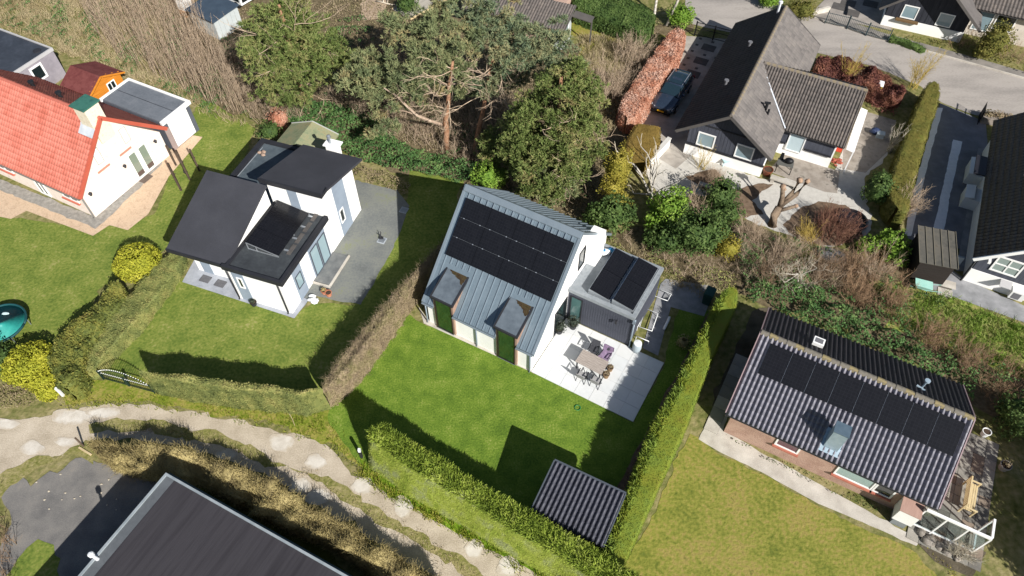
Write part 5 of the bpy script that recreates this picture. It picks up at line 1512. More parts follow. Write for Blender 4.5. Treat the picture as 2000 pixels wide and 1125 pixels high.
def bare_tree(name, label, px, starts, m_trunk, m_twig, depth=4, seed=1, split=3, fall=.66, wig=.3, up=.15, ang=.7, cat_='tree', group=None, rtip=.004):
    rg = np.random.default_rng(seed)
    p = G(*px)
    t = thing(name, (p.x, p.y, 0), 0, label, cat_, group)
    out = []
    for d, L, r in starts:
        branching(rg, (0.06 * rg.normal(), .06 * rg.normal(), -.02), d, L, r, depth, out, wig, split, fall, up, ang)
    big = [o for o in out if o[0] >= depth - 1]
    small = [o for o in out if o[0] < depth - 1]
    V, Q = tubes(np.array([o[1] for o in big]), [o[2] for o in big], [o[3] for o in big], 7)
    link('trunk', qmesh('trunk', V, Q, m_trunk, rg.random(len(Q)), smooth=True), t)
    if small:
        V, Q = tubes(np.array([o[1] for o in small]), [max(o[2], rtip) for o in small], [max(o[3], rtip * .7) for o in small], 3)
        link('twigs', qmesh('twigs', V, Q, m_twig, rg.random(len(Q))), t)['kind'] = 'stuff'
    return t

def pine_puffs(rg, C, rad, tufts_=26, nd=13, length=.24, width=.017):
    """needle tufts on clumps of centre C (n,3) and radius rad (n)"""
    n = len(C)
    u = sphere_pts(rg, n * tufts_).reshape(n, tufts_, 3)
    u[..., 2] = np.abs(u[..., 2]) * .9 - .25 * rg.random((n, tufts_))
    T = C[:, None, :] + u * (rad[:, None] * rg.uniform(.45, 1.0, (n, tufts_)))[..., None] * np.array([1, 1, .62])
    T = T.reshape(-1, 3)
    U = u.reshape(-1, 3)
    P = np.repeat(T, nd, 0)
    D = np.repeat(U, nd, 0) * .8 + .75 * rg.normal(size=(len(P), 3)) + np.array([0, 0, .35])
    V, Q = needles(rg, P, D, length, width)
    tone = np.repeat(np.clip(.5 + .2 * rg.normal(size=n), 0, 1), tufts_ * nd)
    return V, Q, np.clip(tone + rg.normal(0, .16, len(Q)), 0, 1)
def pine(name, label, px, trunk, limbs, clumps, m_needles, seed=1, r=.2, group='pine trees behind the gardens', tufts_=26, width=.017, length=.24, nd=13, branches=None):
    """trunk: points relative to the base; limbs: list of (points, r0); clumps: (x,y,z,radius) relative to the base"""
    rg = np.random.default_rng(seed)
    p = G(*px)
    t = thing(name, (p.x, p.y, 0), 0, label, 'tree', group)
    b = MB()
    tr = np.array(trunk, float)
    q = np.linspace(0, 1, 9)
    s = np.linspace(0, 1, len(tr))
    fine = np.stack([np.interp(q, s, tr[:, i]) for i in range(3)], 1)
    fine[1:-1, :2] += rg.normal(0, .04, (7, 2))
    b.tube(fine, list(np.linspace(r, r * .4, 9)), 8)
    b.build('trunk', PBARK, t, smooth=True)
    cl = np.array(clumps, float)
    lb = MB()
    for pts, r0 in limbs:
        lb.tube(pts, list(np.linspace(r0, r0 * .35, len(pts))), 6)
    # a branch from the trunk to every clump
    for c in cl:
        z = max(tr[0][2] + .8, c[2] - .5 - .25 * math.hypot(c[0], c[1]))
        ft = np.array([np.interp(min(z, tr[-1][2]), tr[:, 2], tr[:, i]) for i in range(3)])
        m_ = (ft + c[:3]) / 2 + np.array([rg.normal(0, .25), rg.normal(0, .25), -.2 + rg.normal(0, .15)])
        if not branches and rg.random() < .3: lb.tube([ft, m_, c[:3]], [.035, .024, .01], 5, cap=False)
    if branches:
        out = []
        nb_, bl_, za, zb_ = branches
        for i in range(nb_):
            z = rg.uniform(za, min(zb_, tr[-1][2] * .97))
            st = [np.interp(z, tr[:, 2], tr[:, j]) for j in range(3)]
            a = rg.uniform(0, 6.28)
            branching(rg, st, (math.cos(a), math.sin(a), rg.uniform(-.05, .45)), bl_ * rg.uniform(.5, .9), .045, 2, out, .35, 3, .6, .1, .55)
        bv, bq = tubes(np.array([q_[1] for q_ in out]), [max(q_[2], .008) for q_ in out], [max(q_[3] * .7, .005) for q_ in out], 4)
        link('branches', qmesh('branches', bv, bq, TWIGT, rg.random(len(bq))), t)['kind'] = 'stuff'
    if limbs:
      o = lb.build('limb', PBARK if not limbs else mat('pale_limb', ['#8d7866', '#a08c7a', '#b2a08e'], .9, 4, 8), t)
    V, Q, rn = pine_puffs(rg, cl[:, :3], cl[:, 3], tufts_, nd, length, width)
    link('crown', qmesh('crown', V, Q, m_needles, rn), t)
    return t
def clumps_in(rg, c, rad, n, size, hollow=.45):
    """clump centres spread through the outer part of an ellipsoid"""
    u = sphere_pts(rg, n)
    k = rg.uniform(hollow, 1, n) ** .6
    P = np.array(c) + u * np.array(rad) * k[:, None]
    return [(x, y, z, size * rg.uniform(.7, 1.3)) for x, y, z in P if z > .8]
# ================================================================ hedges
CONIF = leafmat('conifer_leaf', ['#4c5e20', '#62742a', '#829438', '#a0ac4c', '#98a070'], .2)
CONIF2 = leafmat('clipped_conifer_leaf', ['#5c702e', '#74883a', '#7a8832', '#7e842e', '#84763a'], .2)
BEECHB = leafmat('winter_hedge_leaf', ['#6c5e4c', '#837460', '#96866c', '#7c7650', '#a2937a'], .15)
IVYG = leafmat('ivy_leaf', ['#495430', '#60693d', '#7a7f49', '#979359', '#857759'], .15)
IVYD = leafmat('dark_ivy_leaf', ['#2e4624', '#426034', '#5a7a44', '#7a8c54'], .15)
LAUR = leafmat('laurel_leaf', ['#3a4626', '#525c2e', '#6c7238', '#86823e', '#6e6440'], .2)
YELL = leafmat('golden_leaf', ['#707626', '#93962e', '#afad3a', '#c3bd52'], .25)
COPPER = leafmat('copper_beech_leaf', ['#9a624a', '#b07860', '#c2927a', '#d0b09e', '#a27a64'], .25)
OLIVE = leafmat('olive_hedge_leaf', ['#515826', '#646630', '#787038', '#6a7232'], .2)
MIXH = leafmat('yellow_brown_leaf', ['#766849', '#8e805a', '#a39566', '#b2a270', '#7c7848'], .2)
RUSS = leafmat('russet_leaf', ['#4e3030', '#66403a', '#805444', '#957058'], .2)
EVER = leafmat('evergreen_leaf', ['#2c4020', '#40562a', '#586c38', '#788a50'], .2)
BRIGHT = leafmat('bright_leaf', ['#4e6a24', '#64842e', '#809c3e', '#9cb058'], .25)
FORS = leafmat('yellow_blossom', ['#6c7030', '#8c8434', '#a09440', '#b0a45c'], .25)
DRYT = leafmat('dry_thuja', ['#5c4c28', '#74602f', '#86703a', '#6c6430'], .15)
BLADE = leafmat('grass_blade', ['#55681c', '#748228', '#8f9238', '#a89c58'], .2)
BLADET = leafmat('tan_blade', ['#847656', '#988a68', '#ab9d7e', '#7a784e'], .15)

def xy(px, z=0.0):
    return [(p.x, p.y) for p in GP(px, z)]
hedge('hedge', 'tall bright green conifer hedge between the mown lawn and the gravel lane',
      xy([(713, 911), (796, 972), (887, 1021), (978, 1078), (1072, 1128), (1160, 1190)]),
      xy([(742, 822), (891, 914), (1046, 1004), (1182, 1082), (1215, 1105)], 2.95) + xy([(1300, 1160)], 2.95), 2.95, CONIF, (.12, 440), (.055, 300), .06, 21, spiky=.2, rtop=.5, rside=.95, batter=(.55, 0), end_r=.3, topnoise=.06, corner=.06)  # paler side tone paints in the sunlight on the lane face
hedge('hedge', 'long flat topped conifer hedge between the white patio and the bungalow',
      xy([(1416, 562), (1385, 627), (1352, 692), (1323, 752), (1276, 832), (1242, 926), (1218, 986), (1188, 1067), (1166, 1130), (1140, 1190)], 2.2),
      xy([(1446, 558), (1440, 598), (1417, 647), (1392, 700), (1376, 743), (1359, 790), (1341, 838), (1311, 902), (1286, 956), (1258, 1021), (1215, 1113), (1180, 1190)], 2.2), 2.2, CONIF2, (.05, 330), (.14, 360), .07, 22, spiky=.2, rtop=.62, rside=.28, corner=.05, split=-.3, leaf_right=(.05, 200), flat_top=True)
hedge('hedge', 'bare brownish hedge between the two white houses',
      xy([(899, 436), (817, 519), (739, 608), (671, 690), (625, 754)], 2.2),
      xy([(908, 480), (818, 592), (756, 676), (700, 753), (652, 797)]), 2.2, BEECHB, (.08, 240), (.08, 220), .12, 23, hvar=.06, tilt=1.3, twiggy=160)
hedge('hedge', 'low broad ivy hedge on the left of the gate by the white house',
      xy([(332, 486), (256, 566), (224, 606), (168, 690), (158, 728)], 1.0), xy([(376, 508), (352, 552), (280, 648), (226, 704), (200, 738)]), 1.05, IVYG, (.085, 300), (.08, 260), .1, 24, hvar=.06, tilt=1.1)
hedge('hedge', 'low ivy hedge along the lane to the right of the gate',
      xy([(286, 727), (400, 739), (500, 752), (600, 766), (628, 760)], 2.2), xy([(296, 768), (380, 788), (480, 802), (600, 814), (642, 800)]), 2.35, IVYG, (.09, 300), (.08, 280), .1, 25, hvar=.04, tilt=1.1, rtop=.66, rside=.42, end_r=.3)
hedge('hedge', 'lumpy laurel hedge below the round golden bush',
      xy([(216, 548), (200, 582), (165, 604), (125, 652), (102, 672), (96, 704), (112, 762)], 1.3), xy([(252, 560), (226, 606), (192, 652), (168, 690), (160, 725), (152, 760)], 1.3), 1.4, LAUR, (.15, 150), (.13, 120), .14, 26, hvar=.12, tilt=.9, topnoise=.14)
hedge('hedge', 'yellow brown winter hedge curving along the lower side of the lane',
      xy([(170, 858), (245, 858), (350, 876), (437, 900), (525, 936), (612, 988), (680, 1025), (751, 1068), (842, 1124), (900, 1170)], 1.4),
      xy([(180, 884), (243, 916), (318, 916), (413, 944), (525, 1010), (616, 1046), (694, 1087), (728, 1120), (780, 1190)], 1.4), 1.4, MIXH, (.09, 190), (.08, 120), .2, 27, hvar=.1, tilt=1.3, topnoise=.2, twiggy=260)
hedge('hedge', 'copper leaved beech hedge beside the parked car',
      xy([(1310, 54), (1284, 94), (1239, 155), (1212, 198), (1202, 216)], 1.7), xy([(1343, 56), (1330, 103), (1296, 151), (1266, 197), (1246, 234)], 1.7), 1.7, COPPER, (.15, 160), (.13, 130), .09, 28, hvar=.04, tilt=.9, topnoise=.06)
hedge('hedge', 'tall olive green hedge along the dark driveway',
      xy([(1813, 156), (1793, 202), (1770, 262), (1753, 309), (1740, 351), (1735, 386)], 1.8), xy([(1839, 162), (1834, 202), (1817, 249), (1799, 311), (1785, 371), (1773, 425)], 1.8), 1.8, OLIVE, (.06, 300), (.1, 140), .08, 29, rtop=.6, rside=.35, hvar=.03)
hedge('hedge', 'dark red leaved hedge along the street behind the chalet',
      xy([(1596, 112), (1640, 118), (1700, 130), (1740, 150), (1772, 170)], 1.1), xy([(1588, 138), (1640, 158), (1695, 168), (1730, 186), (1760, 200)], 1.1), 1.0, RUSS, (.15, 210), (.14, 150), .3, 30, hvar=.25, tilt=1.3, topnoise=.35, twiggy=120)
hedge('hedge', 'square brown topped thuja hedge in front of the parked car',
      xy([(1243, 240), (1222, 272), (1212, 322)], 1.6), xy([(1292, 246), (1290, 276), (1262, 314)], 1.6), 1.6, DRYT, (.05, 330), (.12, 120), .06, 31, ends=False, rtop=.55, rside=.8)
hedge('hedge', 'dark green clipped hedge at the top edge beside the small yellowish lawn',
      xy([(1128, -30), (1200, -12), (1262, 10), (1290, 26)], 1.7), xy([(1110, 6), (1160, 24), (1225, 48), (1262, 66)], 1.7), 1.7, EVER, (.15, 110), (.15, 110), .14, 32, hvar=.06)
hedge('hedge', 'low dark hedge in front of the chalet across the street',
      xy([(1738, 66), (1770, 76), (1812, 90)], .4), xy([(1734, 74), (1768, 85), (1808, 99)], .4), .4, EVER, (.12, 90), (.12, 90), .12, 33, hvar=.2)

# ================================================================ golden bushes and leafy shrubs
def bush(label, px, z, r, m, seed, size=.14, dens=110, extra=(), name='bush', cat_='bush', group=None, flat=.85, **kw):
    p = G(px[0], px[1], z)
    bl = [(0, 0, z, r, r, z * flat if z > .4 else .4)]
    bl = [(0, 0, z, r, r, max(z * .95, .35))]
    for (dx, dy, zz, rr) in extra:
        bl.append((dx, dy, zz, rr, rr, rr * .85))
    o = foliage(name, bl, m, size, dens, seed, **kw)
    o.location = (p.x, p.y, 0)
    return tag(o, label, cat_, group)
bush('round golden leaved bush beside the black mono-pitch roof', (268, 512), 1.0, 1.36, YELL, 41, .13, 240, lump=.05, shell=(.88, 1.05), core=.8, low=-1)
bush('golden leaved bush with a low side lobe near the lane', (60, 708), .9, 1.3, YELL, 42, .14, 220, extra=((.85, -1.0, .6, .75), (1.35, -1.6, .45, .55), (-.6, -.3, .7, .9)), lump=.08, shell=(.85, 1.06), core=.8, low=-1)
bush('dark green bush at the left edge behind the teal trampoline', (-12, 705), .8, 1.2, EVER, 43, .15, 100)
bush('tall yellow flowering shrub behind the grey metal roof', (1205, 335), 2.3, .85, FORS, 44, .12, 150, extra=((-.35, -.9, 1.7, .8), (.25, .7, 2.4, .6), (.1, -1.6, 1.2, .8)), lump=.3)
bush('dark laurel nearest the chimney of the grey metal roof', (1190, 420), 1.3, 1.25, EVER, 45, .2, 95, extra=((.9, .5, 1.1, .9), (-.7, .5, .9, .8)), lump=.3)
bush('bright green laurel in the middle of the shrub bed', (1311, 410), 1.5, 1.15, BRIGHT, 46, .22, 95, extra=((-.8, -.5, 1.0, .8), (.6, -.7, 1.1, .7)), lump=.3)
bush('dark green bush against the white gravel garden', (1407, 385), 1.4, 1.1, EVER, 47, .16, 100, extra=((.5, .9, 1.2, .8), (.4, -1.1, 1.1, .9)), lump=.3)
bush('broad dark green bush at the centre of the shrub bed', (1362, 455), 1.5, 1.6, EVER, 48, .19, 100, extra=((1.1, .6, 1.0, 1.1), (-.9, .8, 1.2, 1.0)), lump=.3)
bush('low dark bush above the black extension', (1303, 468), .9, 1.1, EVER, 49, .17, 95, extra=((-.9, .3, .7, .7),), lump=.3)
bush('yellowish speckled bush at the right end of the shrub bed', (1424, 484), .8, .75, FORS, 50, .12, 130, extra=((-.5, .7, .8, .7),), lump=.3)
bush('dark evergreen shrub beside the gravel bend', (1716, 372), 1.2, .95, EVER, 51, .17, 95, extra=((.3, .7, 1.5, .7),), lump=.25)
bush('bright bamboo like shrub above the lean-to store', (1738, 470), .9, .9, BRIGHT, 52, .2, 90, extra=((.2, -.9, .7, .8),), lump=.3)
bush('small bright evergreen by the round mulch bed', (1692, 478), .6, .6, BRIGHT, 53, .2, 80, lump=.3)
bush('rounded olive evergreen in front of the beige wall', (1945, 78), 1.5, 1.25, OLIVE, 54, .16, 95, extra=((-.7, -.6, .9, .8),), lump=.25)
bush('clipped round green bush at the street corner', (1572, 18), .9, 1.05, OLIVE, 55, .12, 120, extra=((-.9, .2, .8, .8),))
bush('bright green bush at the end of the copper hedge', (1330, 30), 1.0, 1.15, BRIGHT, 56, .17, 100, lump=.2)
bush('leafy bush beyond the ridge of the chalet', (1505, -4), .8, 1.1, BRIGHT, 57, .15, 90)
bush('green bush beside the mossy shed', (527, 255), .7, .9, EVER, 58, .15, 90, lump=.3)
bush('rusty red shrub left of the mossy shed', (545, 232), .9, .8, COPPER, 59, .1, 110, lump=.3)
bush('dense green shrub at the corner behind the grey metal roof', (950, 345), 1.0, 1.1, BRIGHT, 60, .15, 100, extra=((.8, .2, .8, .8),), lump=.3)
bush('tuft of dark grass like leaves by the plank path', (795, 8), .8, 1.0, EVER, 61, .16, 100, lump=.3)
bush('small olive shrub beside the street door', (1668, 190), .5, .5, OLIVE, 62, .13, 90)

# ================================================================ pines
PINEG = leafmat('pine_needle', ['#4c563e', '#646f4c', '#7c845c', '#928e66', '#9c8660'], .1, .75)
PINEB = leafmat('blue_green_needle', ['#4a5a48', '#607056', '#788260', '#8e8c68', '#9a825c'], .1, .75)
PINED = leafmat('dense_needle', ['#42502c', '#586834', '#707e46', '#888856', '#94825c'], .12, .7)
rg_ = np.random.default_rng(99)
def rel(base, px, z):
    a, b = G(*base), G(px[0], px[1], z)
    return (b.x - a.x, b.y - a.y, z)
def multi(cl, k, f):
    out = []
    for x, y, z, r in cl:
        out.append((x, y, z, r * .8))
        for i in range(k):
            d = rg_.normal(0, f * r, 3)
            out.append((x + d[0], y + d[1], z + d[2] * .6, r * rg_.uniform(.5, .8)))
    return out
# dense tree left of the middle
c1 = clumps_in(rg_, (-.9, .2, 5.2), (2.6, 2.6, 2.9), 135, .6, .3) + clumps_in(rg_, (1.6, .3, 4.6), (2.7, 2.4, 2.7), 125, .6, .3) + clumps_in(rg_, (-.2, -1.6, 3.2), (3.0, 1.6, 1.8), 60, .55, .3) + clumps_in(rg_, (.6, 1.0, 7.2), (1.6, 1.6, 1.6), 40, .55, .3)
pine('pine_tree', 'broad dense pine standing left of its neighbours at the top', (597, 206), [(0, 0, 0), (.05, .1, 3), (0, .2, 6.5), (0, .2, 8.3)], [], c1, PINED, 71, .25, tufts_=13, width=.03, length=.24, branches=(16, 3.6, 1.5, 7.5))
# middle tree: reddish trunk, long pale limb to the left, tan and green clumps
B2 = (873, 292)
def clump_px(base, lst):
    return [rel(base, (x, y), z) + (r,) for x, y, z, r in lst]
c2 = clump_px(B2, [(765, 60, 7, .8), (790, 45, 7.4, .9), (820, 55, 7.6, .9), (845, 75, 7.6, .8), (800, 95, 7, .9), (835, 105, 7.2, .8), (870, 100, 7.5, .8), (890, 115, 7.3, .7), (905, 90, 7.8, .7), (850, 40, 8.2, .8), (880, 60, 8.2, .8), (860, 28, 8.4, .7), (810, 125, 6.2, .9), (845, 130, 6.6, .8), (885, 135, 6.6, .6), (720, 125, 5.6, .8), (700, 150, 5.0, .7), (725, 165, 4.8, .8), (745, 178, 4.4, .8), (765, 190, 4.2, .7), (790, 160, 5.2, .9), (815, 165, 5.4, .8), (800, 185, 4.8, .7), (765, 250, 2.6, .7), (770, 150, 5.6, .6), (900, 150, 5.6, .5), (855, 160, 5.6, .5), (905, 185, 4.4, .5)])
l2 = [([rel(B2, (866, 244), 2.0), rel(B2, (840, 236), 2.9), rel(B2, (815, 226), 3.5), rel(B2, (792, 205), 4.2), rel(B2, (776, 188), 4.7), rel(B2, (750, 172), 5.0)], .13),
      ([rel(B2, (812, 224), 3.5), rel(B2, (790, 217), 3.7), rel(B2, (765, 214), 3.7)], .05),
      ([rel(B2, (880, 150), 6.2), rel(B2, (905, 130), 6.6), rel(B2, (930, 140), 6.8), rel(B2, (960, 148), 6.9)], .09),
      ([rel(B2, (868, 165), 5.6), rel(B2, (838, 150), 6.0), rel(B2, (820, 147), 6.2)], .05), ([rel(B2, (870, 165), 5.5), rel(B2, (900, 163), 5.8), rel(B2, (935, 166), 6.0)], .05)]
pine('pine_tree', 'pine with a bare reddish trunk and a long pale limb reaching left', B2, [(0, 0, 0), rel(B2, (871, 240), 2.3), rel(B2, (876, 180), 5.0), rel(B2, (884, 120), 7.4)], l2, multi(c2, 8, .85), PINEG, 72, .24, tufts_=15, width=.032, length=.26, branches=(16, 2.6, 3.0, 7.2))
B3 = (928, 300)
c3 = clump_px(B3, [(940, 40, 8.2, .8), (965, 60, 8.0, .9), (990, 45, 8.2, .9), (1015, 60, 8.0, .9), (1040, 75, 7.6, .9), (1065, 90, 7.2, .9), (1090, 100, 7.0, .8), (960, 90, 7.4, .9), (985, 80, 7.8, .9), (1010, 95, 7.4, .9), (1035, 110, 7.0, .9), (1060, 125, 6.6, .8), (970, 115, 7.0, .8), (1000, 125, 6.8, .8), (1030, 135, 6.4, .8), (930, 65, 7.8, .7), (915, 45, 8.0, .7), (950, 20, 8.4, .8), (985, 150, 5.8, .7), (945, 168, 5.4, .6), (965, 172, 5.2, .6), (1010, 155, 5.6, .7), (1090, 125, 6.2, .7), (1085, 70, 7.6, .7)])
l3 = [([rel(B3, (948, 190), 4.4), rel(B3, (965, 188), 4.6), rel(B3, (985, 200), 4.2), rel(B3, (1000, 222), 3.5)], .1)]
pine('pine_tree', 'leaning pine with blue green crown over the hidden grey roof', B3, [(0, 0, 0), rel(B3, (936, 250), 2.2), rel(B3, (948, 190), 4.6), rel(B3, (960, 130), 6.6), rel(B3, (975, 90), 7.6)], l3, multi(c3, 8, .85), PINEB, 73, .2, tufts_=15, width=.032, length=.26, branches=(14, 2.6, 4.0, 7.4))
c4 = clumps_in(rg_, (.5, .2, 7.2), (2.4, 2.3, 2.3), 130, .5, .35) + clumps_in(rg_, (-1.3, .2, 5.2), (2.3, 2.1, 2.5), 125, .5, .35) + clumps_in(rg_, (1.2, -.3, 4.2), (2.2, 2.0, 2.5), 115, .5, .35) + clumps_in(rg_, (-.6, -1.4, 2.4), (2.4, 1.7, 1.9), 110, .5, .3) + clumps_in(rg_, (-2.2, .3, 3.0), (1.7, 1.5, 1.9), 70, .5, .3) + clumps_in(rg_, (1.0, .4, 8.6), (1.0, 1.0, 1.0), 16, .45, .3)
pine('pine_tree', 'big dense dark green pine close behind the grey metal roof', (1080, 366), [(0, 0, 0), (0, 0, 4), (.1, .1, 9)], [], c4, PINED, 74, .26, tufts_=13, width=.032, length=.22, branches=(14, 2.8, 1.0, 8))
c5 = clumps_in(rg_, (0, 0, 1.6), (1.8, 1.2, 1.3), 34, .7, .3)
pine('pine_tree', 'low sprawling young pine at the back corner of the grey metal roof', (1065, 395), [(0, 0, 0), (.1, .1, 1.2), (.1, .2, 2.4)], [], c5, PINEG, 75, .1, tufts_=20, width=.03)
c6 = clumps_in(rg_, (0, 0, 2.2), (2.0, 1.7, 1.7), 60, .6, .3)
pine('pine_tree', 'low bushy pine filling the gap between the dense pine and the bare trunked pine', (725, 195), [(0, 0, 0), (.1, .1, 1.5), (.1, .2, 3.4)], [], c6, PINEG, 76, .12, tufts_=15, width=.032, length=.26, branches=(10, 1.9, .6, 3))
c7 = clumps_in(rg_, (0, 0, 1.8), (1.7, 1.5, 1.5), 48, .55, .3)
pine('pine_tree', 'small pine at the foot of the leaning pine', (985, 330), [(0, 0, 0), (.1, .1, 1.2), (.1, .2, 2.8)], [], c7, PINED, 77, .1, tufts_=15, width=.032, length=.24, branches=(10, 1.6, .5, 2.6))
# birches at the top edge
for k, (x, y, lb) in enumerate(((1273, 58, 'pale birch trunk nearer the copper hedge end, left one of two'), (1300, 50, 'pale birch trunk leaning right at the top edge, right one of two'))):
    bare_tree('birch_tree', lb, (x, y), [((.08 + .05 * k, .1, 1), 7.5, .13)], mat('birch_bark', ['#b5aea2', '#c9c3b8', '#8d857a', '#d4cfc6'], .8, 5, 8), TWIGB, 4, 81 + k, 3, .5, .2, .3, .6, group='birch trees')

# ================================================================ bare trees and shrubs
bare_tree('magnolia', 'pale bare limbed tree rising from the shrub bed before the gravel garden', (1275, 385), [((-.12, .6, 1), 2.6, .09), ((.28, .45, 1), 2.4, .08), ((.5, .25, 1), 2.2, .07), ((-.6, .2, 1), 1.8, .07), ((-.8, -.2, .5), 1.4, .06), ((.1, .9, 1), 2.6, .08)], mat('silver_bark', ['#98928a', '#aba59b', '#b8b2a6', '#857e72'], .9, 6, 8, bump=.3), TWIGP, 2, 84, 2, .6, .35, .35, .55, rtip=.014)
PO = thing('pollard_tree', G(1508, 440), 0, 'thick pollarded tree with stubby fists in the gravel garden', 'tree')
_pb = G(1508, 440)
def PR(x, y, z):
    p = G(x, y, z)
    return (p.x - _pb.x, p.y - _pb.y, z)
b = MB()
b.tube([(0, 0, -.05), PR(1513, 420, .7), PR(1522, 405, 1.1)], [.34, .28, .26], 9)
b.build('trunk', BARK, PO, smooth=True)
for pts, r0 in (([PR(1522, 406, 1.0), PR(1528, 385, 1.9), PR(1529, 365, 2.7)], .15), ([PR(1523, 404, 1.1), PR(1545, 380, 1.9), PR(1562, 352, 3.0)], .16), ([PR(1523, 402, 1.2), PR(1555, 380, 2.0), PR(1577, 354, 3.1)], .14), ([PR(1518, 412, .9), PR(1535, 408, 1.2), PR(1555, 402, 1.5)], .11), ([PR(1528, 392, 1.7), PR(1527, 378, 2.1), PR(1533, 370, 2.4)], .08)):
    l = MB().tube(pts, [r0 * 1.3, r0 * 1.1, r0 * .95], 8).build('limb', BARK, PO, smooth=True)
    MB().blob(pts[-1], r0 * 1.25, 9, 7, .25, random.Random(int(pts[-1][2] * 100))).build('knuckle', mat('cut_wood', ['#8c7460', '#a58a74', '#745f4e'], .95, 8, 8, bump=.5), l, smooth=True)
bare_tree('young_tree', 'small forked tree with whitish bare branches in the bramble patch', (1556, 565), [((-.2, .25, 1), 1.6, .06), ((.35, .15, 1), 1.3, .05)], mat('silver_bark', []), TWIGP, 4, 85, 3, .68, .3, .2, .7, rtip=.006)
bare_shrub('shrub', 'dark red stemmed shrub in the round mulch bed', (1625, 455), 1.25, 1.7, TWIGR, 170, .55, (.1, 0), 9, .5, 86)
bare_shrub('shrub', 'yellow stemmed shrub left of the dark red one', (1580, 468), .5, 1.5, TWIGY, 50, .7, (-.3, .1), 6, .45, 87)
bare_shrub('shrub', 'wide tan twigged shrub leaning over the driveway', (1752, 425), .35, 2.4, TWIGT, 60, .5, (.5, .15), 14, .6, 88)
bare_shrub('shrub', 'whitish bare shrub against the olive hedge', (1735, 295), .3, 2.2, TWIGP, 14, .5, (.15, .1), 9, .6, 89, r0=.03)
bare_shrub('shrub', 'huge tan bare willow shrub left of the copper hedge', (1178, 190), 1.6, 2.8, TWIGT, 110, .45, (.15, .1), 12, .8, 90)
bare_shrub('shrub', 'second tan willow shrub, higher up beside the copper hedge', (1232, 120), 1.4, 2.2, TWIGT, 90, .5, (.1, .1), 12, .7, 91)
bare_shrub('street_shrub', 'thin yellow twigged sapling at the corner of the chalet', (1648, 165), .25, 3.0, TWIGY, 14, .45, (.05, .05), 26, .6, 92, group='yellow twigged saplings by the street')
bare_shrub('street_shrub', 'larger yellow twigged shrub at the end of the olive hedge', (1782, 172), .35, 3.2, TWIGY, 20, .5, (0, .05), 28, .7, 93, group='yellow twigged saplings by the street')
bare_shrub('shrub', 'pale yellow twigged plant before the left chalet window', (1370, 330), .3, 1.9, TWIGY, 16, .4, (0, .1), 9, .35, 94)
bare_shrub('shrub', 'brown bare shrub between the dense pine and the middle pine', (745, 130), 1.6, 2.2, TWIGB, 120, .6, (0, 0), 9, .6, 95)
bare_shrub('shrub', 'grey brown bare shrub among the laurels', (1358, 415), .7, 2.0, TWIGT, 50, .5, (0, .1), 9, .45, 96)
bare_shrub('shrub', 'low tangle of grey twigs in the rocky bed by the wind screen', (1870, 1085), .25, 1.0, TWIGP, 30, .9, (.2, .1), 12, .5, 97)
bare_shrub('shrub', 'dry brown ornamental grass below the chalet wall', (1395, 348), .5, .8, TWIGT, 160, .8, (0, 0), 2, .3, 98, r0=.008, r1=.003)
bare_shrub('shrub', 'tan ornamental grass clump left of its twin behind the wing roof', (1672, 168), .25, 1.2, TWIGT, 120, .4, (0, 0), 1, .3, 99, r0=.01, r1=.004, group='tan grass clumps behind the chalet wing')
bare_shrub('shrub', 'tan ornamental grass clump right of its twin behind the wing roof', (1690, 172), .25, 1.2, TWIGT, 120, .4, (0, 0), 1, .3, 100, r0=.01, r1=.004, group='tan grass clumps behind the chalet wing')

_t9 = np.random.default_rng(77)
for k, (x, y, h, m_, lb) in enumerate(((1460, 470, 1.9, TWIGT, 'tan twiggy shrub just right of the speckled yellow bush'), (1520, 505, 2.0, TWIGT, 'tan twiggy shrub left of the whitish forked tree'), (1600, 540, 2.2, TWIGB, 'brown twiggy shrub below the grey boulder'), (1655, 545, 2.4, TWIGO, 'russet twiggy shrub right of the grey boulder'), (1700, 540, 2.5, TWIGT, 'tall tan twiggy shrub left of the lean-to store'), (1665, 590, 2.0, TWIGO, 'russet twiggy shrub above the bungalow ridge'), (1735, 600, 1.7, TWIGO, 'low russet shrub below the lean-to store'), (1500, 550, 1.7, TWIGB, 'brown twiggy shrub above the dark slope of the bungalow'), (1800, 665, 1.6, TWIGO, 'russet shrub above the bungalow flue'), (1880, 715, 1.6, TWIGB, 'brown shrub above the right end of the bungalow ridge'))):
    bare_shrub('shrub', lb, (x, y), .45, h, m_, 34, .7, tuple(_t9.normal(0, .12, 2)), 12, .55, 170 + k, r0=.016)
# ================================================================ masses nobody could count
thicket('reeds', 'tall tan dry reeds filling the top left corner', [(120, -60), (345, -60), (410, 70), (450, 140), (505, 235), (430, 215), (330, 165), (235, 120), (190, 70)], 12, 3.0, TWIGT, .2, (-.05, .05), 3, .6, 101, .018, .006, .2)
tufts('rough_grass', 'tufts of rough tan and green grass at the top left', [(-60, -60), (330, -60), (330, 150), (400, 205), (500, 250), (420, 230), (330, 180), (230, 150), (110, 95), (0, 50), (-60, 40)], BLADET, 9, 12, .5, .022, 102, .18)
cover('ground_ivy', 'green ivy patches in the rough grass at the top left', [(0, -20), (300, -20), (400, 110), (500, 240), (420, 230), (240, 140), (120, 90), (0, 50)], IVYD, 80, .14, .45, .9, 103, thr=.05)
cover('ground_ivy', 'deep green ivy carpet behind the white house', [(560, 222), (610, 205), (700, 222), (800, 290), (905, 325), (960, 345), (905, 362), (795, 345), (690, 310), (640, 285), (560, 255)], IVYD, 190, .16, .9, 1.1, 104)
thicket('undergrowth', 'brown bare undergrowth beneath the pines', [(640, 200), (720, 120), (1000, 190), (1110, 300), (1080, 400), (940, 350), (860, 300), (760, 270)], 12, 1.6, TWIGT, .7, (0, 0), 6, .6, 105)
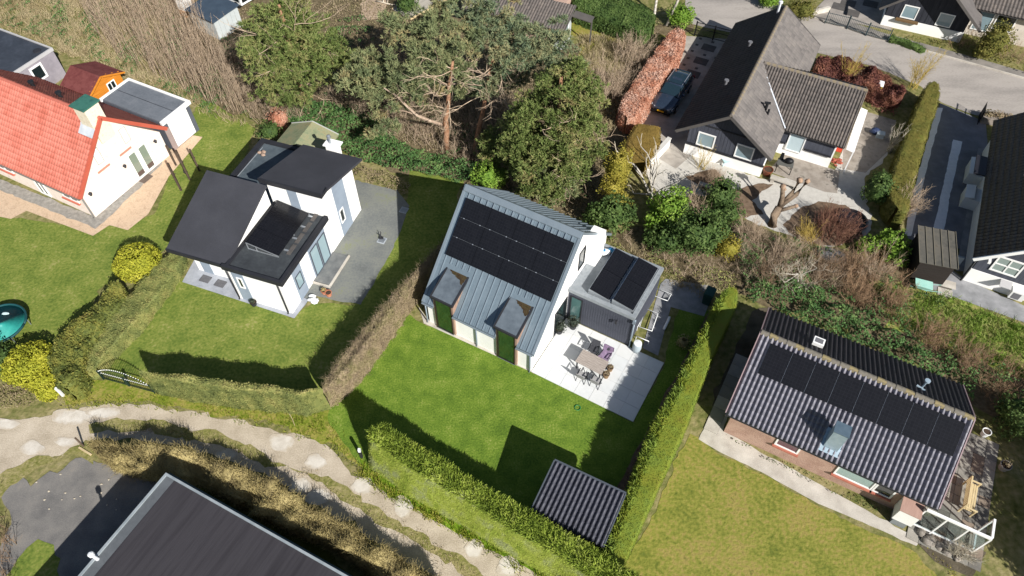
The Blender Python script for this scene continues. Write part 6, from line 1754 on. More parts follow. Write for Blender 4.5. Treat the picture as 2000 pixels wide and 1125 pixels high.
thicket('undergrowth', 'brown bare undergrowth between the reeds and the dense pine', [(430, 110), (520, 60), (560, 190), (600, 240), (500, 245), (440, 170)], 12, 1.8, TWIGT, .6, (0, 0), 6, .6, 106)
cover('ground_ivy', 'dark ivy on the woodland floor under the pines', [(430, 60), (700, 0), (760, 150), (900, 250), (1100, 330), (1180, 440), (1000, 400), (800, 280), (600, 230), (450, 150)], IVYD, 55, .15, .5, 1.2, 107, thr=.1)
cover('leaf_litter', 'fallen brown leaves on the woodland floor', [(420, 20), (720, 0), (960, 100), (1120, 200), (1220, 300), (1190, 440), (1000, 400), (800, 280), (600, 240), (450, 180)], BEECHB, 60, .13, .12, 1.2, 108, tilt=.5)
tufts('rough_grass', 'tan and olive grass under the bare willow shrubs', [(1130, 70), (1260, 80), (1230, 200), (1190, 260), (1150, 180)], BLADET, 14, 12, .45, .02, 109, .2)
thicket('brambles', 'tan bare brambles between the shrub bed and the bungalow', [(1430, 450), (1530, 470), (1640, 500), (1660, 560), (1560, 580), (1460, 560), (1430, 520)], 15, 1.3, TWIGT, .7, (0, 0), 7, .55, 110)
thicket('brambles', 'russet bramble band behind the bungalow', [(1640, 500), (1720, 500), (1765, 560), (1800, 610), (1900, 680), (2060, 760), (2060, 830), (1930, 790), (1880, 730), (1760, 650), (1650, 590)], 17, 1.2, TWIGO, .8, (0, 0), 7, .5, 111)
cover('ground_ivy', 'green ivy band close behind the bungalow roof', [(1450, 555), (1500, 545), (1600, 575), (1700, 630), (1800, 690), (1880, 740), (1905, 800), (1870, 760), (1700, 700), (1520, 620), (1455, 590)], IVYD, 200, .15, 1.0, .9, 112, thr=-.6)
cover('ground_ivy', 'mixed green leaves through the tan brambles', [(1430, 460), (1640, 500), (1740, 560), (1830, 640), (1980, 760), (1900, 760), (1660, 600), (1560, 600), (1450, 570)], IVYD, 110, .14, .9, .8, 113, thr=-.1)
tufts('rough_grass', 'lush green and straw grass below the paved path', [(1700, 560), (1860, 585), (2060, 665), (2060, 760), (1960, 720), (1840, 660), (1740, 620)], leafmat('lush_blade', ['#4e6a22', '#68842e', '#86984a', '#a89c70'], .2), 12, 14, .35, .022, 114, .2)
cover('dry_shrubs', 'strip of dry brown growth along the back of the slate terrace', [(688, 318), (760, 342), (802, 360), (796, 382), (740, 366), (690, 346)], BEECHB, 200, .1, .45, .5, 150, tilt=1.2)
cover('ground_ivy', 'green leaves and grass in the strip behind the black extension', [(1180, 455), (1300, 500), (1440, 540), (1430, 580), (1320, 545), (1200, 490)], IVYG, 90, .12, .3, .7, 151, thr=-.2)
thicket('brambles', 'tan twigs in the strip behind the black extension', [(1190, 455), (1300, 490), (1440, 520), (1440, 560), (1330, 550), (1220, 490)], 8, .8, TWIGT, .8, (0, 0), 6, .4, 152)
tufts('rough_grass', 'dry grass along the back of the black extension', [(1180, 455), (1320, 540), (1420, 570), (1400, 600), (1300, 550), (1200, 480)], BLADET, 14, 12, .3, .018, 115, .18)
tufts('rough_grass', 'grass fringe along the upper edge of the lane', [(120, 770), (300, 770), (640, 805), (700, 915), (640, 868), (520, 835), (350, 802), (260, 790), (130, 800)], BLADE, 10, 10, .2, .016, 116, .15)
tufts('rough_grass', 'bright grass along the foot of the tall conifer hedge', [(705, 905), (796, 972), (887, 1021), (978, 1078), (1080, 1130), (1060, 1140), (902, 1048), (770, 978), (700, 930)], BLADE, 22, 14, .28, .018, 117, .12)
tufts('rough_grass', 'straw grass in the middle of the lane', [(175, 830), (332, 826), (490, 875), (640, 938), (864, 1066), (985, 1150), (895, 1114), (713, 1004), (507, 898), (280, 843)], BLADET, 11, 9, .14, .014, 118, .15)
cover('dry_shrubs', 'low reddish brown shrubs beside the lane at the left edge', [(-40, 752), (60, 750), (112, 778), (60, 800), (-40, 808)], BEECHB, 200, .09, .7, .7, 119, tilt=1.2)
thicket('brambles', 'dark brown brambles at the bottom left corner', [(-40, 980), (12, 1000), (34, 1060), (30, 1160), (-40, 1160)], 14, 1.1, TWIGB, .8, (0, 0), 7, .45, 120)
thicket('brambles', 'bare bushes in front of the beige wall across the street', [(1850, 96), (1900, 100), (2060, 150), (2060, 130), (1930, 70), (1860, 70)], 10, 1.0, TWIGB, .8, (0, 0), 6, .4, 121)
cover('ground_ivy', 'leafy strip along the far pavement', [(1770, 78), (1850, 98), (2060, 165), (2060, 140), (1900, 100), (1790, 70)], OLIVE, 70, .13, .4, .8, 122, thr=-.1)
cover('dry_shrubs', 'dark leafy bed beside the chalet wing', [(1690, 170), (1760, 200), (1745, 235), (1700, 215)], RUSS, 80, .14, .5, .6, 123, thr=-.4)
cover('ground_ivy', 'small plants along the front wall of the bungalow', [(1420, 855), (1500, 890), (1640, 955), (1740, 1005), (1735, 1015), (1600, 955), (1450, 880)], EVER, 90, .09, .3, .6, 124, thr=-.1)
cover('ground_ivy', 'sparse leaves in the bed at the foot of the long conifer hedge', [(1380, 615), (1365, 640), (1290, 790), (1205, 955), (1215, 970), (1315, 790)], RUSS, 30, .1, .25, .6, 125)
cover('ground_ivy', 'green and bare plants below the lean-to store', [(1740, 545), (1820, 575), (1850, 590), (1830, 610), (1760, 585)], EVER, 90, .13, .4, .6, 126, thr=-.2)
cover('daffodils', 'yellow daffodils along the edge of the dry lawn', [(1800, 1068), (1860, 1108), (1880, 1130), (1868, 1135), (1810, 1085)], FORS, 60, .07, .25, .5, 127)
# conifers just outside the lower right corner; their shade lies over the right end of the terrace
for k, (x, y, r, h, lb) in enumerate(((2000, 965, 1.9, 5.6, 'tall dark conifer past the lower right corner, nearest the terrace'), (2005, 1065, 1.9, 5.2, 'dark conifer past the lower right corner, nearest the lawn'), (2005, 865, 1.9, 5.4, 'dark conifer past the right edge, farthest up'), (2020, 780, 1.8, 5.0, 'dark conifer past the right edge behind the others'))):
    p = G(x, y) + Vector((3.0, -4.6, 0))
    t = thing('conifer', (p.x, p.y, 0), 0, lb, 'tree', 'conifers past the right edge')
    MB().tube([(0, 0, 0), (0, 0, h * .8)], [.18, .05], 7).build('trunk', BARK, t)
    foliage('crown', [(0, 0, h * .55, r, r, h * .48)], EVER, .22, 70, 130 + k, t)
bush('dark evergreen bush at the right edge above the slab terrace', (1995, 812), 1.1, 1.3, EVER, 160, .17, 95)
bush('small orange tinted shrub on the shaded lawn beside the long hedge', (1335, 668), .4, .42, MIXH, 161, .1, 120)
# ================================================================ the parked car
def build_car():
    p = G(1311, 193)
    car = thing('parked_car', (p.x, p.y, 0), R(-29.5), 'dark blue estate car with glass roof parked beside the copper hedge', 'car')
    PAINT = mat('blue_car_paint', ['#2e3a4a', '#354254'], .22, 2, spec=.6, coat=.8, metal=.4)
    GL = glassmat('car_glass', '#1c2c34', .05)
    TY = mat('tyre_rubber', ['#161616', '#1d1d1d'], .9)
    CH = mat('black_trim', ['#121316'], .5)
    RIM = mat('wheel_rim', ['#9a9da2'], .35, metal=.7)
    # body sections along y (front at -y): (y, half width, z low, z belt)
    S = [(-2.40, .62, .42, .66), (-2.30, .80, .30, .78), (-1.95, .90, .24, .90), (-1.35, .94, .24, .97), (-.75, .95, .24, 1.02), (.3, .95, .24, 1.04), (1.5, .95, .24, 1.05), (2.1, .90, .28, 1.04), (2.34, .80, .36, .98), (2.42, .68, .46, .84)]
    b = MB()
    rings = []
    for y, w, zl, zb in S:
        rings.append([(-w * .86, y, zl), (-w, y, zl + .14), (-w, y, zb - .14), (-w * .93, y, zb - .03), (-w * .5, y, zb + .015), (0, y, zb + .03), (w * .5, y, zb + .015), (w * .93, y, zb - .03), (w, y, zb - .14), (w, y, zl + .14), (w * .86, y, zl)])
    def loft(b, rings):
        k = len(rings[0])
        n = len(b.v)
        for r in rings: b.v += r
        for i in range(len(rings) - 1):
            for j in range(k):
                q = n + i * k
                b.f.append((q + j, q + (j + 1) % k, q + k + (j + 1) % k, q + k + j)); b.mi.append(0)
        b.f.append(tuple(n + j for j in range(k - 1, -1, -1))); b.mi.append(0)
        e = n + (len(rings) - 1) * k
        b.f.append(tuple(e + j for j in range(k))); b.mi.append(0)
    loft(b, rings)
    b.build('body', PAINT, car, smooth=True)
    # cabin: painted pillars and rails round a glass house
    C = [(-.95, .78, .98, 1.0), (-.15, .66, 1.0, 1.46), (.5, .66, 1.0, 1.53), (1.4, .64, 1.0, 1.5), (1.95, .62, 1.0, 1.38), (2.25, .70, 1.0, 1.02)]
    b = MB()
    rings = [[(-.84, y, zl), (-w - .04, y, zl + (zt - zl) * .6), (-w, y, zt - .03), (-w * .5, y, zt), (w * .5, y, zt), (w, y, zt - .03), (w + .04, y, zl + (zt - zl) * .6), (.84, y, zl)] for y, w, zl, zt in C]
    loft(b, rings)
    cab = b.build('cabin', PAINT, car, smooth=True)
    MB().hull8([(-.72, -.93, 1.03), (.72, -.93, 1.03), (.62, -.2, 1.45), (-.62, -.2, 1.45)], [(-.72, -.95, 1.05), (.72, -.95, 1.05), (.62, -.21, 1.475), (-.62, -.21, 1.475)]).build('windscreen', GL, cab)
    MB().hull8([(-.56, -.02, 1.5), (.56, -.02, 1.5), (.56, 1.3, 1.5), (-.56, 1.3, 1.5)], [(-.56, -.02, 1.515), (.56, -.02, 1.515), (.56, 1.3, 1.53), (-.56, 1.3, 1.53)]).build('glass_roof', GL, cab)
    MB().hull8([(-.6, 1.97, 1.36), (.6, 1.97, 1.36), (.68, 2.24, 1.06), (-.68, 2.24, 1.06)][::-1], [(-.6, 1.99, 1.39), (.6, 1.99, 1.39), (.68, 2.27, 1.08), (-.68, 2.27, 1.08)][::-1]).build('rear_window', GL, cab)
    for s in (-1, 1):
        for y0, y1 in ((-.55, .35), (.42, 1.25), (1.32, 1.85)):
            MB().hull8([(s * .82, y0 - .15 * (y0 < 0), 1.05), (s * .83, y0 - .15 * (y0 < 0), 1.05), (s * .83, y1, 1.05), (s * .82, y1, 1.05)], [(s * .69, y0 + .1, 1.42), (s * .71, y0 + .1, 1.42), (s * .71, y1, 1.43), (s * .69, y1, 1.43)]).build('side_window', GL, cab)
        MB().bar((s * .63, 0, 1.54), (s * .62, 1.75, 1.5), .035).build('roof_rail', ALU, cab)
        MB().box(min(s * .95, s * 1.1), max(s * .95, s * 1.1), -.62, -.48, .98, 1.1).build('mirror', PAINT, car)
        MB().hull8([(s * .5, -2.38, .6), (s * .82, -2.26, .6), (s * .86, -2.0, .62), (s * .6, -2.2, .6)], [(s * .5, -2.37, .74), (s * .82, -2.24, .76), (s * .86, -1.98, .8), (s * .6, -2.18, .76)]).build('headlight', mat('lamp_glass', ['#c8ccd0'], .1), car)
        MB().box(s * .78 - .1, s * .78 + .1, 2.28, 2.38, .62, .98).build('tail_light', mat('red_lamp', ['#7a1414'], .2), car)
        for y in (-1.45, 1.4):
            w = MB()
            w.v = []
            for yy in (0, .22):
                pass
            w.tube([(s * .74, y, .33), (s * .96, y, .33)], .33, 16)
            wo = w.build('wheel', TY, car, smooth=False)
            MB().tube([(s * .955, y, .33), (s * .972, y, .33)], .22, 12).build('rim', RIM, wo)
    MB().box(-.5, .5, -2.44, -2.36, .42, .62).build('grille', CH, car)
    MB().box(-.78, .78, -2.4, -2.28, .26, .38).build('bumper', CH, car)
    MB().box(-.26, .26, -2.46, -2.43, .44, .55).build('number_plate', mat('yellow_plate', ['#c79a1c'], .5), car)
    MB().bar((-.85, -1.0, 1.0), (.85, -1.0, 1.0), .04, .02).build('bonnet_gap', CH, car)
build_car()

def at(px, z=0.0):
    return G(px[0], px[1], z)
# ================================================================ the white patio
gw = mat('grey_table_wood', ['#8a8078', '#9a9088', '#a89e96'], .8, 3, 6, stretch=(1, 8, 1))
ANT = mat('anthracite_metal', ['#34363a'], .5, metal=.3)
tl = OA + uA * 10.05 + vA * 1.98
T = thing('garden_table', (tl.x, tl.y, Z3 + .03), R(-32), 'grey slatted garden table on the white patio', 'table')
for k in range(7):
    MB().box(-.82, .82, -.49 + k * .14, -.36 + k * .14, .71, .745).build('slat', gw, T)
for x in (-.72, .72):
    for y in (-.4, .4):
        MB().box(x - .035, x + .035, y - .035, y + .035, 0, .71).build('leg', ANT, T)
MB().box(-.75, .75, -.42, -.38, .64, .71).box(-.75, .75, .38, .42, .64, .71).build('apron', ANT, T)
def chair(px, rot, label, seatm, group=None, open_=True):
    p = at(px)
    c = thing('garden_chair', (p.x, p.y, Z3 + .03), rot, label, 'chair', group)
    MB().box(-.24, .24, -.22, .24, .42, .46).build('seat', seatm, c)
    MB().hull8([(-.24, .22, .5), (.24, .22, .5), (.24, .26, .5), (-.24, .26, .5)], [(-.24, .34, .95), (.24, .34, .95), (.24, .38, .95), (-.24, .38, .95)]).build('backrest', seatm, c)
    for s in (-1, 1):
        MB().bar((s * .26, -.26, 0), (s * .26, .26, .62), .03).build('leg', ANT, c)
        MB().bar((s * .26, .26, 0), (s * .26, -.22, .62), .03).build('leg', ANT, c)
        MB().box(s * .26 - .025, s * .26 + .025, -.26, .28, .62, .65).build('armrest', ANT, c)
    return c
mesh_seat = mat('charcoal_mesh', ['#3a3b40', '#45464b'], .85, 6)
chair((1136, 742), R(150), 'open framed folding chair at the near left side of the patio table', mat('pale_mesh', ['#8d8c8c', '#9b9a9a'], .8, 6), 'folding chairs along the near side of the patio table')
chair((1163, 752), R(150), 'open framed folding chair at the near right side of the patio table', mat('pale_mesh', []), 'folding chairs along the near side of the patio table')
chair((1158, 692), R(-28), 'charcoal chair at the far side of the patio table', mesh_seat)
ch = chair((1180, 704), R(-34), 'chair with a lilac blanket at the far side of the patio table', mesh_seat)
BL = mat('lilac_blanket', ['#6d5a70', '#83708a', '#927f96'], .95, 7, 6, bump=.4, bscale=20)
bk = MB()
rr = random.Random(3)
pts = [[(-.3 + .15 * i + rr.uniform(-.02, .02), y + rr.uniform(-.02, .02), z + rr.uniform(-.015, .015)) for i in range(5)] for y, z in ((-.28, .36), (-.25, .48), (0, .49), (.18, .5), (.28, .75), (.35, .99), (.42, .96), (.45, .5))]
for i in range(7):
    for j in range(4):
        bk.poly([pts[i][j], pts[i][j + 1], pts[i + 1][j + 1], pts[i + 1][j]])
tg = bk.build('blanket', BL, None, smooth=True, loc=ch.location, rot=R(-34))
tag(tg, 'lilac blanket draped over a patio chair', 'blanket')
def pot(px, r, h, m, label, plant=None, seed=1, name='plant_pot', cat_='pot', z=0.0, group=None, pr=None):
    p = at(px)
    t = thing(name, (p.x, p.y, z), 0, label, cat_, group)
    MB().lathe([(r * .75, 0), (r * .98, h * .85), (r * 1.06, h * .87), (r * 1.06, h), (r * .9, h), (r * .88, h * .86), (0.01, h * .85)], n=16).build('pot', m, t, smooth=False)
    MB().lathe([(.01, h * .86), (r * .86, h * .88), (.01, h * .9)], n=12).build('soil', mat('potting_soil', ['#3a2e24', '#4a3c30'], .95, 9), t)
    if plant:
        q = pr or r * 1.25
        foliage('plant', [(0, 0, h + q * .55, q, q, q * .75)], plant, .09, 220, seed, t, core=.6)
    return t
WICK = mat('wicker', ['#6c5846', '#80694f', '#8f785c'], .9, 12, 4, bump=.5, bscale=40)
TERRA = mat('terracotta', ['#a0624a', '#b07258', '#bd836a'], .9, 4, 6)
BLKP = mat('black_planter', ['#26272a', '#303135'], .6)
pot((1183, 737), .19, .36, WICK, 'wicker pot at the near corner of the patio table', BEECHB, 1, z=Z3 + .03, pr=.16)
pot((1191, 724), .17, .33, WICK, 'wicker pot with dry plant right of the patio table', BEECHB, 2, z=Z3 + .03, pr=.16)
DKL = leafmat('near_black_leaf', ['#242a24', '#323a30', '#454c40', '#5a6054'], .1)
pot((1092, 650), .24, .4, BLKP, 'dark rounded pot plant left of the glass door', DKL, 3, z=Z3 + .03, pr=.42)
pot((1119, 641), .24, .4, BLKP, 'dark rounded pot plant right of the glass door', DKL, 4, z=Z3 + .03, pr=.4)
# objects on the small shaded lawn and along the extension
p = at((1302, 633), .06)
tag(MB().tube([(.12, .5, 0), (.05, .2, .01), (-.05, -.15, 0), (-.14, -.45, 0)], .085, 10).build('drain_tube', mat('white_plastic', ['#dcdedd', '#e6e8e7'], .4), None, smooth=True, loc=(p.x, p.y, .12), rot=R(-12)), 'short white plastic tube lying on the shaded lawn', 'tube')
def rack(px, label):
    """one bent loop of white tube leaning out from the wall, with two short feet"""
    q = [at(a, .35) for a in px]
    c = sum(q, Vector()) / len(q)
    t = thing('tube_frame', (c.x, c.y, Z3), 0, label, 'frame', 'white tube frames beside the black extension')
    wt = MATS['white_plastic']
    L = [Vector((a.x - c.x, a.y - c.y, .35)) for a in q]
    loop = L + [L[0]] if len(L) > 2 else L
    MB().tube(loop, .028, 6).build('loop', wt, t, smooth=True)
    for a in L[:2] if len(L) > 2 else L:
        MB().tube([(a.x, a.y, .35), (a.x, a.y, 0)], .022, 6).build('foot', wt, t)
rack([(1283, 564), (1311, 575), (1304, 588), (1279, 579)], 'small white tube frame nearest the far corner of the black extension')
rack([(1261, 603), (1285, 613), (1273, 647), (1249, 639)], 'large white tube frame in the middle of the side of the black extension')
rack([(1243, 657), (1267, 667)], 'single white tube bar nearest the white patio')
rack([(1284, 560), (1245, 639)], 'long white tube bar along the wall of the black extension')
p = at((1242, 686))
WB = thing('water_butt', (p.x, p.y, Z3), 0, 'pale round water butt under the downpipe of the black extension', 'water butt')
MB().lathe([(.2, 0), (.26, .35), (.25, .75), (.22, .8)], n=16).build('barrel', mat('pale_grey_plastic', ['#9aa6ac', '#aab4ba'], .5), WB, smooth=True)
MB().lathe([(.23, .8), (.23, .84), (.05, .88)], n=16).build('lid', MATS['white_plastic'], WB)
p = OA + uA * 7.75 + vA * 7.9
tag(MB().blob((0, 0, .16), (.32, .26, .16), 10, 7, .25, random.Random(5), 0).blob((.4, .15, .12), (.25, .18, .12), 9, 6, .3, random.Random(6), 1).blob((-.05, -.02, .3), (.14, .12, .06), 8, 6, .2, random.Random(8), 1).build('plastic_bag', [MATS['white_plastic'], mat('blue_plastic', ['#2f6f9c', '#4a94bc'], .5, 4)], None, True, (p.x, p.y, 2.79)), 'crumpled white and blue plastic bag on the extension roof', 'bag')
p = at((1128, 797))
tag(MB().tube([(.16 * math.cos(a), .16 * math.sin(a), .03 + .012 * (i % 2)) for i, a in enumerate(np.linspace(0, 12.4, 30))], .018, 6).build('hose_coil', mat('green_hose', ['#1f7a4a'], .5), None, True, (p.x, p.y, Z2)), 'small coil of green hose on the mown lawn', 'hose')
p = at((1380, 590))
GBN = thing('wheelie_bin', (p.x, p.y, Z3), R(-30), 'dark green wheelie bin where the path meets the long hedge', 'bin')
MB().hull8([(-.22, -.25, 0), (.22, -.25, 0), (.22, .25, 0), (-.22, .25, 0)], [(-.28, -.32, .95), (.28, -.32, .95), (.28, .36, .95), (-.28, .36, .95)]).build('body', mat('bin_green', ['#1c3a34', '#24463e'], .6), GBN)
MB().hull8([(-.3, -.34, .96), (.3, -.34, .96), (.3, .38, .96), (-.3, .38, .96)], [(-.26, -.3, 1.03), (.26, -.3, 1.03), (.26, .38, 1.06), (-.26, .38, 1.06)]).build('lid', mat('bin_green', []), GBN)

# ================================================================ round the white house with black roofs
pot((643, 577), .2, .3, TERRA, 'terracotta pot in front, beside the slate terrace', None, z=Z2)
pot((634, 573), .18, .28, TERRA, 'terracotta pot behind its pale rimmed neighbour', MIXH, 6, z=Z2, pr=.14)
pot((497, 596), .2, .3, BLKP, 'squat black pot at the front wall of the white house', DKL, 7, z=Z3, pr=.2)
p = at((613, 583))
b = MB()
rr = random.Random(9)
for k in range(7):
    b.blob((rr.uniform(-.35, .45), rr.uniform(-.3, .3), .08), (rr.uniform(.12, .3), rr.uniform(.1, .22), .09), 8, 6, .35, rr)
tag(b.build('plastic_sheet', MATS['white_plastic'], None, True, (p.x, p.y, 0)), 'crumpled white plastic sheet at the corner of the white house', 'sheet')
for px, lb in (((746, 470), 'pale drain cover at the edge of the slate terrace'), ((789, 411), 'pale drain cover in the shade near the bare hedge')):
    p = at(px)
    t = thing('drain_cover', (p.x, p.y, Z2), R(-20), lb, 'drain cover', 'drain covers')
    MB().box(-.26, .26, -.26, .26, 0, .03).build('frame', mat('pale_steel', ['#9aa0a6', '#a8aeb4'], .5), t)
    MB().box(-.2, .2, -.2, .2, .03, .04).build('plate', STEEL, t)
p = at((743, 467))
tag(MB().tube([(0, 0, .1), (.05, .25, .35), (0, .3, .4)], .03, 6).tube([(.15, .05, .1), (-.1, .2, .3)], .03, 6).box(-.08, .2, -.05, .1, .0, .12).build('garden_tool', BLKP, None, False, (p.x, p.y, Z2)), 'small dark hand tool lying by the drain cover', 'tool')
# ornamental gate in the hedge
ga_, gb_ = at((203, 741)), at((303, 768))
gd = (gb_ - ga_)
gl_ = gd.length
GT = thing('garden_gate', (ga_.x, ga_.y, 0), math.atan2(gd.y, gd.x), 'arched dark green iron gate with white ball finials between the ivy hedges', 'gate')
IRON = mat('dark_green_iron', ['#1c2f2c', '#243a36'], .5, metal=.3)
for x in (0, gl_ / 2 - .03, gl_ / 2 + .03, gl_):
    MB().bar((x, 0, 0), (x, 0, .95), .06).build('post', IRON, GT)
_bar = MB().bar((0, 0, .08), (0, 0, 1), .016).mesh('bar', IRON)
_ball = MB().blob((0, 0, 0), .028, 8, 6, 0).mesh('finial', mat('white_ball', ['#e6e8e6'], .4), True)
NB = 26
def arch(t): return .78 + .75 * math.sin(math.pi * t) ** .8
for i in range(NB + 1):
    t = i / NB
    o = link('bar', _bar, GT, (gl_ * t, 0, 0)); o.scale = (1, 1, arch(t) / 1.0)
    link('finial', _ball, GT, (gl_ * t, 0, arch(t) + .03))
    if 1 < i < NB:
        link('finial', _ball, GT, (gl_ * t, -.01, .82))
MB().tube([(gl_ * t, 0, arch(t) - .06) for t in np.linspace(0, 1, 20)], .02, 6).build('top_rail', IRON, GT)
MB().bar((0, 0, .78), (gl_, 0, .78), .03).build('middle_rail', IRON, GT)
MB().bar((0, 0, .12), (gl_, 0, .12), .03).build('bottom_rail', IRON, GT)
for px, h, lb in (((124, 773), .85, 'short white post at the lane by the golden bush'), ((707, 893), .95, 'white tipped post at the end of the tall conifer hedge')):
    p = at(px)
    t = thing('marker_post', (p.x, p.y, 0), 0, lb, 'post', 'white marker posts along the lane')
    MB().box(-.06, .06, -.06, .06, 0, h - .25).build('post', MATS['white_plastic'] if 'golden' in lb else BLKP, t)
    MB().box(-.065, .065, -.065, .065, h - .25, h).build('cap', MATS['white_plastic'], t)
p = at((576, 832))
tag(MB().tube([(0, 0, 0), (.02, .05, .7), (-.03, .1, 1.2)], .015, 5).build('stake', mat('pale_stake', ['#a89a78'], .8), None, False, (p.x, p.y, 0)), 'thin pale stake in the grass bank beside the lane', 'stake')
p = at((164, 872))
tag(MB().tube([(0, 0, 0), (-.05, .05, .9)], .05, 7).build('post', mat('old_post', ['#4c4036', '#5c4e42'], .9, 5), None, False, (p.x, p.y, 0)), 'dark timber post at the tip of the yellow brown hedge', 'post')
p = at((167, 882))
tag(MB().box(-.45, .45, -.05, .05, 0, .06).build('timber_plank', mat('pale_timber', ['#b5a27c', '#c4b28c'], .8, 4), None, False, (p.x, p.y, Z4), R(-28)), 'pale timber plank at the edge of the tarmac yard', 'plank')
_rg9 = random.Random(12)
for k in range(16):   # bits of litter on the yard
    p = at((_rg9.uniform(70, 230), _rg9.uniform(925, 1000)))
    tag(MB().blob((0, 0, .02), (_rg9.uniform(.03, .07), _rg9.uniform(.03, .06), .02), 6, 5, .3, _rg9).build('fallen_leaf', mat('pale_litter', ['#a89e8c', '#c0b6a4'], .9, 3), None, False, (p.x, p.y, Z3)), 'pale fallen leaf on the worn tarmac yard', 'leaf', 'fallen leaves on the tarmac yard')

# ================================================================ round the red roofed house
POSTW = mat('dark_post_timber', ['#3c322a', '#4a3e34', '#57493d'], .9, 5, 6)
for k, ((x, y), h, lb) in enumerate((((354, 372), 2.5, 'timber terrace post, nearest to the black mono-pitch roof'), ((371, 351), 2.7, 'timber terrace post, second from the lawn'), ((390, 334), 2.0, 'timber terrace post, standing on the lawn edge'), ((344, 323), 1.8, 'timber terrace post, nearest to the garage'))):
    p = at((x, y))
    t = thing('timber_post', (p.x, p.y, 0), R(15 * k), lb, 'post', 'timber posts at the terrace edge')
    MB().box(-.06, .06, -.06, .06, 0, h).build('post', POSTW, t)
    MB().bar((0, 0, h * .55), (.1, .12, h * .6), .05).build('peg', POSTW, t)
p = at((286, 350))
tag(MB().box(-.42, .42, -.25, .25, 0, .025).build('door_mat', mat('brown_mat', ['#5c5048', '#6a5e56'], .95, 6), None, False, (p.x, p.y, .045), R(62)), 'brown door mat on the terrace outside the glass doors', 'mat')
p = at((345, 327))
tag(MB().blob((0, 0, .2), (.14, .14, .2), 8, 6, .2, random.Random(4)).build('terrace_lamp', BLKP, None, True, (p.x + .9, p.y - .7, Z3)), 'small dark lantern on the clay paver terrace', 'lantern')
# covered round trampoline at the left edge
p = at((12, 645))
TP = thing('trampoline', (p.x, p.y, 0), 0, 'round trampoline with teal cover on the lawn at the left edge', 'trampoline')
TEAL = mat('teal_cover', ['#1f7a74', '#2a8c84', '#35988e'], .5, 1.2, 5, spec=.4, bump=.1, bscale=4)
b = MB().lathe([(.01, .60), (.6, .585), (1.2, .62), (1.38, .66)], n=28)
b.build('cover', TEAL, TP, smooth=True)
b = MB()
ring = [(1.42 * math.cos(a), 1.42 * math.sin(a), .66) for a in np.linspace(0, 2 * math.pi, 29)]
b.tube(ring, .07, 8)
b.build('rim', mat('dark_teal_rim', ['#123c40', '#18484c'], .6), TP, smooth=True)
for k in range(6):
    a = k * math.pi / 3 + .3
    MB().tube([(1.38 * math.cos(a), 1.38 * math.sin(a), 0), (1.4 * math.cos(a), 1.4 * math.sin(a), .64)], .03, 6).build('leg', STEEL, TP)
tag(MB().blob((0, 0, .03), (.32, .13, .03), 10, 6, .1, random.Random(2)).build('water_puddle', mat('pale_puddle', ['#b8d4d4', '#cfe2e0'], .2), None, True, (p.x - .0, p.y + .75, .61)), 'pale puddle on the teal trampoline cover', 'puddle')

# ================================================================ round the chalet
BLK = mat('black_iron', ['#17181a', '#202124'], .5, metal=.3)
ga_, gb_ = at((1356, 70)), at((1428, 88))
gd = gb_ - ga_
DG = thing('driveway_gate', (ga_.x, ga_.y, Z2), math.atan2(gd.y, gd.x), 'black double barred gate across the drive behind the parked car', 'gate')
L_ = gd.length
for x in (0, L_ / 2, L_):
    MB().box(x - .05, x + .05, -.05, .05, 0, 1.35).build('post', BLK, DG)
for z in (.15, .75, 1.25):
    MB().bar((0, 0, z), (L_, 0, z), .04).build('rail', BLK, DG)
_bar = MB().box(-.011, .011, -.011, .011, .1, 1.3).mesh('bar', BLK)
for i in range(1, 34):
    link('bar', _bar, DG, (L_ * i / 34, 0, 0))
WIN_W = MATS['white_plastic']
p = at((1497, 340))
pot((1497, 341), .34, .5, mat('brown_glaze', ['#5c3426', '#70422f', '#80503a'], .5, 3), 'large brown glazed tub at the corner of the chalet', None, z=Z2)
p = at((1528, 334))
BB = thing('barbecue', (p.x, p.y, Z3), R(-20), 'black garden barbecue trolley on the stone terrace', 'barbecue')
for x in (-.5, .5):
    for y in (-.3, .3):
        MB().box(x - .025, x + .025, y - .025, y + .025, 0, .75).build('leg', BLK, BB)
MB().box(-.55, .55, -.35, .35, .72, .76).build('shelf', mat('grey_shelf', ['#5c5c58'], .7), BB)
MB().blob((.18, .05, .95), (.32, .24, .22), 12, 8, 0).build('kettle', BLK, BB, True)
MB().hull8([(-.5, .2, .76), (-.2, .2, .76), (-.2, .3, .76), (-.5, .3, .76)], [(-.45, .25, 1.3), (-.25, .25, 1.3), (-.25, .33, 1.3), (-.45, .33, 1.3)]).build('hood', BLK, BB)
p = at((1530, 362))
ST = thing('stone_bench', (p.x, p.y, Z3), R(-28), 'low pale stone bench at the front of the terrace', 'bench')
MB().box(-1.0, 1.0, -.22, .22, .32, .42).build('seat', CONC, ST)
for x in (-.8, .8):
    MB().box(x - .12, x + .12, -.18, .18, 0, .32).build('leg', CONC, ST)
p = at((1384, 372))
ST = thing('stone_bench', (p.x, p.y, Z2), R(-26), 'low pale stone bench among the shrubs below the chalet', 'bench')
MB().box(-.75, .75, -.18, .18, .32, .4).build('seat', CONC, ST)
for x in (-.6, .6):
    MB().box(x - .1, x + .1, -.15, .15, 0, .32).build('leg', CONC, ST)
p = at((1419, 324))
t = thing('bird_table', (p.x, p.y, Z2), R(15), 'small pale blue tray on legs in front of the white plinth', 'table')
MB().box(-.4, .4, -.25, .25, .5, .56).build('tray', mat('pale_blue_paint', ['#a9c4c8', '#b8d0d2'], .6), t)
for x in (-.3, .3):
    MB().box(x - .03, x + .03, -.03, .03, 0, .5).build('leg', mat('pale_blue_paint', []), t)
a_, b_ = at((1304, 286)), at((1262, 332))
d_ = b_ - a_
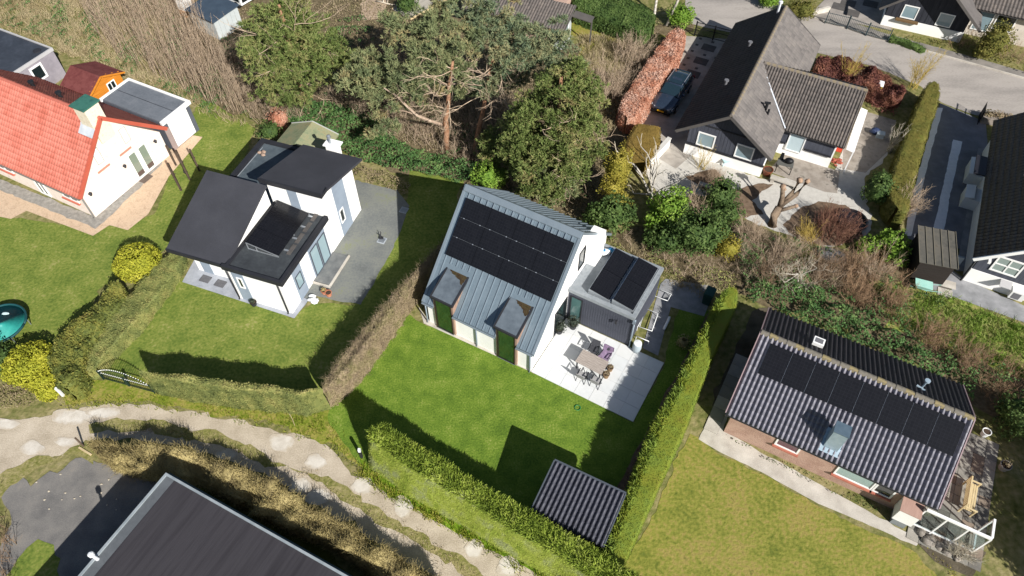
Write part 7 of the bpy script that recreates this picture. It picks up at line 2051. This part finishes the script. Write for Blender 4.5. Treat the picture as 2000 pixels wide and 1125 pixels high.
t = thing('garden_wall', (a_.x, a_.y, Z2), math.atan2(d_.y, d_.x), 'low white wall beside the brown topped thuja hedge', 'wall')
MB().box(0, d_.length, -.12, .12, 0, .75).build('wall', WHITE, t)
MB().box(-.03, d_.length + .03, -.16, .16, .75, .82).build('coping', mat('wall_coping', ['#b8b6b2', '#c6c4c0'], .8), t)
RB = mat('red_brick', ['#8c4434', '#a05444', '#b06a56', '#c49a86'], .9, 6)
def heap(px, label, n, seed, z):
    p = at(px)
    t = thing('brick_heap', (p.x, p.y, z), 0, label, 'bricks', 'heaps of red bricks')
    rg = random.Random(seed)
    me = MB().box(-.11, .11, -.055, .055, 0, .07).mesh('brick', RB)
    for k in range(n):
        l = k // 9
        o = link('brick', me, t, (rg.uniform(-.42, .42) * (1 - .25 * l), rg.uniform(-.32, .32) * (1 - .25 * l), .071 * l))
        o.rotation_euler = (0, 0, rg.uniform(0, 3.1))
heap((1634, 318), 'heap of red bricks and rubble below the chalet wing', 26, 3, Z3)
p = at((1635, 293))
CR_ = thing('crate', (p.x, p.y, Z3), R(-27), 'bright red plastic crate at the corner of the chalet wing', 'crate')
cm = mat('red_plastic', ['#b8402e', '#c84a36'], .5)
for x0, x1, y0, y1 in ((-.3, .3, -.2, -.17), (-.3, .3, .17, .2), (-.3, -.27, -.17, .17), (.27, .3, -.17, .17)):
    MB().box(x0, x1, y0, y1, 0, .3).build('side', cm, CR_)
MB().box(-.27, .27, -.17, .17, 0, .03).build('bottom', cm, CR_)
for px, col, lb in (((1692, 172), '#2f3c4c', 'dark blue bin behind the chalet wing'), ((1710, 183), '#b39a3a', 'yellow lidded bin behind the chalet wing')):
    p = at(px)
    t = thing('wheelie_bin', (p.x, p.y, 0), R(-27), lb, 'bin')
    MB().hull8([(-.2, -.22, 0), (.2, -.22, 0), (.2, .22, 0), (-.2, .22, 0)], [(-.26, -.3, .9), (.26, -.3, .9), (.26, .3, .9), (-.26, .3, .9)]).build('body', mat('bin_' + col[1:], [col], .5), t)
    MB().hull8([(-.28, -.32, .91), (.28, -.32, .91), (.28, .34, .91), (-.28, .34, .91)], [(-.24, -.28, .98), (.24, -.28, .98), (.24, .34, 1.0), (-.24, .34, 1.0)]).build('lid', WIN_W if 'yellow' in lb else BLK, t)
p = at((1707, 262))
tag(MB().blob((0, 0, .25), (.4, .3, .25), 9, 7, .2, random.Random(7)).build('tarpaulin_bundle', mat('navy_tarp', ['#2a3450', '#364464'], .6, 4), None, True, (p.x, p.y, Z3)), 'dark blue tarpaulin bundle on the side paving of the chalet', 'bundle')
p = at((1717, 268))
tag(MB().box(-.25, .25, -.2, .2, 0, .35).box(-.28, .28, -.23, .23, .35, .4).build('storage_box', mat('pale_grey_plastic', []), None, False, (p.x, p.y, Z3), R(-20)), 'pale grey storage box beside the dark blue bundle', 'box')
# flat black stepping-stone like paddling pond at the round bed's far side
p = at((1661, 436), 0)
tag(MB().lathe([(.75, 0), (.95, .28), (1.02, .3), (1.02, .34), (.9, .34), (.86, .2), (.01, .19)], n=22).build('pond_tub', mat('pond_black', ['#14161a', '#1c1e24'], .25, spec=.6), None, False, (p.x, p.y, Z3)), 'round black pond tub in the mulch bed beside the dark red shrub', 'pond')
p = at((1622, 502))
tag(MB().blob((0, 0, .18), (.95, .55, .22), 12, 8, .12, random.Random(3)).build('boulder', mat('grey_boulder', ['#77787a', '#8b8b8a', '#9c9a96'], .9, 3, 8, bump=.4), None, True, (p.x, p.y, 0), R(-20)), 'large flat grey boulder below the dark red shrub', 'boulder')

# ================================================================ round the bungalow
LW = mat('pale_bench_wood', ['#b5a27a', '#c4b28a', '#cfbf98'], .8, 3, 6, stretch=(1, 8, 1))
o_ = OD + uD * 12.0 + vD * 2.3
BN = thing('garden_bench', (o_.x, o_.y, Z3 + .02), R(61), 'pale slatted wooden bench on the slab terrace', 'bench')
for k in range(14):
    MB().box(-.75 + k * .11, -.75 + k * .11 + .06, .26, .29, .45, .95).build('slat', LW, BN)
MB().box(-.82, .82, .24, .31, .95, 1.02).build('top_rail', LW, BN)
for k in range(5):
    MB().box(-.8, .8, -.26 + k * .1, -.18 + k * .1, .42, .45).build('seat_slat', LW, BN)
for s in (-.8, .8):
    MB().box(s - .035, s + .035, -.3, -.23, 0, .64).build('leg', LW, BN)
    MB().box(s - .035, s + .035, .24, .31, 0, .96).build('leg', LW, BN)
    MB().box(s - .04, s + .04, -.32, .24, .64, .68).build('armrest', LW, BN)
pot((1920, 850), .22, .42, MATS['white_plastic'], 'white bucket by the end wall of the bungalow', None, z=Z3, name='bucket', cat_='bucket')
pot((1957, 915), .27, .42, mat('stone_pot', ['#8f8b84', '#a09c94'], .9, 4), 'stone plant pot at the edge of the slab terrace', TWIGP and BEECHB, 11, z=Z3, pr=.2)
ROCK = mat('bed_rock', ['#6c665e', '#7e776e', '#8f8880', '#5e5952'], .9, 4, 8, bump=.3)
rg = random.Random(21)
for k, (x, y, r) in enumerate(((1797, 1040, .3), (1812, 1058, .35), (1832, 1068, .25), (1850, 1080, .28), (1822, 1042, .2), (1868, 1092, .22), (1845, 1058, .2))):
    p = at((x, y))
    tag(MB().blob((0, 0, r * .3), (r, r * rg.uniform(.6, .9), r * .55), 9, 7, .22, rg).build('rock', ROCK, None, True, (p.x, p.y, 0), rg.uniform(0, 3)), ('stone in the rocky bed, nearest the porch box', 'largest stone in the rocky bed, at its lawn edge', 'stone at the middle of the lawn edge of the rocky bed', 'stone below the grey twig tangle, second from the end of the bed', 'small stone close under the lower rail of the white screen', 'stone at the far end of the rocky bed by the daffodils', 'small stone half way under the white glazed screen')[k], 'rock', 'stones in the rocky bed')
p = at((1780, 1010))
GC = thing('glass_cloche', (p.x, p.y, Z3), R(-29), 'small glass cloche beside the porch box of the bungalow', 'cloche')
MB().bar((-.4, -.25, .02), (.4, -.25, .02), .04).bar((-.4, .25, .02), (.4, .25, .02), .04).bar((-.4, -.25, .02), (-.4, .25, .02), .04).bar((.4, -.25, .02), (.4, .25, .02), .04).build('frame', mat('old_post', []), GC)
MB().hull8([(-.38, -.23, .04), (.38, -.23, .04), (.38, .23, .04), (-.38, .23, .04)], [(-.38, -.23, .22), (.38, -.23, .22), (.38, .23, .34), (-.38, .23, .34)]).build('pane', SCG, GC)

# ================================================================ at the right edge
p = at((1797, 566))
WBW = thing('wheelbarrow', (p.x, p.y, 0), R(160), 'mint green wheelbarrow below the lean-to store', 'wheelbarrow')
MINT = mat('mint_enamel', ['#8fc0b4', '#a5d0c4'], .4, 3)
MB().hull8([(-.3, -.22, .28), (.3, -.2, .28), (.3, .2, .28), (-.3, .22, .28)], [(-.5, -.34, .58), (.52, -.3, .62), (.52, .3, .62), (-.5, .34, .58)]).build('tray', MINT, WBW)
MB().tube([(.7, 0, .2), (.7, .07, .2)], .2, 14).build('wheel', MATS['tyre_rubber'], WBW)
for s in (-1, 1):
    MB().tube([(.7, s * .05, .2), (-.2, s * .25, .32), (-1.0, s * .3, .55)], .02, 6).build('handle', MINT, WBW)
    MB().tube([(-.25, s * .24, .32), (-.32, s * .26, 0)], .018, 6).build('leg', MINT, WBW)
a_, b_ = at((1914, 238)), at((1962, 242))
PW = thing('planter_wall', (a_.x, a_.y, Z3), R(-18), 'low stone planter wall at the head of the dark driveway', 'planter')
MB().box(0, 2.2, -.2, .8, 0, .5).build('wall', mat('planter_stone', ['#6c645c', '#8a8178', '#9c9288'], .9, 3, 8, bump=.3), PW)
foliage('plant', [(.5, .3, .6, .5, .4, .3), (1.2, .35, .6, .5, .4, .3), (1.8, .3, .58, .4, .35, .28)], BEECHB, .12, 120, 140, PW, core=.5)
p = at((1907, 246))
DGT = thing('driveway_gate', (p.x, p.y, Z3), R(62), 'dark open gate leaf at the head of the dark driveway', 'gate')
for z in (.2, .7, 1.2):
    MB().box(0, 1.3, -.02, .02, z, z + .05).build('rail', BLK, DGT)
for i in range(11):
    MB().box(i * .13, i * .13 + .022, -.012, .012, .05, 1.3).build('bar', BLK, DGT)
p = at((1862, 522))
WLS = thing('garden_wall', (p.x, p.y, Z3), R(-20), 'short pale wall panel between the lean-to store and the white house', 'wall')
MB().box(-.9, .2, -.06, .06, 0, 1.0).build('panel', mat('pale_blue_panel', ['#a9b7c0', '#b7c4cc'], .6), WLS)
b = MB()
sl_p = GP([(1838, 548), (1863, 556), (1850, 585), (1826, 572)])
ss = sheet('slab_steps', sl_p, mat('terrace_bed', []), 'pale slabs beside the lean-to store', 0, Z5)
for k, (x, y) in enumerate(((1852, 556), (1845, 572))):
    p = at((x, y))
    link('paving_slab', MB().box(-.42, .42, -.3, .3, 0, .03).mesh('paving_slab', CONC), ss, (p.x, p.y, 0), R(-22))

# ================================================================ across the street and along the top edge
FGR = mat('grey_green_iron', ['#39464a', '#465458'], .5, metal=.2)
for k, ((xa, ya), (xb, yb), lb) in enumerate((((1611, 46), (1652, 56), 'grey iron fence panel at the left end of the paved yard'), ((1653, 57), (1690, 70), 'grey iron fence panel between its two neighbours at the paved yard'), ((1691, 70), (1733, 82), 'grey iron fence panel nearest the black gabled chalet'))):
    a_, b_ = at((xa, ya)), at((xb, yb))
    d_ = b_ - a_
    f = thing('iron_fence', (a_.x, a_.y, Z3), math.atan2(d_.y, d_.x), lb, 'fence', 'iron fence panels along the street')
    n = 12
    for x in (0, d_.length):
        MB().box(x - .04, x + .04, -.04, .04, 0, 1.2).build('post', FGR, f)
    for z in (.15, 1.0):
        MB().bar((0, 0, z), (d_.length, 0, z), .035).build('rail', FGR, f)
    _fb = MB().box(-.012, .012, -.012, .012, .1, 1.08).mesh('bar', FGR)
    for i in range(1, n):
        link('bar', _fb, f, (d_.length * i / n, 0, 0))
a_, b_ = at((1582, 30)), at((1618, 22))
d_ = b_ - a_
tag(MB().box(0, d_.length, -.12, .12, 0, .45).build('garden_wall', CONC, None, False, (a_.x, a_.y, 0), math.atan2(d_.y, d_.x)), 'low pale wall by the clipped round street bush', 'wall')
# plank path at the top
bw = thing('plank_path', at((800, 20)), math.atan2(G(865, -10).y - G(800, 25).y, G(865, -10).x - G(800, 25).x), 'weathered plank path at the top edge between the pines', 'path')
PLK = mat('weathered_plank', ['#8f8a80', '#a19b90', '#aea89c'], .9, 3, 6, stretch=(.5, 6, 1))
for k in range(14):
    MB().box(-1.0, 4.5, -1.15 + k * .165, -1.15 + k * .165 + .15, 0, .08).build('plank', PLK, bw)
MB().box(-1.0, 4.5, -1.25, -1.16, 0, .14).box(-1.0, 4.5, 1.165, 1.25, 0, .14).build('edge_board', mat('pale_timber', []), bw)
p = at((735, 4))
tag(MB().tube([(0, 0, .1), (.7, -.35, .15), (1.1, -.5, .12), (1.9, -.7, .1)], [.07, .07, .06, .04], 7).tube([(.7, -.35, .15), (.55, .5, .2)], [.06, .04], 6).tube([(1.1, -.5, .12), (.95, .3, .15)], [.05, .03], 6).build('fallen_branch', mat('peeled_wood', ['#b8ac98', '#c9beac'], .8, 5), None, True, (p.x, p.y, 0)), 'pale peeled branch lying on the earth path', 'branch')
# white camper at the very top
p = at((462, 0))
CV = thing('parked_camper', (p.x, p.y, 0), R(-35), 'white camper with dark rear parked at the top edge', 'camper')
MB().box(-1.9, 1.9, -.9, .9, .5, 2.1).build('body', MATS['white_plastic'], CV)
MB().box(-1.6, 1.7, -.93, -.9, .75, 1.75).build('side_window', GLASSD, CV)
MB().box(1.9, 1.94, -.75, .75, .7, 1.9).build('rear_door', BLK, CV)
MB().box(-1.7, 1.7, -.7, .7, 2.1, 2.2).build('roof', MATS['white_plastic'], CV)
for x in (-1.2, 1.2):
    for y in (-.82, .82):
        MB().tube([(x, y - .1, .33), (x, y + .1, .33)], .33, 14).build('wheel', MATS['tyre_rubber'], CV)
